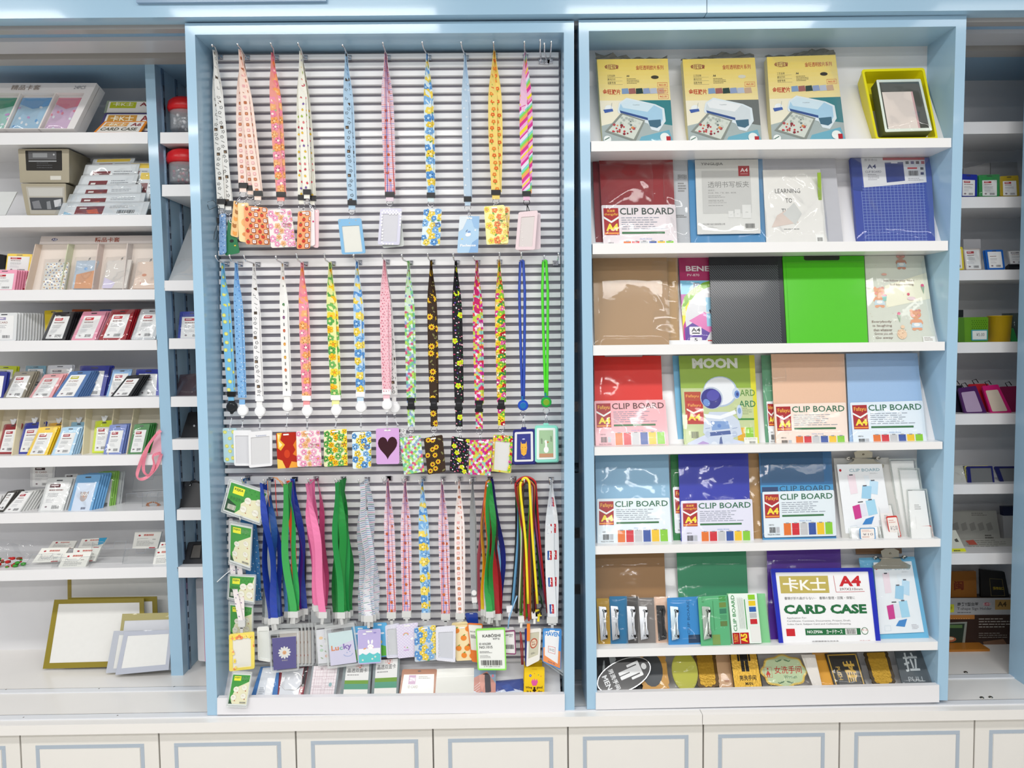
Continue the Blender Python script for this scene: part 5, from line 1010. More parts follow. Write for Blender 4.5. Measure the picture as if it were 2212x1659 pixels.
tray('first clear pack of double-sided cards with green printed header in the tray', cE(868, 1288, 1045, 1285, 1030, 1520, 840, 1520), '#7f8a8c', art_double)
tray('second clear pack of double-sided cards, right of the first, in the tray', cE(1058, 1265, 1155, 1262, 1190, 1262, 1180, 1520)[:2]+cF(130, 1250, 118, 1520)+cE(1040, 1520), '#7f8a8c', art_double)
tray('brown leather badge wallet with a white card in the tray', cF(145, 1320, 368, 1318, 352, 1515, 120, 1515), '#9c5a2c', lambda cv, rg: (cv.poly([(.07, .18), (.93, .17), (.96, 1), (.04, 1)], '#e9e4da'), cv.rect(.22, .2, .42, .5, '#b58fae'), cv.text('ZPAI', .24, .28, .4, .4, '#f1eef0', .04), cv.greek(.5, .24, .88, .34, 2, '#9a9a98'), cv.text('ID CARD', .22, .54, .5, .63, '#8a8480', .01), cv.ell(.5, .07, .006, .002, '#4a2a18')), r=.006, m='gloss', name='badge_wallet', cat='badge wallet')
tray('empty clear plastic sleeve in the tray right of the brown wallet', cF(368, 1318, 605, 1310, 602, 1515, 352, 1515), '#d9d9d2', lambda cv, rg: (cv.line(0, .28, 1, .25, .0015, '#eeeee8'),), name='clear_sleeve', m='gloss', cat='card sleeve')
def art_headph(cv, rg):
    cv.rect(0, 0, 1, 1, '#8fa3b8'); cv.poly([(0, .3), (.6, .1), (1, .5), (1, .8), (.3, 1), (0, 1)], '#c98a7c'); cv.poly([(0, .7), (.8, 1), (0, 1)], '#d9dfe8'); cv.ell(.55, .3, .014, .013, '#2a2230', 0, 12); cv.poly([(.25, .2), (.5, .2), (.52, .5), (.4, .72), (.32, .55), (.24, .5), (.28, .4)], '#d99a8a'); cv.poly([(.5, .3), (.75, .3), (.8, .75), (.55, .8)], '#2a2230'); cv.ell(.86, .25, .007, .008, '#7fa8c8', 0, 10); cv.ell(.86, .25, .004, .005, '#d97a8a', 0, 8)
    cv.poly([(.35, .75), (.6, .8), (.75, 1), (.3, 1)], '#3f86b8')
    for i in range(5): cv.line(.05, .6+.08*i, .3, .45+.09*i, .0007, '#f0f4f8')
tray('card printed with a profile of a person in headphones, in the tray', cF(602, 1318, 745, 1312, 742, 1515, 596, 1515), '#8fa3b8', art_headph, name='printed_card', m='gloss', cat='card')
tray('film bag of navy cords lying in the tray', cF(742, 1395, 918, 1380, 922, 1515, 735, 1515), '#1d3a8a', lambda cv, rg: (cv.poly([(0, .6), (.5, .4), (1, .6), (1, 1), (0, 1)], '#cfd6e6'), cv.poly([(.2, .3), (.5, .2), (.7, .55), (.4, .6)], '#24489c'), cv.ell(.7, .9, .006, .003, '#a8b4d8')), name='cord_bag', wrap=.012, cat='bag', Yt=.06)
def art_yellow(cv, rg):
    cv.poly([(.35, .45), (.42, .36), (.46, .42), (.5, .34), (.56, .42), (.62, .36), (.68, .45), (.6, .56), (.42, .56)], '#e05aa0'); cv.rect(.47, .6, .56, .82, '#2a1c18'); cv.ell(.515, .7, .006, .003, '#2a1c18'); cv.text('Wing', .08, .58, .4, .66, '#3a2a18', .02); cv.text('good', .62, .57, .9, .67, '#3a2a18', .02); cv.text('is a', .15, .7, .36, .75, '#3a2a18', .02); cv.text('day', .68, .7, .9, .79, '#3a2a18', .02); cv.flower(.3, .26, .004, '#4a5ac8', '#f0f0f0', 5); cv.dot(.7, .24, .0016, '#4fae6a', 6); cv.dot(.82, .28, .0014, '#d8574a', 6); cv.dot(.5, .2, .0012, '#c86a2a', 6)
    for k in range(6): cv.line(.1+.13*k, .92, .165+.13*k, .88, .0008, '#8a6a18'); cv.line(.165+.13*k, .88, .23+.13*k, .92, .0008, '#8a6a18')
    cv.rect(.38, .06, .62, .075, '#d9a812')
tray('glossy yellow card with a pink tulip print standing in the tray', cF(928, 1306, 1056, 1304, 1054, 1520, 920, 1520), '#f3cb1c', art_yellow, name='printed_card', m='gloss', r=.005, Yt=.05, Yb=.025, cat='card')
tray('plain yellow card behind the tulip print card', cF(925, 1270, 1040, 1262, 1040, 1400, 920, 1400), '#eec21c', None, name='printed_card', m='gloss', Yt=.07, Yb=.065, r=.003, cat='card')
# ================================================================ goods on the sloping shelves
def base_thing(name, label, cat, sh, group=None): return thing(name, label, cat, sh.pt(.5, 1), group)
YT, YB_ = .122, .034
def art_filmbox(cv, rg, sheen='#a9cfe6', teal='#2c7f86', tags=1, hole='#3c3420'):
    [cv.rect(0, .05*k, 1, .05*k+.05, '#%02x%02x%02x' % (238+k//3, 208+int(k*1.6), 96+k*7), up=(k == 0)) for k in range(11)]; cv.poly([(0, .5), (1, .5), (1, 1), (0, 1)], '#f1ead2')
    cv.poly([(.55, .5), (1, .5), (1, .95), (.8, .9), (.7, .7)], teal); cv.poly([(0, .8), (.4, .72), (1, .8), (1, 1), (0, 1)], '#aab6b4'); cv.poly([(.55, .93), (.95, .85), (1, 1), (.5, 1)], '#6fb0c4')
    cv.ell(.2, .095, .0195, .0088, '#8c2a1c', 0, 16); cv.ell(.2, .095, .018, .0074, '#f3dc78', 0, 16); cv.text('\u91d1\u65fa\u6052\u8a89', .1, .07, .3, .12, '#8c2a1c', .02)
    cv.text('\u91d1\u65fa\u900f\u660e\u80f6\u7247\u7cfb\u5217', .54, .08, .93, .135, '#b5321c', .01)
    for i, s_ in enumerate(('\u5de5\u827a\u540d\u79f0', '\u6fc0\u5149\u6253\u5370', '\u6295\u5f71\u4e13\u7528')): cv.text(s_, .13, .19+.043*i, .24, .217+.043*i, '#3f3f3f'); cv.line(.13, .224+.043*i, .34, .224+.043*i, .0005, '#555555')
    cv.text('A4', .4, .195, .44, .22, '#2c2c2c', .03); cv.greek(.4, .24, .6, .31, 4, '#6a6240', .35)
    cv.ell(.8, .225, .0115, .006, hole, 0, 14)
    cv.text('\u91d1\u65fa\u80f6\u7247', .05, .365, .3, .43, '#c0361c', .02)
    for i, c in enumerate(('#7f9cc0', '#a0605a', '#1c3a34', '#8fa0c4', '#b8c0d0', '#c9a88a')): cv.poly([(.32+.1*i, .36), (.41+.1*i, .355), (.42+.1*i, .42), (.32+.1*i, .425)], c)
    for i in range(tags*3 if tags == 1 else 1): cv.frame(.83, .29+.07*i, .97, .345+.07*i, .0007, '#d8402c'); cv.text('\u00a565.00', .85, .305+.07*i, .95, .33+.07*i, '#d8503c')
    # printer, drawn on the box, its body in a flat printed colour
    cv.dot(.12, .6, .0125, '#eef2f0', 16); cv.poly([(.04, .61), (.17, .6), (.18, .63), (.06, .65)], '#3f5fa8'); cv.line(.15, .6, .17, .53, .0008, '#7a8a9a')
    cv.poly([(.24, .62), (.27, .53), (.38, .47), (.78, .55), (.9, .6), (.91, .75), (.8, .87), (.7, .85), (.66, .78), (.25, .65)], '#dfe9ee')
    cv.poly([(.26, .61), (.29, .54), (.38, .49), (.76, .56), (.87, .61), (.87, .73), (.79, .83), (.68, .81), (.66, .73), (.28, .64)], sheen); cv.poly([(.29, .54), (.38, .49), (.76, .56), (.66, .64), (.32, .59)], '#d3e6ef' if sheen != '#d5dde0' else '#eceff0'); cv.poly([(.27, .62), (.66, .71), (.66, .74), (.28, .65)], '#2f4f8c')
    cv.poly([(.66, .74), (.84, .73), (.84, .8), (.78, .83), (.68, .81)], '#3f6a80'); cv.text('Copalstar', .46, .55, .56, .565, '#5a6a78')
    # the photo coming out of it
    cv.poly([(.29, .65), (.62, .74), (.46, .99), (.04, .87)], '#8a9088'); cv.poly([(.31, .67), (.59, .75), (.44, .96), (.09, .86)], '#d6dbd0')
    for k in range(44):
        a, b = rg.random(), rg.random(); u = .31+.28*a-.22*b+.06*a*b; v = .68+.075*a+.18*b
        cv.dot(u, v, rg.uniform(.0022, .0048), rg.choice(('#c8343c', '#e08a4a', '#8c2430', '#7fae8c', '#dfe3d4', '#b04a50', '#5a8a5c') if b > .45 else ('#9fb0a0', '#b0b8b0', '#74807a', '#c9cfc4')), 7)
    for x, y, r in ((.07, .96, .011), (.88, .94, .014)): cv.dot(x, y, r, '#eef2ee', 16)
    cv.rect(.9, .93, .96, .985, '#b5202c'); cv.line(.03, .97, .1, .94, .003, '#5a7a6c')
def filmbox(label, q, tlc, **k):
    sh = Sheet(q, (.098, .022)); t = base_thing('film_box', label, 'box', sh, 'boxes of printing film')
    slab(sh, .026, '#efe2a6', cside='#d8cf9c').build('carton', 'paper', t); cv = Canvas(sh); art_filmbox(cv, random.Random(8), **k); cv.build('print', 'gloss', t)
    # loose gathered film on top
    mb = MB(); rg = random.Random(int(q[0])); vs = []; n = 16
    for j in range(4):
        for i in range(n+1):
            u = i/n*1.02-.01; p = sh.pt(u, 0, .004); h = j/3
            vs.append(p+Vector((rg.uniform(-.002, .002), .006+.016*h+rg.uniform(-.004, .004), (.019*h*(.75+.4*math.sin(u*5+q[0])))+rg.uniform(-.002, .002)*j)))
    mb.add(vs, [(j*(n+1)+i, j*(n+1)+i+1, (j+1)*(n+1)+i+1, (j+1)*(n+1)+i) for j in range(3) for i in range(n)], '#8f8a80'); mb.build('gathered_film', 'sheet', t)
    film(sh, .0012, int(q[0]), 8, 10, w=.0035).build('wrapper', 'film', t)
filmbox('yellow printing film box with three red price tags, under the left frame', cG(157, 282, 645, 277, 686, 856, 198, 858), 1)
filmbox('middle yellow printing film box, pictured printer greyish white, one price tag', cG(748, 282, 1245, 270, 1296, 856, 790, 858), 1, sheen='#d5dde0', teal='#6a6f6c', tags=0, hole='#d9d4c0')
filmbox('yellow printing film box next to the yellow basket, lamp reflected on it', cH(52, 266, 525, 250, 596, 838, 88, 852), 1, tags=2, hole='#2c2418')
# yellow basket with a wrapped frame
sh = Sheet(cH(704, 352, 1136, 341, 1232, 834, 806, 838), (.085, .015)); t = base_thing('basket', 'bright yellow plastic basket standing on its side on the top sloping shelf', 'basket', sh)
ring(sh, .004, '#e6dc14', .008, (.035, .035, .035, .03), .006, n=4).build('rim', 'plastic', t)
mb = MB(); O = rrect(sh.W, sh.H, .01, 4); I_ = [(.035+u*.93, .035+v*.935) for u, v in rrect(sh.W*.93, sh.H*.935, .008, 4)]; J_ = [(.075+u*.85, .07+v*.86) for u, v in rrect(sh.W*.85, sh.H*.86, .01, 4)]
n = len(O); dpt = .045
A = [sh.pt(u, v, 0) for u, v in I_]; B = [sh.pt(u, v, -dpt) for u, v in J_]; C_ = [sh.pt(u, v, 0) for u, v in O]; D_ = [sh.pt(.5+(u-.5)*.93, .5+(v-.5)*.93, -dpt-.002) for u, v in O]
mb.add(A+B, [(i, (i+1) % n, n+(i+1) % n, n+i) for i in range(n)]+[tuple(range(n, 2*n))], '#e3d912'); mb.add(C_+D_, [(i, n+i, n+(i+1) % n, (i+1) % n) for i in range(n)]+[tuple(range(2*n-1, n-1, -1))], '#dccf10'); mb.build('tub', 'plastic', t)
s2 = Sheet(cH(806, 424, 1110, 418, 1192, 772, 868, 782), (.055, .0)); t = base_thing('wrapped_frame', 'film wrapped green-black photo frame pack lying in the yellow basket', 'photo frame', s2)
slab(s2, .035, '#55603f', .002, cside='#5a6038').build('pack', 'paper', t); ring(s2, .003, '#e6efe2', .003, (.05, .05, .05, .05)).build('frame_rim', 'plastic', t)
cv = Canvas(s2); cv.rect(.04, .04, .96, .96, '#3f4238'); cv.rect(.08, .24, .72, .97, '#e6d9cf'); cv.rect(.72, .24, .76, .97, '#d2a8a8'); cv.build('print', 'paper', t)
film(s2, .007, 5, 10, 12, w=.006).build('wrapper', 'film', t)
# ---------------------------------------------------------------- clip boards
SB = 'boards and packs on the sloping shelves'
def board(label, q, col, m='board', T=.003, lab=None, brand='Fafayu', title='#2b6b4c', lbg='#eef1f4', wrap=.0022, Y=(YT, YB_), name='clipboard', art=None, cat='clipboard', seed=0, lq=None, r=0, clipedge=False, wseed=0, wgrid=(10, 14), extend=None):
    sh = Sheet(q, Y); t = base_thing(name, label, cat, sh, SB)
    o = slab(sh, T, col, r).build('board', m, t)
    if art: cv = Canvas(sh); art(cv, random.Random(7)); cv.build('print', 'gloss', t)
    top = sh
    if lab:
        k = Y; f = (lab[1]+lab[3])/2; f0 = (f-(q[1]+q[3])/2)/max(1, (q[5]+q[7])/2-(q[1]+q[3])/2); f1 = ((lab[5]+lab[7])/2-(q[1]+q[3])/2)/max(1, (q[5]+q[7])/2-(q[1]+q[3])/2); yt = Y[0]+(Y[1]-Y[0])*f0-.003; yb = Y[0]+(Y[1]-Y[0])*f1-.003
        ls = Sheet(lab, (yt, yb)); lb = slab(ls, .0008, lbg, .004).build('label_card', 'gloss', t); cv = Canvas(ls); clipboard_label(cv, brand, title, None, lab[8] if len(lab) > 8 else 1); cv.build('label_print', 'gloss', lb)
    if clipedge:
        mb = slab(sh.sub(.16, -.01, .72, .012, .002), .003, '#b9bcc0'); mb.build('clip', 'metal', t)
    if wrap: film(sh.sub(-.01, -.01, 1.015, 1.0, .0015), wrap, int(q[0])+wseed, *wgrid, w=.008+wrap*.5).build('wrapper', 'film', t)
    return t, sh
def lift(q, d): return q
BK = (YT+.014, YB_+.012)
# row 2
board('dark red clipboards, spine edge of the wrapped stack behind the front one', cG(128, 972, 560, 972, 580, 1556, 150, 1556), '#7c1420', T=.012, Y=(YT+.012, YB_+.012), wrap=.004, cat='clipboard')
board('grey see-through writing board behind the dark red clipboards', cG(600, 972, 782, 972, 802, 1556, 620, 1556), '#b9bcc0', m='paper', Y=(YT+.009, YB_+.009), art=lambda cv, rg: (cv.text('\u900f\u660e\u4e66\u5199\u677f\u5939', .6, .18, .95, .24, '#6a6a6a'), cv.greek(.6, .28, .95, .4, 4, '#8a8a8a'), cv.greek(.5, .66, .95, .7, 2, '#7a7a7a')), wrap=.006)
board('dark red clipboard with a white lettered label, deeply creased film', cG(172, 972, 680, 970, 704, 1556, 202, 1556), '#8a0c18', lab=cG(188, 1286, 698, 1282, 712, 1556, 202, 1560)+[1.31], brand='shengyllai', title='#3c4a44', lbg='#eadfe2', wrap=.006, wgrid=(14, 18))
t, sh = board('blue wrapped clipboard stack behind the grey white writing board card', cG(784, 972, 1300, 970, 1322, 1550, 805, 1556), '#3f86b8', T=.012, Y=(YT+.004, YB_+.004), wrap=.005)
def art_ying(cv, rg):
    cv.text('YINGLIJIA', .09, .04, .44, .085, '#444444', .01); cv.rect(.1, .155, .87, .73, '#c6c6c3'); cv.rect(.68, .09, .855, .23, '#a82c34'); cv.text('A4', .71, .12, .83, .175, '#f0e6e4', .015); cv.rect(.71, .195, .83, .203, '#d9a8a8')
    cv.text('\u900f\u660e\u4e66\u5199\u677f\u5939', .19, .3, .84, .385, '#7f7f7d'); cv.text('\u9002\u7528\u4e8e:', .19, .41, .3, .43, '#8a8a88'); cv.text('\u529e\u516c\u5ba4\u3001\u5b66\u6821\u3001\u5382\u623f\u3001\u8d85\u5e02\u3001\u94f6\u884c\u7b49', .19, .445, .63, .465, '#8f8f8c'); cv.greek(.19, .49, .5, .53, 2, '#9a9a98', .35)
    cv.text('WRITED PLATE', .19, .55, .43, .572, '#8f8f8c'); cv.greek(.19, .585, .64, .61, 1, '#a8a8a5', .25); cv.greek(.19, .62, .55, .65, 1, '#a8a8a5', .3)
    for x, y, w, h in ((.5, .7, .08, .09), (.6, .68, .09, .11), (.72, .62, .14, .18)): cv.rect(x, y, x+w, y+h, '#dededb'); cv.text('A4', x+w*.35, y+h*.5, x+w*.65, y+h*.6, '#a8a8a5')
    cv.text('\u6d59\u6c5f\u535a\u529b\u4f73\u6587\u5177\u6709\u9650\u516c\u53f8', .09, .86, .44, .885, '#8a8a88'); cv.greek(.09, .905, .35, .93, 2, '#9a9a98', .3); cv.bars(.76, .87, .91, .93, '#6a6a68')
board('grey white writing board card headed in dark capitals, red size square', cG(833, 975, 1268, 970, 1286, 1480, 850, 1487), '#d9d9d5', m='paper', T=.002, Y=(YT-.004, .04), art=art_ying, wrap=None, name='writing_board', cat='writing board')
def art_learn(cv, rg):
    for s_, b in (('LEARNING', (.19, .26, .62, .32)), ('TO', (.36, .39, .47, .45)), ('THINK', (.28, .53, .55, .59))): cv.text(s_, *b, '#5a5a5a', .0)
    cv.poly([(.1, .78), (.2, .62), (.35, .55), (.5, .6), (.55, .72), (.4, .74)], '#d9c8be'); cv.poly([(.3, .6), (.5, .45), (.62, .6), (.5, .75)], '#cfd0cd'); cv.greek(.3, .8, .7, .83, 1, '#8a8a8a', .3); cv.rect(.82, .88, .95, .98, '#f4f4f0'); cv.bars(.84, .92, .93, .97)
board('clear writing board in crinkled film behind the white notebook', cH(22, 966, 520, 962, 580, 1550, 48, 1556), '#b9bac0', m='paper', Y=(YT+.004, YB_+.004), wrap=None, name='writing_board', cat='writing board')
t, sh = board('white notebook lettered about learning to think, heavily creased film and green spine', cH(25, 1045, 425, 1040, 545, 1550, 50, 1556)[:2]+cH(420, 1040, 470, 1550, 50, 1556), '#e6e4df', m='paper', Y=(YT-.016, YB_-.002), art=art_learn, wrap=.010, wgrid=(16, 20), name='notebook', cat='notebook')
mb = MB(); s3 = Sheet(cH(402, 1062, 425, 1060, 436, 1385, 414, 1388), .075); slab(s3, .003, '#8fae2c').build('spine', 'plastic', t)
def art_blue4(cv, rg):
    n = 17
    cv.up()
    for i in range(n+1): cv.rect(.1+.78*i/n, .3, .1+.78*i/n+.006, 1, '#7f93cc', up=False)
    cv.up()
    for j in range(21): cv.rect(.1, .34+.0335*j, .9, .34+.0335*j+.005, '#7f93cc', up=False)
    cv.poly([(.0, 0), (.12, 0), (.12, .4), (0, .38)], '#35488f'); cv.poly([(.13, 0), (.92, 0), (.93, .3), (.14, .355)], '#dcdde0'); cv.text('\u601d\u5b66\u529e\u516c', .17, .01, .33, .04, '#4a4a5a'); cv.rect(.4, 0, .92, .03, '#b0202c')
    cv.text('A4', .2, .08, .31, .13, '#3c4470', .02); cv.text('CLIP BOARD', .17, .155, .37, .18, '#6a6a78'); cv.greek(.2, .2, .36, .28, 4, '#7a7a84', .3); cv.poly([(.42, .06), (.65, .055), (.66, .28), (.43, .3)], '#2f3f80'); cv.rect(.5, .045, .58, .07, '#e9e9ec')
    for i in range(4): cv.rect(.68+.065*i, .045, .72+.065*i, .08, ('#4a4a50', '#5a4a7c', '#5a3a44', '#b03040')[i])
    cv.rect(.7, .12, .82, .14, '#c02c30'); cv.bars(.71, .16, .83, .22); cv.rect(.86, .12, .9, .15, '#4a4a50'); cv.rect(.86, .18, .9, .21, '#3f3f6a'); cv.greek(.7, .25, .92, .29, 2, '#8a8a92', .3)
board('royal blue squared clipboard in film with a white header card', cH(628, 962, 1182, 957, 1214, 1540, 678, 1548), '#3549a0', T=.012, art=art_blue4, wrap=.005, wgrid=(12, 16))
# row 3
board('brown kraft board at the left of the third sloping shelf', cI(72, 88, 636, 88, 656, 770, 88, 772), '#a88660', wrap=.0012, m='board', name='kraft_board', cat='board')
board('second brown kraft board in film, its edge showing right of the first', cI(500, 88, 718, 88, 735, 770, 510, 772), '#b08c5c', Y=BK, wrap=.006, name='kraft_board', cat='board')
def art_benef(cv, rg):
    cv.rect(0, 0, 1, 1, '#b03a9c'); cv.rect(0, 0, 1, .27, '#a8145c'); cv.poly([(.45, .27), (1, .2), (1, .27)], '#7fb820'); cv.rect(0, .27, 1, .425, '#7fc6e8')
    cv.text('BENEF', .1, .105, .53, .165, '#ece4e8', .03); cv.text('PV-870', .115, .195, .3, .222, '#e6d6de'); cv.text('PVC', .2, .295, .46, .358, '#22305c', .03); cv.text('R', .5, .295, .6, .358, '#22305c', .03)
    for r, c in ((.17, '#7fb820'), (.152, '#ece31c'), (.134, '#c0208c'), (.115, '#dcdce0')): cv.ell(.62, 1.02 if r > .13 else .72, r*.98, r*1.3 if r > .13 else r*1.0, c, 0, 30)
    cv.poly([(.03, .8), (.2, .72), (.42, .85), (.3, 1), (.03, 1)], '#5c3a9c'); cv.poly([(.1, .72), (.35, .62), (.55, .75), (.42, .85)], '#e07ab8')
    cv.rect(.38, .46, 1, .62, '#9ad0ea'); cv.poly([(.42, .6), (.6, .56), (.62, .6), (.44, .64)], '#4a4a50'); cv.rect(.38, .64, 1, .78, '#8fcce8'); cv.rect(.5, .69, .62, .75, '#2a2a3a'); cv.rect(.46, .47, .56, .52, '#2a2a3a')
    cv.rect(.1, .785, .29, .875, '#e9e6ea', .003); cv.text('A4', .13, .8, .27, .84, '#2c2c34', .02); cv.rect(.14, .85, .26, .862, '#2c2c34'); cv.rect(.1, .9, .29, .985, '#e9e6ea', .003); cv.text('5', .17, .91, .22, .945, '#2c2c34', .02); cv.rect(.13, .955, .27, .98, '#2c2c34'); cv.text('SETS', .15, .96, .25, .975, '#e9e6ea'); cv.rect(.38, .93, .52, .99, '#c81c24'); cv.text('CLEAR', .4, .945, .5, .96, '#f0e0e0')
board('magenta and blue printed binding cover pack, half covered by the black board', cI(726, 88, 1230, 88, 1250, 772, 768, 772), '#b03a9c', T=.006, Y=BK, art=art_benef, wrap=.0025, name='cover_pack', cat='pack')
def art_carbon(cv, rg):
    cv.rect(0, 0, 1, .1, '#24262c'); cv.up()
    for k in range(64):
        x = -.9+k*.031; cv.clip = False
        a, b = (x, .1), (x+.9, 1.0)
        x0 = max(0, x); y0 = .1+(x0-x); x1 = min(.94, x+.9); y1 = .1+(x1-x)
        if x1 > x0: cv.line(x0, y0, x1, y1, .0017, '#6c7178', up=False)
        cv.clip = True
    cv.rect(.94, 0, 1, 1, '#2a2c34')
board('black carbon weave board with fine diagonal stripes', cI(958, 88)+cJ(172, 84, 208, 754)+cI(988, 766), '#26282c', T=.006, Y=(YT-.004, YB_-.004), art=art_carbon, wrap=None, m='plastic', name='carbon_board', cat='board')
t, sh = board('glossy lime green clip case with a dark grip slot', cJ(178, 84, 798, 80, 830, 750, 213, 756), '#4fc01a', T=.010, Y=(YT-.008, YB_-.008), wrap=None, m='plastic', name='clip_case', cat='clip case', r=.003, art=lambda cv, rg: (cv.rect(0, 0, 1, .07, '#43b014'), cv.line(.03, .075, 1, .07, .0008, '#7fd84a'), cv.line(.035, 0, .035, 1, .0006, '#3aa010'), cv.rect(.26, -.02, .7, .05, '#252a22', .006)))
def teddy(cv, u, v, r, c='#e8a57f', bow=True, cup=None):
    W_, H_ = cv.s.W, cv.s.H; f = lambda x: x*r/W_; g = lambda y: y*r/H_
    for s_ in (-1, 1): cv.dot(u+f(.75)*s_, v-g(.75), r*.34, c, 10)
    cv.ell(u, v, r*1.05, r*.85, c, 0, 16); cv.ell(u, v+g(1.9), r*.95, r*1.15, c, 0, 14)
    for s_ in (-1, 1): cv.ell(u+f(.85)*s_, v+g(1.5), r*.3, r*.55, c, -25*s_, 9); cv.ell(u+f(.55)*s_, v+g(3.0), r*.42, r*.28, c, 0, 9); cv.dot(u+f(.6)*s_, v+g(.2), r*.18, '#f0909a', 7); cv.dot(u+f(.35)*s_, v-g(.05), r*.06, '#5a3a30', 5)
    cv.ell(u, v+g(.2), r*.1, r*.07, '#6a3f34', 0, 6); cv.poly([(u-f(.9), v+g(1.7)), (u+f(.9), v+g(1.7)), (u+f(1.05), v+g(2.7)), (u-f(1.05), v+g(2.7))], '#c9dbe4'); cv.ell(u, v+g(2.1), r*.6, r*.35, '#f3f3f0', 0, 10)
    if bow:
        for s_ in (-1, 1): cv.ell(u+f(.5)+f(.3)*s_, v-g(.8), r*.26, r*.17, '#d98f8a', 20*s_, 8)
    if cup: cv.poly([(u+f(.5), v+g(.9)), (u+f(1.5), v+g(.7)), (u+f(1.3), v+g(1.9)), (u+f(.7), v+g(1.9))], '#8fc9bf'); cv.ell(u+f(1), v+g(.75), r*.5, r*.2, '#ef9fb4', 0, 9)
def art_teddy(cv, rg):
    cv.poly([(.3, .35), (1, .2), (1, .5), (.3, .6)], '#f2efd6'); teddy(cv, .2, .42, .0155, cup=True); teddy(cv, .74, .68, .0155); teddy(cv, .6, -.0, .014, '#c98a72')
    cv.text('Just follow your heart', .28, .28, .78, .31, '#7a5a54'); cv.text('and keep smiling', .38, .325, .76, .355, '#7a5a54')
    for i, s_ in enumerate(('Everybody', 'is laughing', 'then whatever', 'Gomes you will', 'Go away')): cv.text(s_, .06+.01*i, .745+.045*i, .36, .775+.045*i, '#7a5a50')
    for x, y in ((.48, .68), (.9, .36)): cv.poly([(x-.03, y), (x+.03, y), (x+.005, y+.09)], '#9fb49a'); cv.dot(x, y-.01, .005, '#e05a86', 8)
    cv.ell(.7, .5, .013, .006, '#ecd3d6', 0, 10); cv.dot(.66, .45, .0045, '#d8506a', 8); cv.ell(.3, .22, .009, .004, '#e9b0a0', 0, 8)
    cv.ell(.5, .9, .014, .016, '#f0cfae', 0, 12); cv.dot(.52, .82, .006, '#f0cfae', 8)
    for k in range(16): cv.dot(rg.uniform(.44, .56), rg.uniform(.85, .95), .0011, '#b8866a', 5)
    for k in range(26): cv.dot(rg.random(), rg.random(), .001, '#c9a08a', 4)
    cv.rect(.8, .93, .98, .99, '#f3f3ee'); cv.greek(.82, .94, .96, .985, 3, '#8a7a70', .4)
board('pale board printed with peach teddy bears and handwriting, in shiny film', cJ(803, 80, 1256, 78, 1352, 744, 836, 750), '#d9dccf', m='paper', T=.004, art=art_teddy, wrap=.003, wgrid=(12, 16), name='printed_board', cat='board')
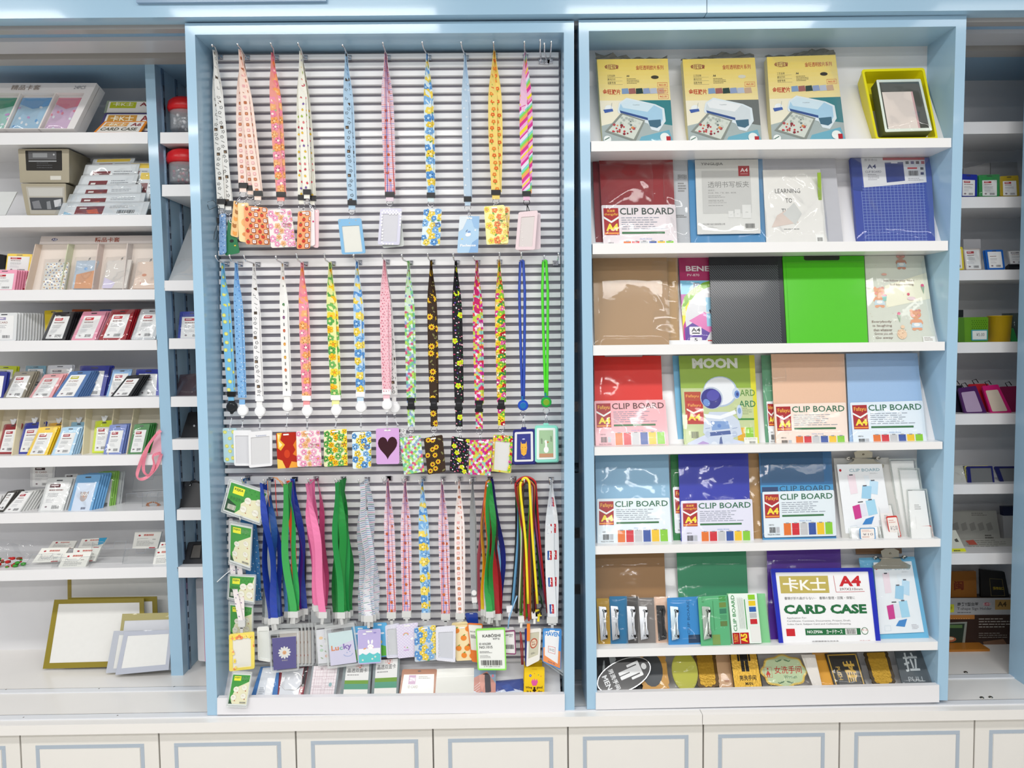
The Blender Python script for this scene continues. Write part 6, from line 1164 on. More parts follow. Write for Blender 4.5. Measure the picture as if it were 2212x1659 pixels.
# row 4
board('bright red clipboard with a pink tinted label card', cI(82, 842, 592, 842, 620, 1552, 92, 1556), '#dc1f0e', lab=cI(84, 1186, 624, 1176, 652, 1528, 94, 1542), title='#5a3030', lbg='#f6b3ba', wrap=.0035, clipedge=True, wgrid=(12, 16))
board('blue board edge behind the moon printed board', cI(680, 842, 1000, 842, 1020, 1546, 726, 1548), '#6fb0d6', Y=BK, wrap=None, m='plastic')
def art_moon(cv, rg):
    cv.rect(0, 0, 1, .36, '#8fae3c'); cv.rect(0, .36, 1, 1, '#b9c888'); cv.rect(.93, 0, 1, 1, '#dcd624'); cv.text('MOON', .17, .03, .77, .145, '#e9ece4', .05)
    cv.rect(.03, .37, .95, .95, '#c3cf9a', .004)
    for y, k in ((.4, 0), (.5, 1)):
        x = .04+.02*k; cv.rect(x, y, x+.22, y+.25, '#b5452a' if k == 0 else '#b8241c'); cv.text('Fafayu', x+.02, y+.03, x+.19, y+.07, '#eaa84a', .01); cv.text('ARD', .78-.02*k, y-.02+.02*k, .98, y+.05+.02*k, '#5c8c3c' if k == 0 else '#2f7a4a', .01)
    cv.text('A4', .07, .64, .24, .71, '#f3d83a', .04); cv.poly([(.06, .58), (.15, .62), (.28, .58), (.28, .6), (.15, .64), (.06, .6)], '#e9e6d8'); cv.greek(.7, .58, .96, .66, 4, '#7f8f6a', .3); cv.rect(.74, .69, .95, .71, '#3f8a3c', .001); cv.bars(.1, .83, .2, .9, '#555544')
    cv.rect(.72, .79, .82, .93, '#dfa81c'); cv.rect(.83, .79, .93, .93, '#8fc93a')
    cv.poly([(0, 1), (.05, .95), (.18, .9), (.3, .86), (.45, .92), (.6, .9), (.75, .93), (.85, .96), (.85, 1)], '#cfd6ea'); cv.poly([(.1, .99), (.25, .93), (.35, .96), (.4, 1)], '#b49ad0')
    # astronaut
    for c, d in (('#aebfd6', 0), ('#e8ebf0', -.004)):
        cv.ell(.52+d, .4+d, .052+d, .048+d, c, -10, 26)
    cv.ell(.4, .47, .0345, .035, '#b7c3d6', -15, 22); cv.ell(.395, .475, .031, .0315, '#2e2a86', -15, 22); cv.ell(.42, .44, .020, .017, '#4a46a8', -20, 16); cv.ell(.33, .52, .010, .012, '#6a8fd0', -30, 12); cv.dot(.36, .53, .001, '#ffffff', 5)
    cv.ell(.73, .42, .012, .018, '#c8d4e6', 0, 14); cv.ell(.74, .43, .008, .012, '#5f86c8', 0, 12); cv.ell(.745, .43, .004, .006, '#2e3f8c', 0, 10)
    cv.poly([(.36, .62), (.62, .62), (.75, .72), (.78, .86), (.66, .9), (.64, .99), (.34, .99), (.3, .88), (.26, .84), (.28, .72)], '#cbd5e6'); cv.poly([(.28, .64), (.5, .66), (.7, .6), (.72, .64), (.5, .7), (.3, .68)], '#eef1f5'); cv.ell(.76, .62, .009, .022, '#c4d3e8', 0, 12); cv.ell(.76, .61, .005, .010, '#7fa0d0', 0, 10)
    cv.poly([(.37, .72), (.6, .72), (.62, .8), (.38, .82)], '#7f9fd0'); cv.dot(.4, .74, .005, '#e9eef5', 9); cv.dot(.48, .77, .006, '#5f86c8', 9); cv.dot(.56, .71, .004, '#dfe6f0', 8)
    cv.poly([(.33, .84), (.62, .82), (.63, .86), (.34, .88)], '#4a5f9c'); cv.poly([(.48, .9), (.5, .88), (.52, .99), (.46, .99)], '#5a6a9c')
    for x in (.32, .68): cv.ell(x, .86, .008, .010, '#b9c6dd', 0, 10); cv.line(x-.03, .8, x+.04, .79, .0012, '#5f7ab0')
    cv.ell(.4, .97, .010, .010, '#dfe5ef', 0, 10); cv.ell(.58, .97, .010, .010, '#d3dbe9', 0, 10)
    cv.rect(.8, .895, .98, .985, '#eeeee6'); cv.text('18\u00a0 \u00a5 2019 0704', .82, .905, .96, .918, '#7a7a70'); cv.bars(.87, .935, .95, .965, '#6a6a60')
board('green moon board with a printed blue and white astronaut', cI(728, 842, 1304, 838, 1342, 1540, 772, 1544), '#8fae3c', m='gloss', T=.006, Y=(YT-.002, YB_-.002), art=art_moon, wrap=.0025, name='printed_board', cat='board')
board('green clipboard edge showing left of the peach one', cJ(15, 838, 200, 838, 230, 1516, 50, 1518), '#5f9c78', Y=BK, lab=cJ(55, 1190, 300, 1188, 322, 1512, 76, 1516), wrap=.005)
board('peach clipboard with a cream label card', cJ(90, 828, 648, 828, 680, 1514, 125, 1518), '#e8bfa2', lab=cJ(112, 1210, 660, 1198, 680, 1510, 131, 1516)+[1.16], lbg='#f7e3d6', wrap=.0012)
board('grey clipboard edge between the peach and the pale blue clipboards', cJ(400, 860, 662, 858, 694, 1512, 420, 1516), '#b9b6b6', Y=BK, wrap=None)
board('pale blue clipboard with a bluish label card, fourth sloping shelf', cJ(662, 826, 1206, 822, 1276, 1506, 690, 1512), '#9dbde2', lab=cJ(692, 1199, 1246, 1184, 1279, 1504, 719, 1510)+[1.14], lbg='#e3edf6', wrap=.0018)
# row 5
board('pale blue clipboard with a white label card, fifth sloping shelf', cK(92, 82, 664, 78, 688, 800, 108, 800), '#8fb9d6', lab=cK(108, 424, 670, 414, 690, 768, 110, 782), lbg='#e6eff4', wrap=.003)
board('dark green clipboard edge behind the royal blue one', cK(678, 80, 900, 78, 920, 790, 702, 792), '#1c7f3c', Y=BK, lab=cK(697, 332, 1200, 320, 1215, 680, 715, 692), wrap=.003)
board('royal blue clipboard with a lavender label card', cK(740, 78, 1284, 70, 1312, 786, 762, 792), '#2b35a8', lab=cK(760, 440, 1316, 426, 1330, 780, 769, 788), brand='shengyllai', lbg='#e3e2f2', wrap=.003)
board('brown board edge between the royal blue and the dark blue clipboards', cK(1180, 72, 1372, 70, 1400, 776, 1200, 780), '#b28a58', Y=BK, wrap=.004)
board('dark blue tinted clipboard with a white label card', cK(1368, 68)+cL(560, 55, 602, 748, 28, 752), '#2f6a9c', lab=cL(24, 370, 582, 355, 602, 712, 40, 727), lbg='#e3ecf2', wrap=.002, Y=(YT, YB_), art=lambda cv, rg: (cv.rect(.02, .0, .88, .35, '#275a86'), cv.rect(.0, .375, 1, .46, '#3f93c8'), cv.text('CLIP BOARD', .26, .385, .96, .45, '#22506e', .01), cv.rect(.02, .395, .24, .45, '#23406e'), cv.rect(.0, .97, 1, 1, '#3f93c8')))
def bigclip(t, sh, u0, u1, v0, v1):
    """bull clip: waisted sprung plate with rivet, coiled ears and a wide lower jaw"""
    mb = MB(); f = lambda u, v, w: sh.pt(u0+(u1-u0)*u, v0+(v1-v0)*v, w)
    o = [(.38, 0), (.62, 0), (.74, .12), (.72, .4), (.78, .62), (1, .84), (.97, 1), (.03, 1), (0, .84), (.22, .62), (.28, .4), (.26, .12)]
    mb.prism([f(u, v, .014-.006*v) for u, v in o], [f(u, v, .0115-.006*v) for u, v in o], '#c9c2ae'); mb.ball(f(.5, .24, .014), .003, '#8f8a7c', 8)
    for s_ in (.12, .88): mb.tube([f(s_-.06, .42, .007), f(s_, .38, .012), f(s_+.06, .42, .007), f(s_, .5, .005), f(s_-.06, .42, .007)], .003, '#d8d4cc', 6)
    mb.tube([f(.2, .46, .010), f(.8, .46, .010)], .0028, '#a9a498', 6); mb.build('clip', 'metal', t)
def art_clippaper(cv, rg):
    cv.dot(.06, .02, .004, '#b5202c', 10); cv.text('CLIP BOARD', .26, .0, .93, .05, '#7fa8b8'); cv.greek(.7, .08, .9, .1, 2, '#aaaaaa', .3)
    cv.poly([(.2, .1), (.37, .09), (.38, .4), (.22, .41)], '#ecdce4'); cv.poly([(.55, .12), (.66, .12), (.7, .3), (.6, .3)], '#e6eef4')
    for q, c in (((.68, .2, .86, .24, .8, .46, .62, .42), '#bcdcf0'), ((.5, .28, .7, .31, .64, .52, .44, .49), '#9ccbe6'), ((.22, .6, .38, .58, .39, .8, .24, .81), '#c93a8c'), ((.38, .58, .5, .58, .52, .78, .4, .78), '#e0e0ec'), ((.52, .54, .72, .53, .74, .78, .54, .79), '#a3d3ea'), ((.47, .83, .66, .81, .58, .93, .38, .91), '#3f86c8')):
        cv.poly([(q[i], q[i+1]) for i in range(0, 8, 2)], c)
    for x, y in ((.28, .1), (.74, .21), (.55, .29), (.62, .53)): cv.rect(x-.04, y-.01, x+.04, y+.01, '#5a5a64')
    cv.rect(.35, .54, .46, .555, '#3a3a40'); cv.greek(.74, .9, .92, .98, 4, '#a8a0a8', .3); cv.frame(.12, .9, .26, .98, .0005, '#c0d0dc')
t, sh = board('clear clipboard with a large bull clip and a printed sheet, fifth sloping shelf', cL(578, 108, 1008, 103, 1140, 745, 648, 748), '#c6c6c2', m='gloss', wrap=None, T=.003)
s2 = Sheet(cL(604, 156, 955, 152, 1030, 622, 674, 698), (.104, .045)); slab(s2, .0008, '#eceff2').build('sheet', 'paper', t); cv = Canvas(s2.sub(0, .07, 1, 1)); art_clippaper(cv, random.Random(1)); cv.build('sheet_print', 'paper', t)
bigclip(t, sh, .17, .87, -.085, .13)
def stand(label, q, Y, tagq=None, tc='#d0342c', paper=True, txt='\u00a512.00'):
    sh = Sheet(q, Y); t = base_thing('sign_holder', label, 'sign holder', sh, 'clear sign holders by the clear clipboard')
    slab(sh.sub(.06, .03, .9, .97, -.002), .001, '#eeeeec').build('insert', 'paper', t)
    cv = Canvas(sh.sub(.06, .03, .9, .97, -.002)); cv.greek(.3, .3, .7, .42, 3, '#8a8a8a', .3); cv.line(.3, .55, .3, .8, .0004, '#bbbbbb'); cv.build('insert_print', 'paper', t)
    pane(sh, .0005).build('front_plate', 'film', t); ring(sh, .003, '#dfe6e2', .001, (.04, .02, .06, .02), .001).build('edge', 'clear', t)
    if tagq:
        s2 = Sheet(tagq, (Y[0]+Y[1])/2-.012); o = slab(s2, .0006, tc, .004).build('price_tag', 'paper', t); cv = Canvas(s2); cv.rect(.06, .07, .94, .93, '#f3ece6', .003); cv.greek(.15, .18, .85, .36, 2, '#d89a90', .4); cv.text(txt, .2, .45, .85, .65, '#6a6a7a'); cv.greek(.15, .74, .85, .88, 1, '#c8a098', .5); cv.build('tag_print', 'paper', o)
stand('tall clear sign holder behind, beside the clear clipboard', cL(1012, 112, 1222, 108, 1300, 745, 1110, 745), (.11, .04))
stand('tall narrow clear sign holder at the right end with a red edged tag', cL(1082, 182, 1246, 184, 1330, 745, 1165, 745), (.1, .03), cL(1170, 572, 1290, 570, 1304, 660, 1184, 668))
stand('short clear sign holder in front at the far right with a red edged tag', cL(1150, 348, 1305, 346, 1365, 745, 1180, 745), (.075, .015), cL(1212, 640, 1342, 632, 1362, 728, 1226, 732))
stand('clear sign holder with an upright red edged tag, before the bull clip board', cL(925, 465, 1035, 462, 1105, 745, 968, 745), (.07, .02), cL(988, 560, 1072, 554, 1108, 722, 1020, 732))
stand('low wide clear sign holder with a blue edged tag', cL(698, 648, 942, 636, 958, 745, 712, 748), (.045, .022), cL(780, 652, 902, 648, 908, 740, 786, 742), '#3f8fc8', txt='\u00a510')
# row 6
board('brown board behind the small clipboards', cK(94, 850, 630, 842, 658, 1604, 108, 1606), '#9c7448', Y=BK, wrap=.0015, name='kraft_board', cat='board')
board('tall emerald green sheet standing behind the small green clipboards', cK(728, 842, 1268, 830, 1304, 1596, 758, 1600), '#2f8c62', Y=BK, wrap=.003, name='plastic_sheet', cat='sheet')
board('dark purple sheet behind the card case', cL(60, 816, 632, 812, 668, 1540, 78, 1548), '#52189a', Y=BK, wrap=.002, name='plastic_sheet', cat='sheet')
board('brown edge of a board lying behind the light blue bull clip board', cL(752, 812, 1110, 808, 1112, 850, 756, 856), '#7a5a3c', Y=(.13, .125), wrap=None, name='kraft_board', cat='board')
def mini(label, q, col, clip='#b5b7bb', cq=None, Y=.06, lab=None, wrap=.004, i=0):
    sh = Sheet(q, (Y, Y-.047)); t = base_thing('small_clipboard', label, 'clipboard', sh, 'small clipboards standing side by side')
    slab(sh, .0025, col, .003).build('board', 'plastic', t)
    if lab: cv = Canvas(sh); lab(cv, random.Random(3)); cv.build('label_print', 'gloss', t)
    if cq:
        s2 = Sheet(cq, (Y-.011, Y-.045)); mb = MB()
        o = [(.1, 0), (.9, .03), (1, .2), (.86, .34), (.86, .66), (1, .8), (.9, .97), (.1, 1)]
        mb.prism([s2.pt(u, v, .006 if u > .5 else .002) for u, v in o], [s2.pt(u, v, -.001) for u, v in o], clip)
        for v in (.13, .87): mb.ball(s2.pt(.6, v, .006), .0042, clip, 8); mb.box(*(lambda p: (p.x, p.x+.006, p.y-.004, p.y+.001, p.z-.008, p.z+.002))(s2.pt(.75, v, .004)), '#2a2a2c')
        mb.tube([s2.pt(.62, .16, .008), s2.pt(.62, .84, .008)], .0022, clip if clip != '#b5b7bb' else '#dcdde0', 6); mb.build('clip', 'metal' if clip != '#1c1c1e' else 'plastic', t)
    if wrap: film(sh.sub(-.02, -.03, 1.02, 1, .002), wrap, int(q[0]), 5, 12, w=.010).build('wrapper', 'film', t)
for lb, q, c, cc, cq in (('gold coloured small clipboard, leftmost of the row', cK(103, 1200, 200, 1198, 225, 1600, 118, 1602), '#b98f22', '#b5b7bb', cK(112, 1262, 180, 1258, 188, 1520, 130, 1528)),
    ('deep blue small clipboard beside the gold one', cK(203, 1184, 340, 1182, 350, 1598, 214, 1600), '#1f6f9c', '#b5b7bb', cK(206, 1258, 272, 1255, 282, 1520, 220, 1528)),
    ('dark brown-black small clipboard, third in the row', cK(322, 1186, 425, 1184, 430, 1596, 336, 1598), '#4a4644', '#b5b7bb', cK(330, 1260, 402, 1255, 410, 1520, 345, 1526)),
    ('smoke grey small clipboard, fourth in the row', cK(408, 1196, 555, 1194, 572, 1588, 430, 1592), '#7c7673', '#b5b7bb', cK(426, 1262, 498, 1258, 508, 1518, 442, 1525)),
    ('peach small clipboard with a black clip', cK(550, 1188, 660, 1186, 672, 1586, 568, 1588), '#ecc6ae', '#1c1c1e', cK(560, 1255, 636, 1245, 650, 1525, 580, 1530))):
    mini(lb, q, c, cc, cq, Y=.085)
mini('sky blue small clipboard with sideways lettering', cK(652, 1196, 904, 1184, 918, 1576, 666, 1586), '#2c86c8', '#a9b6bd', cK(668, 1262, 740, 1258, 746, 1520, 684, 1528), .07, lambda cv, rg: (cv.text('CLIP BOARD', .6, .05, .68, .75, '#1c5a8c', .012, 90), cv.rect(.62, .76, 1, .92, '#1c3a5a')))
mini('bright green small clipboard with sideways lettering and brown swatches', cK(892, 1188, 1122, 1172, 1150, 1564, 918, 1574), '#56b078', '#9aa39a', cK(916, 1262, 988, 1258, 998, 1515, 932, 1525), .06, lambda cv, rg: ([cv.rect(.7, .02+.125*i, .93, .12+.125*i, c) for i, c in enumerate(('#3f9a4a', '#6f8a3c', '#2f7a5a', '#4a9a6a', '#5f7a3c'))], cv.text('RD', .12, .02, .2, .12, '#3c8f5a', .01, 90), cv.rect(.48, .1, .5, .7, '#3f8f5a'), cv.rect(.4, .78, .66, .98, '#7a9a4c')))
def art_a5(cv, rg):
    cv.text('CLIP BOARD', .08, .03, .2, .75, '#2f8c4a', .012, 90); cv.up()
    for i in range(6): cv.rect(.3+.035*i, .08+.02*(i % 2), .31+.035*i, .7, '#a9aca9', up=False)
    cv.rect(.53, .12, .56, .72, '#3f9a4a')
    for i, c in enumerate(('#8fcc2c', '#ecc81c', '#2d5fae', '#b9bbbd', '#c8242c')): cv.rect(.68, .03+.122*i, .92, .13+.122*i, c)
    cv.rect(.02, .78, .26, 1, '#a8161e'); cv.rect(.28, .78, .58, 1, '#b81a20'); cv.text('A5', .3, .8, .52, .97, '#f3d83a', .04, 90); cv.text('TURKEY', .06, .8, .2, .97, '#eaa84a', .01, 90); cv.rect(.66, .66, .98, .97, '#e6e6e2')
t, sh = board('pale mint green small board behind the white sideways label', cK(1122, 1160, 1416, 1162, 1462, 1570, 1150, 1574), '#86d092', m='plastic', Y=(.062, .024), wrap=.003, name='small_clipboard')
s2 = Sheet(cK(1128, 1164, 1350, 1158, 1390, 1548, 1166, 1556), (.052, .014)); o = slab(s2, .0008, '#e9f2ea', .003).build('label_card', 'gloss', t); cv = Canvas(s2); art_a5(cv, random.Random(2)); cv.build('label_print', 'gloss', o)
def art_case(cv, rg):
    cv.rect(.05, .06, .56, .3, '#bfae5c'); cv.text('\u5361K\u58eb', .08, .085, .53, .275, '#f6f5ee', .02); cv.line(.62, .06, .63, .29, .0012, '#c0242c'); cv.line(.63, .29, .93, .285, .0012, '#c0242c'); cv.text('A4', .67, .065, .9, .21, '#c8202a', .04); cv.text('297X210mm', .67, .235, .91, .265, '#5a3a3a')
    cv.text('\u66f8\u985e\u304c\u6298\u308c\u66f2\u304c\u3089\u306a\u3044\u00b7\u00b7\u00b7\u00a0\u00a0\u00a0\u66f8\u985e\u306e\u6574\u7406\u30fb\u56de\u89a7\u30fb\u4fdd\u7ba1\u306b', .08, .35, .82, .39, '#6f6f6f'); cv.text('CARD CASE', .06, .46, .93, .59, '#1f6a3c', .045)
    cv.text('Application For:', .08, .63, .29, .66, '#8a8a8a'); cv.text('Certificate, Contract, Documents, Project, Draft,', .08, .672, .75, .702, '#8a8a8a'); cv.text('Index Card, Subject Card and Collective Drawing.', .08, .715, .75, .745, '#8a8a8a')
    cv.rect(.06, .79, .15, .89, '#c8202a'); cv.rect(.26, .79, .84, .88, '#1f6a3c'); cv.text('NO:ZP506', .28, .815, .44, .855, '#eef2ee', .02); cv.text('\u30ab\u30fc\u30c9\u30b1\u30fc\u30b9', .48, .805, .65, .865, '#eef2ee', .02); cv.rect(.68, .795, .8, .875, '#e9e9e6'); cv.bars(.69, .8, .79, .87, '#444444')
    cv.dot(.885, .83, .0105, '#1f6a3c', 16); cv.dot(.885, .83, .0088, '#f1f1ee', 16); cv.text('\u5361\u58eb', .85, .8, .92, .83, '#c0504a'); cv.text('\u4e2d\u570b\u786c\u819c\u5957\u6279\u767c\u5546\u6703', .32, .955, .6, .985, '#5a5a5a'); cv.text('\u6b63\u54c1\u516c\u53f8', .82, .955, .93, .98, '#c0504a')
q = cL(88, 968, 882, 960, 948, 1556, 156, 1564); sh = Sheet(q, (.075, .02)); t = base_thing('card_case', 'large royal blue edged card case with green lettering on a white card', 'card case', sh, SB)
ring(sh, .005, '#2430b4', .005, (.042, .05, .045, .02), .002).build('frame', 'plastic', t); s2 = sh.sub(.03, .045, .965, .99, -.0015); o = slab(s2, .001, '#f1f1f2').build('card', 'paper', t); cv = Canvas(s2); art_case(cv, random.Random(1)); cv.build('print', 'paper', o)
t, sh = board('light blue clipboard with bull clip and printed sheet beside the card case', cL(776, 884, 1210, 874, 1330, 1546, 880, 1552), '#6fbbe0', m='plastic', wrap=.003, T=.003, Y=(.11, .03), r=.004)
s2 = Sheet(cL(890, 920, 1186, 910, 1285, 1462, 940, 1478), (.098, .036)); slab(s2, .0008, '#e9eef2').build('sheet', 'paper', t); cv = Canvas(s2.sub(0, .07, 1, .98)); art_clippaper(cv, random.Random(1)); cv.build('sheet_print', 'paper', t)
bigclip(t, sh, .2, .88, -.1, .14)
# ---------------------------------------------------------------- door signs in the bottom tray
GS2 = 'door signs in the bottom tray'
def sgn(label, q, col, art=None, m='plastic', Yt=.095, Yb=.02, T=.004, r=0, wrap=None, outline=None, mp='gloss', name='door_sign'):
    sh = Sheet(q, (Yt, Yb)); t = thing(name, label, 'sign', sh.pt(.5, 1), GS2)
    if outline:
        mb = MB(); mb.prism([sh.pt(u, v, 0) for u, v in outline], [sh.pt(u, v, -T) for u, v in outline], col); mb.build('plate', m, t)
    else: slab(sh, T, col, r).build('plate', m, t)
    if art: cv = Canvas(sh); cv.clip = False; art(cv, random.Random(2)); cv.build('print', mp, t)
    if wrap: film(sh, wrap, int(q[0]), 8, 8, w=.004).build('wrapper', 'film', t)
    return t, sh
def oval(n=36, a=.5, b=.5): return [(.5+a*math.cos(6.28318*k/n), .5+b*math.sin(6.28318*k/n)) for k in range(n)]
def man(cv, c='#d9dbdc', x0=.25, y0=.1, x1=.75, y1=.9):
    f = lambda u, v: (x0+(x1-x0)*u, y0+(y1-y0)*v); P_ = lambda *a: cv.poly([f(a[i], a[i+1]) for i in range(0, len(a), 2)], c)
    cv.ell(*f(.5, .1), (x1-x0)*cv.s.W*.15, (y1-y0)*cv.s.H*.085, c, 0, 12); P_(.25, .23, .75, .23, .75, .58, .25, .58); P_(.1, .25, .22, .23, .22, .58, .1, .58); P_(.78, .23, .9, .25, .9, .58, .78, .58); P_(.27, .57, .48, .57, .48, 1, .27, 1); P_(.52, .57, .73, .57, .73, 1, .52, 1)
mm = crop(1260, 1370, 2.698)
sgn('black oval sign edge with white marks, behind the men sign', mm(78, 130, 330, 125, 360, 350, 100, 350), '#24262a', lambda cv, rg: (cv.ell(.12, .45, .004, .04, '#c9cccc', 8, 14), cv.poly([(.28, .02), (.42, .0), (.44, .1), (.3, .3)], '#c9cccc'), cv.text('\u5973', .08, .4, .16, .55, '#d9d9d9')), Yt=.105, Yb=.035, wrap=.003)
# men sign: oval turned on its side
c0 = mm(237, 240); a_, b_ = 166/2.698, 92/2.698; th = math.radians(-24); ca, sa = math.cos(th), math.sin(th)
def rp(x, y): return [c0[0]+x*ca-y*sa, c0[1]+x*sa+y*ca]
q = rp(-a_, -b_)+rp(a_, -b_)+rp(a_, b_)+rp(-a_, b_); sh = Sheet(q, (.062, .018)); t = thing('door_sign', 'black oval men sign with a silver rim, tilted on its side', 'sign', sh.pt(.5, 1), GS2)
mb = MB(); mb.prism([sh.pt(u, v, 0) for u, v in oval()], [sh.pt(u, v, -.004) for u, v in oval()], '#c9cbcd'); mb.build('rim', 'metal', t)
cv = Canvas(sh); cv.poly(oval(36, .487, .475), '#1c1c1e')
for a in ((.61, .36, .81, .62), (.77, .24, .82, .74), (.6, .24, .8, .32), (.6, .66, .8, .74), (.42, .36, .63, .475), (.42, .505, .63, .62)): cv.rect(*a, '#dfe1e2', .0022)
cv.ell(.88, .49, .0082, .0092, '#dfe1e2', 0, 14); cv.text('\u7537\u6d17\u624b\u95f4', .27, .14, .36, .84, '#dfe1e2', .02, -90); cv.text('MEN', .13, .26, .22, .74, '#dfe1e2', .02, -90); cv.build('print', 'gloss', t)
orn = [(.04, 0), (.96, 0), (1, .06), (.96, .13), (1, .2), (.98, .5), (1, .72), (.95, .78), (.99, .86), (.9, .93), (.78, .93), (.66, .99), (.5, .96), (.34, .99), (.22, .93), (.1, .93), (.01, .86), (.05, .78), (0, .72), (.02, .5), (0, .2), (.04, .13), (0, .06)]
sgn('amber carved oval frame sign with a dark oval centre', mm(325, 128, 480, 124, 510, 345, 345, 350), '#c8933c', lambda cv, rg: cv.poly([(.5+.4*math.cos(k*.35)-.08, .36+.46*math.sin(k*.35)) for k in range(18)], '#3a3f44'), m='plastic', outline=orn, wrap=.003, Yt=.09)
sgn('olive yellow oval mirror sign in film', mm(500, 108, 655, 100, 680, 330, 535, 340), '#a9a82c', lambda cv, rg: (cv.poly(oval(30, .47, .47), '#b5b43a'),), outline=oval(30), wrap=.005, Yt=.085)
sgn('gold textured sign with an ornate black edge, left of the tan one', mm(640, 118, 770, 114, 800, 318, 668, 326), '#5a4014', lambda cv, rg: (cv.poly([(.13+.72*u, .02+.92*v) for u, v in orn], '#b8902e'),), outline=orn, mp='gold', Yt=.1)
sgn('plain tan sign edge left of the man sign', mm(770, 112, 900, 110, 915, 320, 795, 326), '#c9a27c', lambda cv, rg: (cv.rect(.3, .7, .5, .8, '#b08060'),), Yt=.1, wrap=.003)
def art_man(cv, rg):
    cv.rect(.03, 0, .97, .985, '#caa03a'); cv.frame(.0, 0, 1, 1, .003, '#1c1a16'); man(cv, '#1c1a16', .2, -.12, .78, .55); cv.text('\u7537\u6d17\u624b\u95f4', .24, .65, .82, .79, '#1c1a16', .02); cv.text('MAN', .42, .83, .68, .91, '#1c1a16', .015)
sgn('square gold man sign with a black figure and black border', mm(850, 100, 1010, 98, 1048, 314, 878, 320), '#b98d2a', art_man, m='gold', mp='gold', Yt=.075, Yb=.012)
scal = [(.5+(.5+.03*math.cos(8*a))*math.cos(a)*(.94), .5+(.5+.03*math.cos(8*a))*math.sin(a)*.94) for a in [k*6.28318/48 for k in range(48)]]
def art_woman(cv, rg):
    cv.poly([(.5+(u-.5)*.95, .5+(v-.5)*.93) for u, v in scal], '#d9c26a'); cv.poly([(.5+(u-.5)*.9, .5+(v-.5)*.87) for u, v in scal], '#b9caa0')
    cv.text('\u5973\u6d17\u624b\u95f4', .3, .36, .86, .58, '#b5241c', .01); cv.text('Woman', .48, .62, .74, .72, '#5a7a5a', .01); cv.frame(.09, .38, .25, .68, .0008, '#c0342c')
    cv.dot(.17, .43, .0028, '#c0342c', 8); cv.poly([(.17, .47), (.22, .6), (.12, .6)], '#c0342c'); cv.rect(.14, .6, .16, .66, '#c0342c'); cv.rect(.18, .6, .2, .66, '#c0342c')
    for y in (.2, .82):
        for s_ in (-1, 1): cv.ell(.5+.07*s_, y, .008, .0022, '#5a7a5a', 18*s_, 9); cv.ell(.5+.13*s_, y+.02, .005, .0016, '#5a7a5a', -25*s_, 8)
sgn('pale green scalloped woman sign with red characters and gold rim, in film', mm(1015, 116, 1295, 112, 1330, 312, 1040, 322), '#c9a84a', art_woman, outline=scal, m='gold', wrap=.005, Yt=.08, Yb=.016)
sgn('crumpled white plastic bag edge right of the woman sign', mm(1270, 120, 1350, 118, 1396, 318, 1345, 322), '#e3ddd6', None, wrap=.008, Yt=.06, Yb=.014, name='bag_edge')
sgn('bright orange sign edge left of the push sign', mm(1335, 108, 1430, 106, 1462, 318, 1380, 322), '#e0a02c', None, Yt=.1, wrap=.003)
sgn('black and gold push sign, its character turned sideways', mm(1408, 112, 1595, 106, 1652, 306, 1468, 314), '#23201a', lambda cv, rg: (cv.frame(.05, .04, .95, .96, .0035, '#c9a03a'), cv.rect(.16, .18, .86, .93, '#1e1c1c'), cv.text('\u63a8', .46, .24, .8, .86, '#cfa848', .02, -90), cv.text('PUSH', .2, .4, .33, .78, '#cfa848', .01, -90)), wrap=.004, Yt=.09)
sgn('gold textured sign with ornate black edge, right of the push sign', mm(1630, 106, 1775, 100, 1832, 304, 1690, 310), '#3a2c14', lambda cv, rg: (cv.poly([(.12+.75*u, .02+.93*v) for u, v in orn], '#b8902e'),), outline=orn, mp='gold', Yt=.095)
sgn('slate grey pull sign with white lettering at the right end', mm(1812, 92, 1982, 88, 2036, 302, 1862, 308), '#4a5258', lambda cv, rg: (cv.text('\u62c9', .22, .08, .72, .6, '#ccd2d4', .02), cv.text('PULL', .25, .74, .8, .87, '#a9b0b4')), m='plastic', Yt=.098, wrap=.001)
# ================================================================ goods on the deep shelves
def idprint2(cv, head='#b3202f', seed=1, tall=True, txt=None):
    cv.rect(0, 0, 1, 1, '#ebebea', .002); cv.rect(.12, .07, .62, .19, head, .001); cv.greek(.18, .1, .56, .16, 1, '#f0e6e6', .6, seed)
    if txt: cv.text(txt, .14, .25, .72, .33, '#8a5248', .01)
    else: cv.greek(.14, .26, .86, .33, 1, '#8a6a66', .6, seed)
    cv.greek(.14, .4, .86, .55, 3, '#a3a3a8', .4, seed+2); cv.greek(.14, .6, .6, .75, 3, '#c0bfc4', .35, seed+3); cv.bars(.5, .82, .85, .94, '#5a5a5e', seed); cv.ell(.22, .87, .004, .003, '#8a7a80', 0, 8)
import re
ORD2 = ['', 'second', 'third', 'fourth', 'fifth', 'sixth', 'seventh', 'eighth', 'ninth', 'tenth', 'eleventh', 'twelfth', 'thirteenth', 'fourteenth']
def shortl(l):
    b = re.split(r',| fronting| on the| in the| in a| in its| at the| right of| with| behind| before| beside| standing', l)[0]; m = re.search(r'\w+ (left|right) shelf|narrow bay', l); return b+(', '+m.group(0) if m else '')
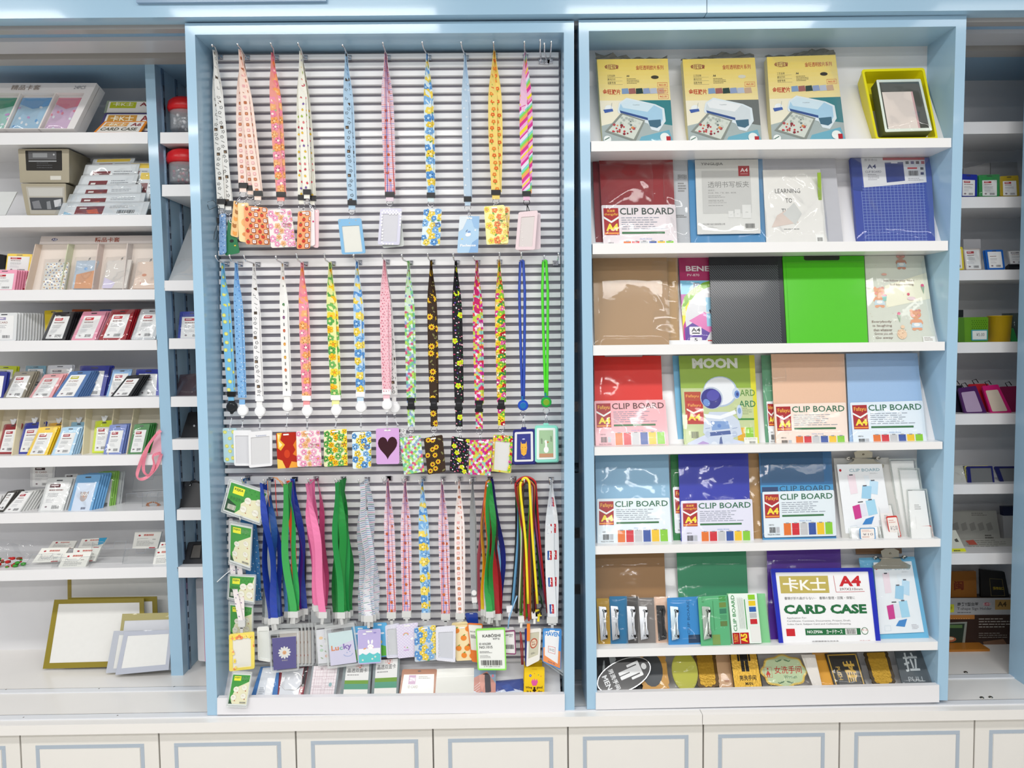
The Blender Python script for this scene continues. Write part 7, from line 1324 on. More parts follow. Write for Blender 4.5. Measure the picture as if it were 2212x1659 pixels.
def idh(label, q, Y, col, head='#b3202f', group=None, n=1, dv=(.003, .008, 0), behind=None, txt=None, T=.004, wrap=None, r=.004, ins=(.14, .16, .14, .06), m='plastic', seed=1, name='id_card_holder', insert='#ebebea', art=None):
    sh = Sheet(q, Y); t = thing(name, label, 'card holder', sh.pt(.5, 1), group)
    slab(sh, T, col, r).build('shell', m, t); s2 = sh.sub(ins[0], ins[1], 1-ins[2], 1-ins[3], .0003)
    if ins: o = slab(s2, .0003, insert, .001).build('insert', 'paper', t); cv = Canvas(s2, w=.0002); (art(cv, random.Random(seed)) if art else idprint2(cv, head, seed, txt=txt)); cv.build('insert_print', 'paper', o)
    cv = Canvas(sh); cv.rect(.38, .05, .62, .085, '#3a3a40', .001); cv.build('slot', m, t)
    if wrap: film(sh.sub(-.03, -.03, 1.04, 1.02), wrap, int(q[0]+q[1]), 5, 6, w=.003).build('wrapper', 'film', t)
    for k in range(1, n):
        s3 = sh.shift(Vector(dv)*k); o = slab(s3, T, col, r).build(name, m); tag(o, ORD2[k]+' in the stack of the '+shortl(label), 'card holder', group)
    return t, sh
# ---- left, first shelf
sh = Sheet(cN(-190, 645, 745, 645, 575, 985, -330, 985), (.36, .31)); t = thing('display_box', 'white cardboard display box leaning back with pastel card sleeves inside', 'box', sh.pt(.5, 1))
slab(sh, .035, '#e9e5e4').build('back_box', 'paper', t)
ring(sh, .002, '#eeeae9', .001, (.02, .22, .06, .01), .001, lift=.018).build('rim', 'paper', t)
for u in (.42, .7): s2 = sh.sub(u, .22, u+.012, 1, .0); A = [s2.pt(0, 0), s2.pt(1, 0), s2.pt(1, 1), s2.pt(0, 1)]; mb = MB(); mb.prism([p+sh.n*.017 for p in A], A, '#efe9e4'); mb.build('partition', 'paper', t)
cv = Canvas(sh, w=.0195); cv.text('\u7cbe\u54c1\u5361\u5957', .34, .05, .57, .16, '#a89a90', .01); cv.text('24PCS', .84, .07, .93, .14, '#8a8a90'); cv.build('print', 'paper', t)
for i, (lb, u0, u1, c, c2) in enumerate((('mint green card sleeve in the white display box', .2, .4, '#a5cfc6', '#4f9c80'), ('sky blue card sleeve in the white display box', .44, .68, '#a9cbe3', '#6fa8dc'), ('pink and lilac card sleeve in the white display box', .73, .93, '#d9bcd8', '#e58aa0'))):
    s2 = sh.sub(u0, .28, u1, .98, .006+.0); t2 = thing('card_sleeve', lb, 'card sleeve', s2.pt(.5, 1)); slab(s2, .004, c).build('sleeve', 'gloss', t2); cv = Canvas(s2)
    rg = random.Random(i); cv.poly([(0, 0), (1, 0), (1, .25), (.5, .35), (0, .2)], c2)
    for k in range(9): cv.ell(rg.random(), rg.uniform(.3, 1), .006, .004, rg.choice((c2, '#e8eef4', '#c99ad0')), rg.uniform(0, 90), 8)
    cv.build('print', 'gloss', t2); film(s2, .004, i, 5, 6).build('wrapper', 'film', t2)
def cardcase(label, q, Y, col, band, txt):
    sh = Sheet(q, Y); t = thing('card_case', label, 'card case', sh.pt(.5, 1), 'card cases beside the white display box'); slab(sh, .004, col, .003).build('frame', 'plastic', t)
    s2 = sh.sub(.05, .08, .95, .95, .0003); o = slab(s2, .0003, '#e7e4de').build('card', 'paper', t); cv = Canvas(s2, w=.0002); cv.rect(.04, .05, .62, .45 if txt else .6, band); cv.text('\u5361K\u58eb', .1, .08, .56, .42, '#f0ecd4', .02); cv.text(txt or 'A5', .7, .08, .96, .42, '#8c3a40', .03)
    if txt: cv.text('CARD CASE', .04, .56, .92, .86, '#5a5a4c', .03)
    cv.build('print', 'paper', o)
cardcase('olive banded clear card case, rearmost beside the white display box', cN(800, 752, 1170, 752, 1150, 845, 775, 845), (.38, .37), '#8f9c8a', '#b3bd1e', '')
cardcase('navy edged card case with a tan band, middle one', cN(785, 843, 1190, 843, 1170, 985, 725, 985), (.36, .33), '#4a4470', '#c9923c', 'A5')
cardcase('orange edged card case lettered in capitals, foremost beside the white display box', cN(782, 905, 1102, 905, 1048, 990, 696, 990), (.335, .31), '#e58a2a', '#e0a45c', 'A6')
# ---- left, second shelf
def drawer(label, q, side, Y, D, op, plate=True, art=None):
    A = [P(q[i], q[i+1], Y) for i in range(0, 8, 2)]; t = thing('drawer_box', label, 'drawer box', (A[2]+A[3])/2, 'beige drawer boxes')
    sh = Sheet(q, Y); mb = slab(sh, D, '#a9a08a', .003, cside='#8f8773'); mb.build('case', 'plastic', t)
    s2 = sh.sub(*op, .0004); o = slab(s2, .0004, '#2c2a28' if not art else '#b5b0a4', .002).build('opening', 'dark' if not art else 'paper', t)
    cv = Canvas(s2)
    if art: art(cv)
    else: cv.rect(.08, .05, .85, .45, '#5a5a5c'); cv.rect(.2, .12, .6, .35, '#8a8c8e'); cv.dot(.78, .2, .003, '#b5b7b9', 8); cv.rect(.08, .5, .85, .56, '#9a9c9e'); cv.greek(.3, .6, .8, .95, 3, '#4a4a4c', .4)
    cv.build('inner_parts', 'gloss', o)
    if plate: slab(sh.sub(.62, .8, .84, .92, .001), .001, '#d9d6cc', .001).build('label_holder', 'plastic', t)
drawer('beige drawer box, upper one, with a dark open front', cN(135, 1112, 515, 1112, 517, 1364, 150, 1364), 0, .33, .13, (.14, .05, .86, .64))
drawer('beige drawer box, lower one, showing a grey printed sheet', cN(155, 1370, 492, 1370, 495, 1606, 200, 1606), 0, .32, .12, (.1, .1, .97, .97), False, lambda cv: (cv.rect(.05, .05, .95, .35, '#c6c4be'), cv.rect(.05, .4, .95, .85, '#4a4c50'), cv.poly([(.1, .55), (.3, .5), (.35, .8), (.12, .8)], '#7f8084'), cv.poly([(.5, .55), (.6, .52), (.62, .82), (.5, .82)], '#8a8c90'), cv.poly([(.7, .5), (.9, .45), (.9, .7), (.72, .75)], '#c9cace')))
sh = Sheet(cN(-120, 1432, 128, 1432, 40, 1606, -200, 1606), (.37, .32)); tag(slab(sh, .003, '#dfe1df').build('white_sheet', 'paper'), 'tilted white sheet at the far left beside the beige drawer boxes', 'sheet')
GP = 'film wrapped card packs fanned on the second left shelf'
for i, (q, w_, Yp) in enumerate(((cN(700, 1188, 1010, 1182, 960, 1300, 660, 1310), 1, .40), (cN(960, 1215, 1150, 1215, 1130, 1420, 930, 1420), 1, .39), (cN(640, 1230, 1045, 1222, 1000, 1400, 590, 1405), 0, .385), (cN(1040, 1285, 1200, 1285, 1150, 1560, 990, 1560), 1, .375), (cN(610, 1310, 1035, 1300, 985, 1450, 550, 1455), 0, .365), (cN(570, 1385, 1055, 1375, 1050, 1490, 520, 1500), 0, .35), (cN(520, 1450, 1090, 1440, 1060, 1555, 480, 1560), 0, .335), (cN(470, 1515, 1120, 1505, 1085, 1608, 430, 1610), 0, .32))):
    sh = Sheet(q, (Yp, Yp-.02)); t = thing('card_pack', ('yellow topped' if w_ else 'maroon banded')+' film wrapped card pack, '+['rearmost', 'rear right', 'second from the back', 'at the far right by the post', 'third from the back', 'third from the front', 'second from the front', 'foremost'][i]+' in the fan', 'card pack', sh.pt(.5, 1), GP)
    slab(sh, .004, '#d5d9dc', .002).build('pack', 'gloss', t); cv = Canvas(sh); cv.rect(.06, .06, .94, .92, '#dfe3e6')
    if w_: cv.rect(.1, .02, .9, .2, '#e8c63a')
    cv.rect(.18, .3, .5, .9, '#7c3438'); cv.rect(.22, .4, .3, .5, '#e9e3e0'); cv.poly([(.3, .6), (.42, .5), (.46, .85), (.34, .85)], '#c95a3c' if i > 4 else '#5a2428'); cv.greek(.56, .3, .9, .5, 2, '#8a8e94', .35, i); cv.bars(.66, .6, .86, .85); cv.poly([(.06, .92), (.06, .7), (.16, .92)], '#8fc0dc'); cv.build('print', 'gloss', t)
    film(sh.sub(-.04, -.06, 1.05, 1.03), .006, 31+i, 8, 5, w=.004).build('wrapper', 'film', t)
# ---- left, third shelf
GI = 'id card holders on the left shelves'
idh('yellow rimmed card holder behind the pink stack', cO(62, 300, 270, 305, 245, 465, 42, 458), (.385, .37), '#e6c21c', group=GI, ins=(.05, .14, .08, .06), n=3, dv=(.004, .007, 0))
idh('pink rimmed landscape card holder fronting its stack', cO(-60, 438, 145, 435, 120, 606, -90, 606), (.33, .315), '#ec9ab4', group=GI, ins=(.05, .18, .1, .04), n=8, dv=(.0035, .0075, 0), seed=4)
idh('dark red card holder edge squeezed right of the pink stack', cO(200, 480, 268, 478, 245, 604, 185, 604), (.36, .345), '#a8162c', group=GI, ins=(.3, .3, .3, .3))
tag(slab(Sheet(cO(-40, 300, 38, 310, 40, 430, -40, 430), .4), .02, '#1c1c20', .006).build('black_pouch', 'plastic'), 'black rounded object at the far left beside the yellow holder', 'pouch')
q = cO(345, 158, 1330, 150, 1300, 606, 240, 606); sh = Sheet(q, (.405, .34)); t = thing('display_tray', 'cream cardboard display tray holding hanging card covers in clear bags', 'display tray', sh.pt(.5, 1))
slab(sh, .003, '#e6dad0').build('back', 'paper', t)
cv = Canvas(sh, w=.0016); cv.rect(0, 0, 1, .15, '#e3dad6'); cv.ell(.12, .065, .0105, .0055, '#3c3f74', 0, 14); cv.text('AB', .1, .045, .14, .085, '#e6e6ee', .02); cv.text('\u7cbe\u54c1\u5361\u5957', .46, .03, .67, .12, '#a85a48', .02); cv.build('print', 'paper', t)
for u, c in ((.0, '#dcc9b8'), (.27, '#cfd2b4'), (.52, '#d6c4bc'), (.76, '#d9cdc6')):
    A = [sh.pt(u+.02, .16), sh.pt(u+.026, .16), sh.pt(u+.026, 1), sh.pt(u+.02, 1)]; mb = MB(); B = [p+Vector((-.004, -.03, 0)) for p in A]; mb.prism(B, A, c); mb.build('partition', 'paper', t)
def cover(label, q, Y, col, art, fold=.007):
    sh = Sheet(q, Y); t = thing('card_cover', label, 'card cover', sh.pt(.5, 1), 'card covers in the cream display tray'); slab(sh, .008, col, .003).build('cover', 'gloss', t); cv = Canvas(sh); art(cv, random.Random(5)); cv.build('print', 'gloss', t)
    mb = MB(); a = sh.pt(.55, 0); mb.tube([a, a+Vector((.002, 0, .006)), a+Vector((.006, .002, .010)), a+Vector((.004, 0, .002))], .0012, '#8f8f92', 5); mb.build('clasp', 'metal', t); film(sh.sub(-.08, -.12, 1.1, 1.03), fold, int(q[0]), 6, 8, w=.006).build('wrapper', 'film', t)
cover('white card cover with small doodles in the cream tray', cO(385, 375, 575, 372, 530, 600, 350, 600), (.352, .312), '#e6e3db', lambda cv, rg: [cv.ell(u, v, .0028, .002, '#7a86b0' if k % 2 else '#d9a878', 30*k, 7) for u, v, k in grid(cv, .011, rg, .2)])
cover('blue and orange card cover in the cream tray, second bay', cO(640, 360, 820, 355, 765, 592, 600, 592), (.352, .312), '#b9c6d4', lambda cv, rg: (cv.poly([(.1, .5), (1, .35), (1, 1), (.1, 1)], '#dba27c'), cv.dot(.5, .3, .006, '#8fb3dc', 9)))
cover('cream card cover in the cream tray, third bay with folded strap', cO(900, 360, 1100, 350, 1050, 590, 850, 590), (.352, .312), '#ded6cf', lambda cv, rg: (cv.poly([(0, .6), (.5, .8), (.4, 1), (0, 1)], '#dcd3ea'),))
cover('peach card cover in the cream tray, rightmost bay by the post', cO(1150, 370, 1330, 365, 1300, 592, 1105, 592), (.352, .312), '#e9d2c2', lambda cv, rg: (cv.ell(.4, .5, .008, .005, '#d99a80', 0, 9), cv.dot(.3, .8, .002, '#c8504a', 6)))
# ---- left, fourth shelf
idh('pale grey card holder fronting the long stack at the far left', cO(-70, 795, 145, 792, 133, 1026, -90, 1026), (.325, .315), '#dddfe0', head='#9a94b8', group=GI, n=13, dv=(.0045, .0085, 0), T=.0022, seed=5, txt='ID CARD', ins=(.08, .1, .12, .04))
idh('yellow card holder peeping behind the black one', cO(370, 775, 520, 770, 500, 1000, 380, 1000), (.4, .385), '#d9bf1c', group=GI, ins=(.3, .4, .3, .3))
idh('black card holder fronting its stack on the fourth left shelf', cO(448, 790, 620, 785, 540, 1024, 345, 1024), (.36, .315), '#1d1b20', head='#c03038', group=GI, n=5, dv=(.004, .008, .0005), wrap=.007, seed=6)
idh('pink card holder fronting its stack on the fourth left shelf', cO(695, 785, 890, 780, 790, 1022, 590, 1024), (.36, .315), '#e79ab0', head='#c03038', group=GI, n=4, dv=(.004, .008, .0005), wrap=.007, seed=7)
idh('deep red card holder fronting its stack on the fourth left shelf', cO(935, 770, 1125, 765, 1045, 1018, 820, 1020), (.36, .315), '#9c1624', head='#c03038', group=GI, n=5, dv=(.004, .008, .0005), wrap=.007, seed=8)
idh('silver grey card holder at the right end of the fourth left shelf', cO(1180, 765, 1370, 762, 1290, 1016, 1090, 1018), (.36, .315), '#c9cccf', head='#c03038', group=GI, n=3, dv=(.004, .008, .0005), wrap=.008, seed=9)
for i, (q, c) in enumerate(((cO(600, 765, 760, 765, 740, 900, 590, 900), '#c85a1c'), (cO(830, 768, 960, 766, 940, 900, 820, 900), '#2f5fae'))): tag(slab(Sheet(q, .42), .004, c, .004).build('id_card_holder', 'plastic'), ('burnt orange', 'mid blue')[i]+' card holder glimpsed behind the front row of the fourth left shelf', 'card holder', GI)
# ---- left, fifth shelf
for lb, q, Y, c, hd, n, wr, tx in (('lime yellow card holder at the far left of the fifth left shelf', (-40, 1235, 142, 1240, 110, 1420, -60, 1420), (.4, .38), '#c9d41c', '#8a9a2a', 2, .005, None), ('navy card holder edge at the far left of the fifth left shelf', (-90, 1282, 62, 1285, 25, 1510, -110, 1510), (.345, .315), '#252f86', '#5a6ab0', 2, 0, None),
    ('light grey card holder standing at the back of the fifth left shelf', (400, 1232, 605, 1228, 580, 1420, 385, 1420), (.4, .38), '#cfd2d8', '#8a8a90', 2, .003, None), ('teal blue card holder at the back left of the fifth left shelf', (215, 1235, 385, 1235, 370, 1400, 205, 1400), (.405, .39), '#6f9cb0', '#8a9aa0', 1, .008, None),
    ('large navy card holder standing at the back of the fifth left shelf', (668, 1236, 916, 1236, 860, 1500, 640, 1500), (.4, .36), '#232f92', '#4a58a8', 3, .004, None), ('royal blue card holder at the right end of the fifth left shelf', (1135, 1265, 1345, 1265, 1325, 1500, 1130, 1500), (.4, .36), '#2638a8', '#5a68b8', 2, .004, None),
    ('taupe card holder with a white card on the fifth left shelf', (128, 1288, 292, 1282, 195, 1510, 20, 1512), (.365, .315), '#8f8878', '#b8323c', 3, .005, 'ID CARD'), ('blush pink card holder with a white card on the fifth left shelf', (372, 1308, 535, 1302, 425, 1508, 235, 1510), (.365, .315), '#eda9ac', '#c0404a', 3, .003, 'ID CARD'),
    ('steel blue card holder with a yellow label, fronting its stack', (590, 1283, 765, 1278, 640, 1502, 430, 1508), (.365, .315), '#5578ab', '#b5b31c', 6, 0, 'ID CARD'), ('clear bagged sky blue card holder before the royal blue one', (945, 1265, 1105, 1262, 1040, 1500, 880, 1504), (.38, .33), '#8fb4dc', '#c06a74', 1, .009, None),
    ('black card holder with a cream card fronting its stack', (1062, 1318, 1200, 1312, 1085, 1495, 915, 1500), (.355, .315), '#1b1c20', '#8a4a44', 4, 0, None)):
    idh(lb, cO(*q), Y, c, head=hd, group=GI, n=n, dv=(.004, .0075, .0003), wrap=wr, txt=tx, seed=len(lb), ins=(.12, .16, .14, .06) if c != '#5578ab' else (.14, .14, .16, .06))
# ---- left, sixth shelf (cP)
sh = Sheet(cP(20, 90, 810, 85, 770, 520, -60, 522), (.41, .335)); t = thing('display_tray', 'cream partitioned display tray behind the yellow and light blue card holders', 'display tray', sh.pt(.5, 1)); slab(sh, .003, '#d9cfb8').build('back', 'paper', t)
for u in (.02, .27, .52, .77):
    A = [sh.pt(u, .02), sh.pt(u+.01, .02), sh.pt(u+.01, 1), sh.pt(u, 1)]; mb = MB(); mb.prism([p+Vector((-.006, -.03, 0)) for p in A], A, '#e3d8b8'); mb.build('partition', 'paper', t)
sh = Sheet(cP(825, 85, 1600, 80, 1500, 512, 790, 516), (.41, .335)); t = thing('display_tray', 'cream partitioned display tray behind the lime and green card holders', 'display tray', sh.pt(.5, 1)); slab(sh, .003, '#cfc8b4').build('back', 'paper', t)
for u in (.0, .32, .55):
    A = [sh.pt(u, .02), sh.pt(u+.01, .02), sh.pt(u+.01, 1), sh.pt(u, 1)]; mb = MB(); mb.prism([p+Vector((-.006, -.03, 0)) for p in A], A, '#e3d8b8'); mb.build('partition', 'paper', t)
for lb, q, Y, c, n, sd in (('dark red card holder with a white clip strap on the sixth left shelf', (40, 235, 205, 225, 135, 498, -30, 500), (.375, .335), '#9c1c24', 1, 1), ('royal blue card holder with a white clip strap on the sixth left shelf', (225, 225, 400, 210, 330, 498, 148, 500), (.375, .335), '#2634a0', 2, 2),
    ('amber card holder behind the bright yellow one', (440, 225, 620, 215, 560, 480, 420, 490), (.385, .345), '#e0a92a', 2, 3), ('powder blue card holder behind the light blue one', (640, 215, 780, 215, 740, 490, 610, 495), (.385, .345), '#8fbfd6', 2, 4),
    ('bright yellow wavy-topped card holder fronting its stack', (350, 262, 520, 256, 415, 520, 232, 524), (.35, .305), '#f0c81c', 4, 5), ('light blue wavy-topped card holder fronting its stack', (560, 262, 722, 258, 640, 512, 455, 516), (.35, .305), '#a9cde6', 4, 6),
    ('lime green card holder in its cream bay', (855, 205, 1020, 200, 975, 488, 822, 492), (.38, .335), '#cfe020', 2, 7), ('slate blue card holder fronting its stack', (985, 240, 1140, 235, 1085, 502, 925, 506), (.35, .31), '#6f82c0', 4, 8), ('dark green card holder fronting its stack', (1205, 235, 1345, 230, 1285, 500, 1145, 504), (.35, .31), '#2f7a34', 4, 9)):
    t, sh = idh(lb, cP(*q), Y, c, head='#a83a44', group=GI, n=n, dv=(.004, .008, .0003), wrap=.005 if sd > 4 else .002, seed=sd, ins=(.14, .2, .14, .06))
    if sd < 5 or sd == 7:
        mb = MB(); a = sh.pt(.5, .0)
        for dx_, dz in ((-.006, .014), (.007, .016)): mb.prism([a+Vector((-.004, -.004, -.002)), a+Vector((.004, -.004, -.002)), a+Vector((dx_+.006, -.002, dz)), a+Vector((dx_-.004, -.002, dz+.002))], [v+Vector((0, .003, 0)) for v in (a+Vector((-.004, -.004, -.002)), a+Vector((.004, -.004, -.002)), a+Vector((dx_+.006, -.002, dz)), a+Vector((dx_-.004, -.002, dz+.002)))], '#e0e2e6')
        mb.build('clip_strap', 'plastic', t)
for i, (q, c) in enumerate(((cP(1140, 240, 1180, 240, 1130, 500, 1090, 500), '#1c2f5a'),)): pass
# pink ribbon badge spilling over the shelf edge
t = thing('ribbon_badge', 'pink card badge whose pink ribbon loops down over the sixth left shelf', 'lanyard', P(*cP(1400, 300), .3))
s2 = Sheet(cP(1400, 300, 1475, 280, 1475, 500, 1340, 515), (.31, .295)); slab(s2, .003, '#f0b9c6', .004).build('badge_holder', 'gloss', t)
def pathribbon(pts, Y, w, col, mb=None, tw=.6, ph=0):
    pp = [P(pts[i], pts[i+1], Y) for i in range(0, len(pts), 2)]; fine = []
    for i in range(len(pp)-1):
        a, b, c, d = pp[max(0, i-1)], pp[i], pp[i+1], pp[min(len(pp)-1, i+2)]
        for k in range(5): s = k/5; fine.append((2*b+(c-a)*s+(2*a-5*b+4*c-d)*s*s+(-a+3*b-3*c+d)*s**3)*.5)
    fine.append(pp[-1]); rows = []
    for i, p in enumerate(fine):
        tg = (fine[min(len(fine)-1, i+1)]-fine[max(0, i-1)]).normalized(); n = Vector((tg.z, 0, -tg.x)); a = tw*math.sin(i*.35+ph); v = (n*math.cos(a)+Vector((0, 1, 0))*math.sin(a))*w/2; rows.append((p-v, p+v))
    return ribbon(rows, col, mb)
pathribbon(cP(1440, 290, 1370, 360, 1300, 480, 1245, 620, 1228, 700, 1260, 728, 1330, 700, 1400, 620, 1445, 500), .281, .0105, '#f28fa2').build('ribbon', 'satin', t)
pathribbon(cP(1400, 330, 1330, 430, 1290, 560, 1290, 660, 1340, 690, 1380, 600, 1370, 520, 1440, 490), .277, .0095, '#ee8399', ph=1.2).build('ribbon', 'satin', t)
# ---- left, seventh shelf
for i, (q, lb) in enumerate(((cP(-60, 870, 20, 865, -20, 1020, -100, 1020), 'far left slanted white file edge'), (cP(70, 835, 150, 830, 30, 1010, -50, 1012), 'dark backed slanted file beside it'))): t, sh = idh(lb+' on the seventh left shelf', cP(0, 0, 1, 1, 1, 1, 1, 1)[:0]+q, (.37, .31), ('#d3d3d3', '#55534f')[i], head='#8a8a8a', group=GI, n=4, dv=(.004, .008, 0), ins=(.2, .1, .1, .05), seed=i)
idh('white slanted card pack with a maroon heading on the seventh left shelf', cP(195, 835, 300, 830, 175, 1026, 20, 1030), (.37, .31), '#d0d1cf', head='#a8404a', group=GI, n=6, dv=(.006, .008, .0002), ins=(.06, .08, .06, .04), seed=3, r=.001)
idh('back row card pack with a black heading on the seventh left shelf', cP(272, 612, 498, 610, 480, 800, 270, 800), (.42, .41), '#d5d5d6', head='#3a2428', group=GI, ins=(.1, .0, .1, .04), seed=4, txt='ID CARD')
idh('clear bagged white card pack before the owl pack', cP(430, 720, 655, 715, 560, 1018, 338, 1022), (.365, .312), '#d3d5d4', head='#5a2a30', group=GI, n=3, dv=(.005, .009, 0), wrap=.009, ins=(.08, .12, .08, .04), seed=6)
idh('dark headed card pack behind the clear bagged one', cP(580, 680, 700, 675, 690, 800, 570, 800), (.42, .41), '#c9c9cb', head='#2f2024', group=GI, ins=(.05, .05, .05, .05), seed=7)
def art_owl(cv, rg): cv.rect(0, 0, 1, 1, '#d3dff0'); cv.ell(.5, .5, .012, .017, '#b9aaa6', 0, 16); cv.poly([(.28, .3), (.36, .36), (.28, .44)], '#a89694'); cv.poly([(.72, .3), (.64, .36), (.72, .44)], '#a89694'); [cv.dot(.5+.11*s_, .42, .0042, '#efeeea', 10) for s_ in (-1, 1)]; [cv.dot(.5+.11*s_, .42, .0016, '#4a3a34', 7) for s_ in (-1, 1)]; cv.poly([(.47, .48), (.53, .48), (.5, .54)], '#d98a4a'); cv.bars(.5, .88, .75, .96, '#4a4a6a')
idh('sky blue pack printed with an owl, in a shiny clear bag', cP(690, 690, 905, 685, 820, 1012, 608, 1018), (.365, .312), '#6fa8d6', group=GI, n=5, dv=(.005, .008, .0003), wrap=.008, ins=(.12, .22, .1, .02), art=art_owl)
idh('apple green card holder stack right of the owl pack', cP(880, 662, 1032, 658, 985, 1004, 850, 1008), (.415, .37), '#8fc25c', group=GI, n=3, dv=(.004, .007, .0003), wrap=.004, ins=(.1, .2, .1, .06))
idh('clear grey card holder behind the apple green stack', cP(960, 662, 1100, 658, 1060, 1000, 930, 1002), (.44, .40), '#c6cacb', group=GI, n=2, dv=(.004, .007, .0003), ins=(.1, .2, .1, .06))
def acrylic(label, q, Y, D=.03, tiers=2, group='clear acrylic card stands', cards=()):
    """stepped clear stand: low front wall, floor and rear wall per tier"""
    sh = Sheet(q, Y); t = thing('acrylic_stand', label, 'card stand', sh.pt(.5, 1), group)
    for k in range(tiers):
        s2 = sh.sub(0, .5-.5*k if tiers > 1 else 0, 1, 1-.5*k if tiers > 1 else 1).shift((.006*k, .028*k, 0)); mb = MB()
        o = [(0, 0), (.32, 0), (.36, .25), (.64, .25), (.68, 0), (1, 0), (1, 1), (0, 1)]
        mb.prism([s2.pt(u, v, 0) for u, v in o], [s2.pt(u, v, -.002) for u, v in o], '#e3e6ea'); mb.build('front_wall', 'film', t); mb = MB()
        for u in (0, 1): A = [s2.pt(u, 0), s2.pt(u, 1), s2.pt(u, 1)+Vector((.004, .024, 0)), s2.pt(u, 0)+Vector((.004, .024, 0))]; mb.add(A, [(0, 1, 2, 3)], '#e3e6ea')
        A = [s2.pt(0, 1), s2.pt(1, 1), s2.pt(1, 1)+Vector((.004, .024, 0)), s2.pt(0, 1)+Vector((.004, .024, 0))]; mb.add(A, [(0, 1, 2, 3)], '#dfe2e6'); mb.build('pocket', 'film', t)
        mb = MB(); mb.tube([s2.pt(u, v, .0) for u, v in o], .0007, '#a9b0ba', 4, True); mb.build('edge', 'plastic', t)
    return t
acrylic('empty clear tiered stand on the seventh left shelf behind the ribbon', cP(1150, 715, 1420, 700, 1410, 985, 1120, 995), .40)
acrylic('clear stand at the right end of the seventh left shelf with amber beads inside', cP(1280, 850, 1480, 840, 1480, 995, 1275, 1000), .35, tiers=1)
mb = MB()
for k in range(34): a = k*.74; p = P(*cP(1370+62*math.cos(a)*(1-k*.012), 955+22*math.sin(a)), .36); mb.ball(p, .0026, '#b5744a', 6)
o = mb.build('bead_bracelet', 'gloss'); tag(o, 'coiled string of amber beads in the clear stand', 'beads', None, 'stuff')
# ---- left, eighth shelf: name card stands
GN = 'white name cards in the acrylic stands'
def ncard(label, q, Y, blue=False, n=3):
    sh = Sheet(q, Y); t = thing('name_card', label, 'card', sh.pt(.5, 1), GN); slab(sh, .0025*n, '#ecebe4').build('card', 'paper', t); cv = Canvas(sh)
    cv.ell(.2, .22, .0042, .003, '#b02434', 0, 10); cv.text('\u67d0\u67d0\u5e02\u6587\u5177\u6709\u9650\u516c\u53f8', .36, .14, .93, .27, '#c87a70') if 0 else cv.greek(.36, .14, .93, .3, 1, '#c87a70', .7); cv.line(.14, .42, .55, .4, .0007, '#8a8a8a'); cv.line(.14, .42, .16, .48, .0007, '#8a8a8a'); cv.greek(.14, .55, .9, .88, 4, '#9a9a9c', .3); cv.text('***', .72, .42, .84, .5, '#6a6a6a'); cv.rect(.66, .93, .9, 1, '#b5444c')
    if blue: cv.poly([(.68, 0), (1, 0), (1, .6), (.8, .75)], '#2f9cc8')
    cv.build('print', 'paper', t)
for lb, q, Y, b in (('rear left name card of the first stand group', (475, 1282, 690, 1278, 655, 1345, 430, 1345), (.4, .385), 0), ('rear name card with a blue corner', (735, 1262, 962, 1250, 905, 1340, 700, 1340), (.4, .385), 1), ('left name card standing in the second tier', (375, 1345, 620, 1340, 540, 1465, 285, 1475), (.36, .34), 0), ('right name card standing in the second tier', (660, 1345, 905, 1340, 850, 1460, 640, 1470), (.365, .345), 0),
    ('foremost name card before the others, fully seen', (580, 1388, 820, 1382, 760, 1522, 515, 1530), (.33, .31), 0), ('name card leaning high in the right stand', (1210, 1200, 1450, 1195, 1410, 1345, 1185, 1348), (.41, .39), 0), ('name card at the right end near the post, upper', (1440, 1290, 1560, 1286, 1545, 1400, 1400, 1400), (.37, .35), 0), ('name card at the right end near the post, lower', (1395, 1350, 1560, 1346, 1530, 1500, 1365, 1508), (.34, .32), 0)):
    ncard(lb, cP(*q), Y, b)
for lb, q, Y in (('clear stand holding the left name cards', (290, 1400, 560, 1395, 500, 1535, 195, 1540), .32), ('clear stand holding the foremost name card', (480, 1430, 850, 1420, 790, 1530, 460, 1535), .305), ('empty clear stand in the middle of the eighth left shelf', (830, 1290, 1130, 1280, 1090, 1515, 800, 1522), .35), ('clear stand under the high name card', (1130, 1350, 1400, 1345, 1370, 1510, 1090, 1515), .33)):
    acrylic(lb, cP(*q), Y, tiers=1)
sh = Sheet(cP(-30, 1262, 310, 1280, 250, 1535, -60, 1540), (.38, .33)); t = thing('toy_bag', 'clear bag of red and green felt pieces at the left of the eighth shelf', 'bag', sh.pt(.5, 1)); cv = Canvas(sh.sub(0, .55, .95, 1, .002)); rg = random.Random(9)
mb = MB()
for k in range(26): p = sh.pt(rg.uniform(.02, .85), rg.uniform(.62, .95), rg.uniform(0, .02)); mb.ball(p, rg.uniform(.005, .011), rg.choice(('#c42420', '#3f9a34', '#3f9a34', '#b52c28', '#7a4a2c')), 7, 1, .6)
mb.build('felt_pieces', 'cloth', t); film(sh, .012, 4, 7, 7, w=.012).build('bag', 'film', t)
cv = Canvas(sh); cv.ell(.4, .2, .03, .012, '#b9bdae', 10, 16); cv.build('crumple', 'paper', t) if 0 else None
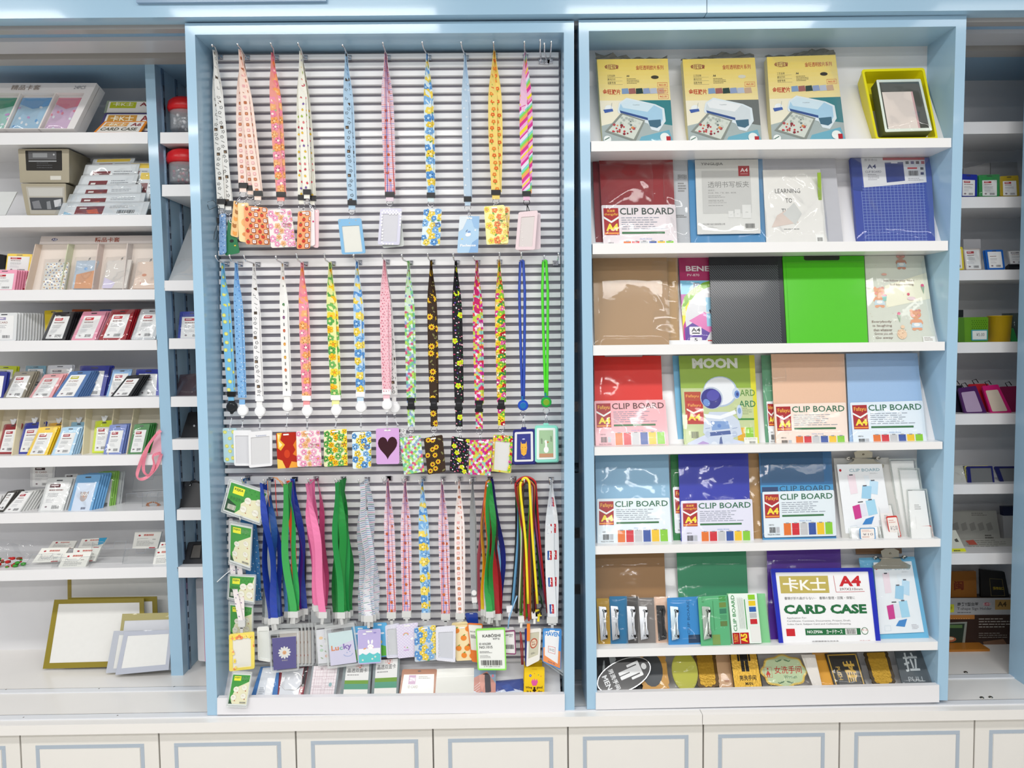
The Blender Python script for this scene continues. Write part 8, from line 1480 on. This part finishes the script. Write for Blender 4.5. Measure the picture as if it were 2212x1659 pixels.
# ---- left, counter level
def frame(label, q, Y, col, border, T=.004, name='bordered_sheet', ins='#e9e8e4', wrap=None, sag=False):
    sh = Sheet(q, Y); t = thing(name, label, 'frame', sh.pt(.5, 1), 'bordered sheets standing on the counter'); slab(sh.sub(.01, .01, .99, .99), T*.5, ins).build('sheet', 'paper', t); ring(sh, T*.3, col, .001, border, .0008, lift=.001).build('border', 'gloss', t)
    if wrap: film(sh, wrap, int(q[0]), 10, 8, w=.003).build('wrapper', 'film', t)
frame('large gold bordered sheet at the back, mostly cut off by the shelf above', cQ(552, 60, 1430, 60, 1430, 700, 556, 700), (.5, .47), '#a89444', (.035, .04, .04, .05))
frame('second gold bordered sheet just behind the front gold one', cQ(560, 268, 1282, 258, 1300, 760, 520, 790), (.45, .40), '#8f8030', (.05, .08, .055, .07))
frame('front landscape sheet with an olive gold border', cQ(445, 285, 1175, 272, 1190, 826, 350, 850), (.43, .345), '#93832c', (.055, .065, .05, .08))
frame('film wrapped sheet with a pale gold border before the gold ones', cQ(1000, 400, 1420, 390, 1420, 815, 940, 850), (.37, .32), '#b5aa74', (.06, .13, .05, .1), ins='#dddde2', wrap=.003)
frame('film wrapped silver bordered sheet, its left edge showing', cQ(930, 540, 1410, 530, 1400, 860, 865, 885), (.345, .30), '#c3c6cf', (.1, .1, .1, .1), wrap=.004)
frame('front sheet with a silver grey border, nearest the blue divider', cQ(1015, 548, 1410, 530, 1378, 858, 942, 900), (.335, .28), '#b9bdc9', (.09, .1, .07, .14))
# ---- narrow bay
def jar(label, px, py, r, hpx, lid, fill, Y=.36):
    c = P(px, py, Y); hh_ = px2m(hpx, Y); t = thing('lidded_jar', label, 'jar', c, 'red-lidded jars'); R_ = px2m(r, Y)
    mb = MB(); mb.lathe(c, [(0, .0005), (R_*.92, .0005), (R_*.95, .004), (R_*.95, hh_*.62), (R_*.86, hh_*.66)], '#dfe4e8'); mb.build('glass', 'clear', t)
    mb = MB(); mb.lathe(c+Vector((0, 0, hh_*.6)), [(0, -.001), (R_*1.02, 0), (R_*1.1, hh_*.1), (R_*1.02, hh_*.3), (R_*.8, hh_*.4), (0, hh_*.41)], lid); mb.build('lid', 'plastic', t)
    mb = MB(); rg = random.Random(3)
    for k in range(34): a = rg.uniform(0, 6.28); q_ = rg.uniform(0, R_*.75); mb.ball(c+Vector((q_*math.cos(a), q_*math.sin(a), rg.uniform(.006, hh_*.5))), .006, rg.choice(fill), 6)
    o = mb.build('contents', 'gloss', t); o['kind'] = 'stuff'
jar('jar of silvery grey pieces with a red lid, upper one of two', 404, 285, 34, 66, '#cf1a1f', ('#c9cbd2', '#8a8c94', '#5a5c66', '#e6e8ec'), .36)
jar('jar of crimson pieces with a red lid, lower one of two', 404, 398, 36, 68, '#d01c22', ('#b0203c', '#d8dade', '#8c1a3c', '#7a2a5a'), .36)
sh = Sheet(cO(1590, 40, 1760, 40, 1760, 525, 1405, 525), (.46, .3)); t = thing('sloping_folder', 'grey translucent folder leaning steeply in the narrow bay', 'folder', sh.pt(.5, 1)); slab(sh, .003, '#c6c8ca').build('cover', 'gloss', t); film(sh, .004, 8, 8, 8).build('wrapper', 'film', t)
idh('dark blue card holder in a clear bag, in the narrow bay', cO(1500, 785, 1720, 780, 1715, 1008, 1480, 1010), (.36, .325), '#27399c', head='#b0404a', wrap=.010, ins=(.1, .2, .05, .02))
sh = Sheet(cO(1500, 1310, 1760, 1290, 1740, 1495, 1468, 1497), (.37, .325)); t = thing('dark_pouch', 'dark brown glittery film wrapped pouch in the narrow bay', 'pouch', sh.pt(.5, 1)); slab(sh, .008, '#3c2c34').build('pouch', 'gloss', t); film(sh, .010, 5, 6, 6).build('wrapper', 'film', t)
sh = Sheet(cP(1690, 125, 1880, 118, 1880, 372, 1612, 374), (.40, .325)); t = thing('leather_case', 'black leather case with a silver snap in the narrow bay', 'case', sh.pt(.5, 1)); slab(sh, .012, '#2c2c2e', .006).build('case', 'plastic', t); mb = MB(); disc(mb, sh.pt(.4, .52, .002), .004, .002, '#d9d9dc', 12); mb.build('snap', 'metal', t)
sh = Sheet(cP(1630, 748, 1850, 740, 1850, 995, 1600, 998), (.36, .32)); t = thing('luggage_tag', 'black luggage tag with a silver eyelet in the narrow bay', 'luggage tag', sh.pt(.5, 1)); slab(sh, .004, '#15161a', .006).build('tag', 'plastic', t); mb = MB(); a = sh.pt(.35, .13, .003); mb.tube([a+Vector((.003*math.cos(k), -.001, .003*math.sin(k))) for k in range(7)], .001, '#c9c9cc', 5); mb.build('eyelet', 'metal', t); mb = MB(); mb.tube([a, a+Vector((.004, 0, .012)), a+Vector((.02, 0, .014)), a+Vector((.03, 0, .008))], .0022, '#2a2a2c', 5); mb.build('strap', 'plastic', t)
sh = Sheet(cP(1690, 1290, 1850, 1280, 1840, 1500, 1612, 1505), (.38, .32)); t = thing('desk_sign', 'black desk sign with a recessed grey window in the narrow bay', 'sign', sh.pt(.5, 1)); slab(sh, .012, '#2b2b2e', .004).build('body', 'plastic', t); ring(sh.sub(.3, .12, .78, .72, .001), .002, '#1a1a1c', .001, (.06, .06, .06, .06)).build('window_rim', 'plastic', t); slab(sh.sub(.34, .16, .74, .68, .001), .0008, '#5a5652').build('window', 'gloss', t)
sh = Sheet(cQ(1598, 110, 1700, 110, 1720, 792, 1618, 785), (.42, .34)); t = thing('tall_board', 'tall white and rose board standing at the foot of the narrow bay', 'board', sh.pt(.5, 1)); slab(sh, .01, '#d9d6d8', .006).build('panel', 'gloss', t); slab(sh.sub(.55, .0, .95, 1, .001), .001, '#c98aa8').build('rose_edge', 'gloss', t)
# ---------------------------------------------------------------- right-hand dark shelves
GR = 'goods on the right wall shelves'
for lb, q, Y, c, n in (('royal blue card holder on the second right shelf', cR(215, 1112, 330, 1118, 328, 1256, 215, 1256), (.34, .32), '#23339c', 2), ('green card holder in film on the second right shelf', cR(338, 1120, 472, 1115, 472, 1256, 342, 1256), (.335, .315), '#2f8f4a', 3), ('mustard yellow card holder on the second right shelf', cR(472, 1128, 592, 1122, 600, 1254, 475, 1254), (.335, .315), '#b39a2a', 4)):
    idh(lb, q, Y, c, group=GR, n=n, dv=(-.0015, .008, 0), ins=(.16, .26, .14, .02), seed=n, wrap=.003 if n == 3 else None)
sh = Sheet(cR(415, 1040, 585, 1036, 590, 1258, 415, 1258), .45); tag(slab(sh, .03, '#8f9296').build('grey_box', 'paper'), 'grey printed box at the back of the second right shelf', 'box', GR)
sh = Sheet(cR(240, 1078, 410, 1040, 412, 1258, 240, 1258), .44); tag(slab(sh, .02, '#9a9a9c').build('grey_packet', 'paper'), 'grey crumpled packet behind the royal blue card holder', 'packet', GR)
idh('yellow edged card pack on the third right shelf', cS(150, -20, 235, -20, 246, 126, 160, 126), (.34, .32), '#d9c62a', group=GR, ins=(.1, .1, .15, .05))
idh('cream card pack with a red heading on the third right shelf', cS(240, -5, 345, -8, 358, 124, 256, 126), (.34, .315), '#d3c4ba', head='#b03038', group=GR, n=3, dv=(-.0015, .008, 0), ins=(.06, .05, .05, .02), wrap=.004)
sh = Sheet(cR(240, 1530, 350, 1530, 356, 1722, 244, 1722), .42); tag(slab(sh, .02, '#bcbcc0').build('white_box', 'paper'), 'white lettered box behind the cream card pack', 'box', GR)
idh('bright blue card pack with white print on the third right shelf', cS(378, 0, 492, -2, 508, 124, 395, 126), (.34, .315), '#1f62b8', head='#dfe3e8', group=GR, n=2, dv=(-.0015, .008, 0), ins=(.12, .1, .12, .08))
idh('grey card pack at the right end of the third right shelf', cS(520, 5, 640, 2, 650, 90, 535, 90), (.34, .32), '#a8a8aa', head='#8a8a8e', group=GR, ins=(.06, .05, .05, .02))
tag(slab(Sheet(cS(530, 88, 650, 86, 650, 124, 530, 124), (.33, .32)), .02, '#1f2024').build('black_case', 'plastic'), 'small black case at the right end of the third right shelf', 'case', GR)
# fourth: green perforated holder, yellow cup
q = cS(205, 432, 400, 428, 398, 590, 212, 592); sh = Sheet(q, .33); t = thing('pen_holder', 'green perforated pen holder with a teal edged price tag', 'pen holder', sh.pt(.5, 1), GR); slab(sh, .05, '#5f9420', .006).build('body', 'plastic', t); cv = Canvas(sh)
for j in range(5):
    for i in range(7): cv.dot(.46+.075*i+.03*(j % 2), .14+.075*j, .0016, '#2c4a10', 5, up=(i == 0))
cv.rect(.02, .0, .2, .98, '#4a7a1c'); cv.build('perforations', 'plastic', t); s2 = sh.sub(.42, .5, .97, .93, .002); o = slab(s2, .001, '#3f9ca4', .002).build('price_tag', 'paper', t); cv = Canvas(s2); cv.rect(.06, .1, .94, .9, '#dfe3e0', .001); cv.text('\u00a55.00', .3, .3, .8, .6, '#5a5a60'); cv.build('tag_print', 'paper', o)
c = P(*cS(468, 590), .36); R_ = px2m(23.5, .36); hcup = px2m(57, .36); t = thing('plastic_cup', 'bright yellow plastic cup on the fourth right shelf', 'cup', c, GR); mb = MB(); mb.lathe(c, [(0, .001), (R_*.88, .001), (R_, hcup), (R_*1.03, hcup), (R_*1.03, hcup*.97), (R_*.95, hcup), (R_*.85, .004), (0, .004)], '#e0b81c'); mb.build('body', 'plastic', t)
tag(slab(Sheet(cS(200, 383, 240, 383, 240, 430, 200, 430), .36), .03, '#1e1f22').build('black_box', 'plastic'), 'small black box standing behind the green pen holder', 'box', GR)
mb = MB(); c = P(*cS(565, 588), .44); mb.lathe(c, [(0, .001), (.035, .001), (.04, .1), (.037, .1), (.033, .004)], '#3f5a50'); tag(mb.build('glass_bowl', 'clear'), 'dark green clear bowl behind the yellow cup', 'bowl', GR)
mb = MB(); s2 = Sheet(cS(535, 500, 560, 500, 590, 586, 545, 588), .35); tag(slab(s2, .006, '#2f8f4a', .002).build('green_clip', 'plastic'), 'small green piece right of the yellow cup', 'clip', GR)
# fifth
for lb, q, Y, c, cc in (('black card case edge at the left of the fifth right shelf', cS(170, 870, 230, 865, 262, 1046, 180, 1046), (.38, .35), '#1f1a2a', None), ('dark purple card case with a lilac card', cS(205, 885, 320, 868, 392, 1045, 248, 1048), (.36, .32), '#4a1f5c', '#b09ab8'), ('red card case between the purple and the magenta ones', cS(270, 858, 400, 855, 440, 1045, 330, 1045), (.39, .35), '#b01c2c', None), ('magenta card case with a beige printed card', cS(360, 870, 462, 860, 552, 1040, 415, 1046), (.36, .32), '#c01c6c', '#cdbfae'), ('dark magenta card case at the right end of the fifth right shelf', cS(470, 875, 640, 868, 660, 1040, 530, 1042), (.38, .34), '#7c1444', None)):
    sh = Sheet(q, Y); t = thing('card_case', lb, 'card case', sh.pt(.5, 1), GR); slab(sh, .008, c, .004).build('case', 'plastic', t)
    if cc: o = slab(sh.sub(.1, .18, .82, .94, .001), .001, cc, .004).build('card', 'paper', t)
    mb = MB(); a = sh.pt(.3, .0); mb.tube([a, a+Vector((-.01, -.004, .012)), a+Vector((.006, 0, .016)), a+Vector((.016, .002, .004))], .0016, '#2a2428', 5); mb.build('hand_strap', 'cloth', t)
# sixth
for lb, q, Y, c in (('navy edged clear frame, left one with yellow piping behind', cS(258, 1385, 425, 1383, 440, 1494, 268, 1494), (.36, .32), '#1f2468'), ('navy edged clear frame at the right end of the sixth right shelf', cS(435, 1386, 640, 1384, 640, 1492, 480, 1493), (.37, .33), '#1b205c')):
    sh = Sheet(q, Y); t = thing('photo_frame', lb, 'card frame', sh.pt(.5, 1), GR); ring(sh, .004, c, .003, (.14, .1, .06, .05), .001).build('border', 'plastic', t); slab(sh.sub(.12, .08, .96, .97, -.001), .001, '#6f7274').build('pocket', 'gloss', t)
for i, c in enumerate(('#e6dc6a', '#14151a')): o = slab(Sheet(cS(246-16*i, 1383, 400, 1380, 420, 1492, 262-22*i, 1492), (.37+.01*i, .33+.01*i)), .003, c, .004).build('photo_frame', 'plastic'); tag(o, ('pale yellow', 'black')[i]+' frame edge behind the left navy edged frame', 'card frame', GR)
sh = Sheet(cS(160, 1380, 235, 1378, 262, 1494, 165, 1494), (.36, .32)); t = thing('clear_bag', 'crumpled clear bag at the left of the sixth right shelf', 'bag', sh.pt(.5, 1), GR); slab(sh, .004, '#bdbdb8').build('contents', 'paper', t); film(sh, .01, 3, 5, 6, w=.006).build('bag', 'film', t)
# seventh
def art_flatbox(cv, rg):
    cv.rect(0, 0, 1, 1, '#a3a39c'); cv.greek(.5, .08, .85, .2, 2, '#7a7a74', .5)
    for i in range(5): cv.poly([(.12+.16*i, .45), (.22+.16*i, .38), (.25+.16*i, .62), (.15+.16*i, .68)], '#8a8a84')
    cv.text('KAND', .06, .82, .22, .92, '#7a5a4a', .01); cv.greek(.72, .8, .9, .95, 2, '#5a5a54', .6)
sh = Sheet(cT(120, 118, 420, 118, 448, 300, 120, 300), (.47, .44)); t = thing('flat_box', 'grey flat box printed with folding steps, leaning at the back of the seventh right shelf', 'box', sh.pt(.5, 1), GR); slab(sh, .02, '#a3a39c').build('carton', 'paper', t); cv = Canvas(sh); art_flatbox(cv, random.Random(1)); cv.build('print', 'paper', t)
sh = Sheet(cT(200, 292, 530, 282, 530, 372, 235, 378), (.43, .32)); t = thing('grey_leaflet', 'pale grey printed sheet lying low before the flat box', 'sheet', sh.pt(.5, 1), GR); slab(sh, .004, '#b5b5ae').build('sheet', 'paper', t); cv = Canvas(sh); cv.greek(.1, .1, .95, .9, 6, '#8f8f88', .4); cv.poly([(.1, .1), (.25, .05), (.3, .4), (.15, .4)], '#c05a4a'); cv.build('print', 'paper', t)
sh = Sheet(cT(110, 240, 178, 235, 248, 376, 120, 378), (.34, .31)); t = thing('yellow_leaflet', 'white leaflet with a yellow foot at the left of the seventh right shelf', 'leaflet', sh.pt(.5, 1), GR); slab(sh, .003, '#c6c8bc').build('sheet', 'paper', t); cv = Canvas(sh); cv.rect(0, .78, 1, 1, '#d6d820'); cv.greek(.4, .84, .9, .92, 1, '#5a5a30', .7); cv.poly([(.6, .4), (.8, .35), (.85, .5), (.65, .5)], '#4a4a44'); cv.build('print', 'paper', t)
sh = Sheet(cT(458, 150, 600, 148, 600, 300, 470, 300), .46); t = thing('navy_box', 'white and navy box end at the back right of the seventh right shelf', 'box', sh.pt(.5, 1), GR); slab(sh, .03, '#b0b0b0').build('carton', 'paper', t); slab(sh.sub(.05, -.35, 1, .0, .0), .02, '#1d2340').build('lid', 'paper', t)
# counter level right
def art_signbox(cv, rg):
    cv.rect(0, 0, 1, 1, '#3a2a24'); cv.rect(0, 0, 1, .27, '#a8a9ab'); cv.text('\u5546\u52a1T\u578b\u53f0\u7b7e', .24, .07, .5, .13, '#3a3a3c', .02); cv.text('T-shape Sign Holder', .24, .15, .66, .205, '#4a4a4c', .01); cv.greek(.24, .225, .5, .25, 1, '#6a6a6c', .6); cv.ell(.6, .1, .014, .006, '#a82c40', 0, 14); cv.text('\u9ad8\u900f\u660e', .55, .08, .65, .12, '#e6dfe0'); cv.rect(.7, .03, 1, .19, '#a8864a'); cv.text('A4', .73, .06, .84, .14, '#4a3a20', .03); cv.rect(.0, .1, .2, .23, '#c9cc3a', .003); cv.text('\u5546\u54c1\u5361', .08, .13, .18, .19, '#4a4a20')
    cv.rect(0, .27, .45, .34, '#b0743a'); cv.poly([(0, .4), (.36, .38), (.33, .75), (0, .82)], '#8a9088'); cv.poly([(.02, .42), (.33, .41), (.3, .72), (0, .78)], '#2c3a30'); cv.ell(.14, .66, .026, .010, '#b56a4a', 0, 14); cv.ell(.14, .65, .018, .006, '#d9c6a8', 0, 12); cv.rect(.02, .43, .3, .48, '#5a7a4a')
    cv.poly([(0, .86), (.5, .78), (1, .84), (1, 1), (0, 1)], '#9c5a28'); cv.poly([(.2, .8), (.35, .76), (.5, .95), (.3, 1)], '#6a3418')
    for k in range(12): cv.dot(.05+.03*k, .33, .0012, '#f0d8a0', 5)
    cv.greek(.5, .33, .96, .5, 4, '#a8a29a', .35); cv.greek(.5, .56, .9, .66, 3, '#8a847c', .35); cv.poly([(.55, .7), (.8, .66), (.9, .85), (.6, .9)], '#7a5a44'); cv.rect(.7, .8, .95, .9, '#b5b5ba'); cv.bars(.72, .81, .93, .89)
sh = Sheet(cT(70, 642, 560, 640, 560, 1012, 70, 1016), (.46, .44)); t = thing('sign_holder_box', 'large printed sign holder box with a restaurant picture at the foot of the right shelves', 'box', sh.pt(.5, 1), GR); slab(sh, .06, '#4a3a30').build('carton', 'paper', t); cv = Canvas(sh); art_signbox(cv, random.Random(1)); cv.build('print', 'gloss', t)
a, b = Pz(*cT(70, 1085), ZC), Pz(*cT(560, 1075), ZC); mb = MB(); mb.box(a.x, b.x, .385, .5, ZC, ZC+.008, '#b5742a'); tag(mb.build('wooden_plinth', 'board'), 'orange-brown board lying flat under the sign holder box', 'board', GR)
for lb, q, c, c2 in (('amber brown plaque behind the sign holder box', cT(110, 485, 300, 480, 305, 640, 110, 645), '#8c5a24', '#6a2c1c'), ('black plaque with a thin gold outline behind the sign holder box', cT(325, 470, 470, 485, 500, 635, 330, 640), '#1f1d1c', '#b5a02c')):
    sh = Sheet(q, .47); t = thing('plaque', lb, 'plaque', sh.pt(.5, 1), GR); slab(sh, .01, c, .003).build('plate', 'gloss', t); cv = Canvas(sh)
    if c2 == '#b5a02c': cv.frame(.35, .3, .85, .95, .0012, '#8a7c4a'); cv.text('\u8d85\u5e02\u51fa\u53e3', .45, .6, .85, .72, c2, .02)
    else: cv.text('\u95fd', .3, .35, .6, .7, c2, .03)
    cv.build('print', 'gloss', t)
# small glimpses in the gap between the units
for i, (y0_, y1_, c) in enumerate(((690, 735, '#4a5a74'), (820, 860, '#2f4a8c'), (960, 995, '#c9b08a'), (1080, 1130, '#7a8a7c'), (1160, 1250, '#3a3a44'), (1330, 1420, '#22262e'))):
    sh = Sheet([1225, y0_, 1285, y0_, 1285, y1_, 1225, y1_], (.36, .33)); tag(slab(sh, .01, c, .003).build('packet', 'plastic'), ('slate', 'navy', 'tan', 'grey-green', 'charcoal', 'near-black')[i]+' packet glimpsed in the gap between the display units', 'packet', 'packets in the gap')
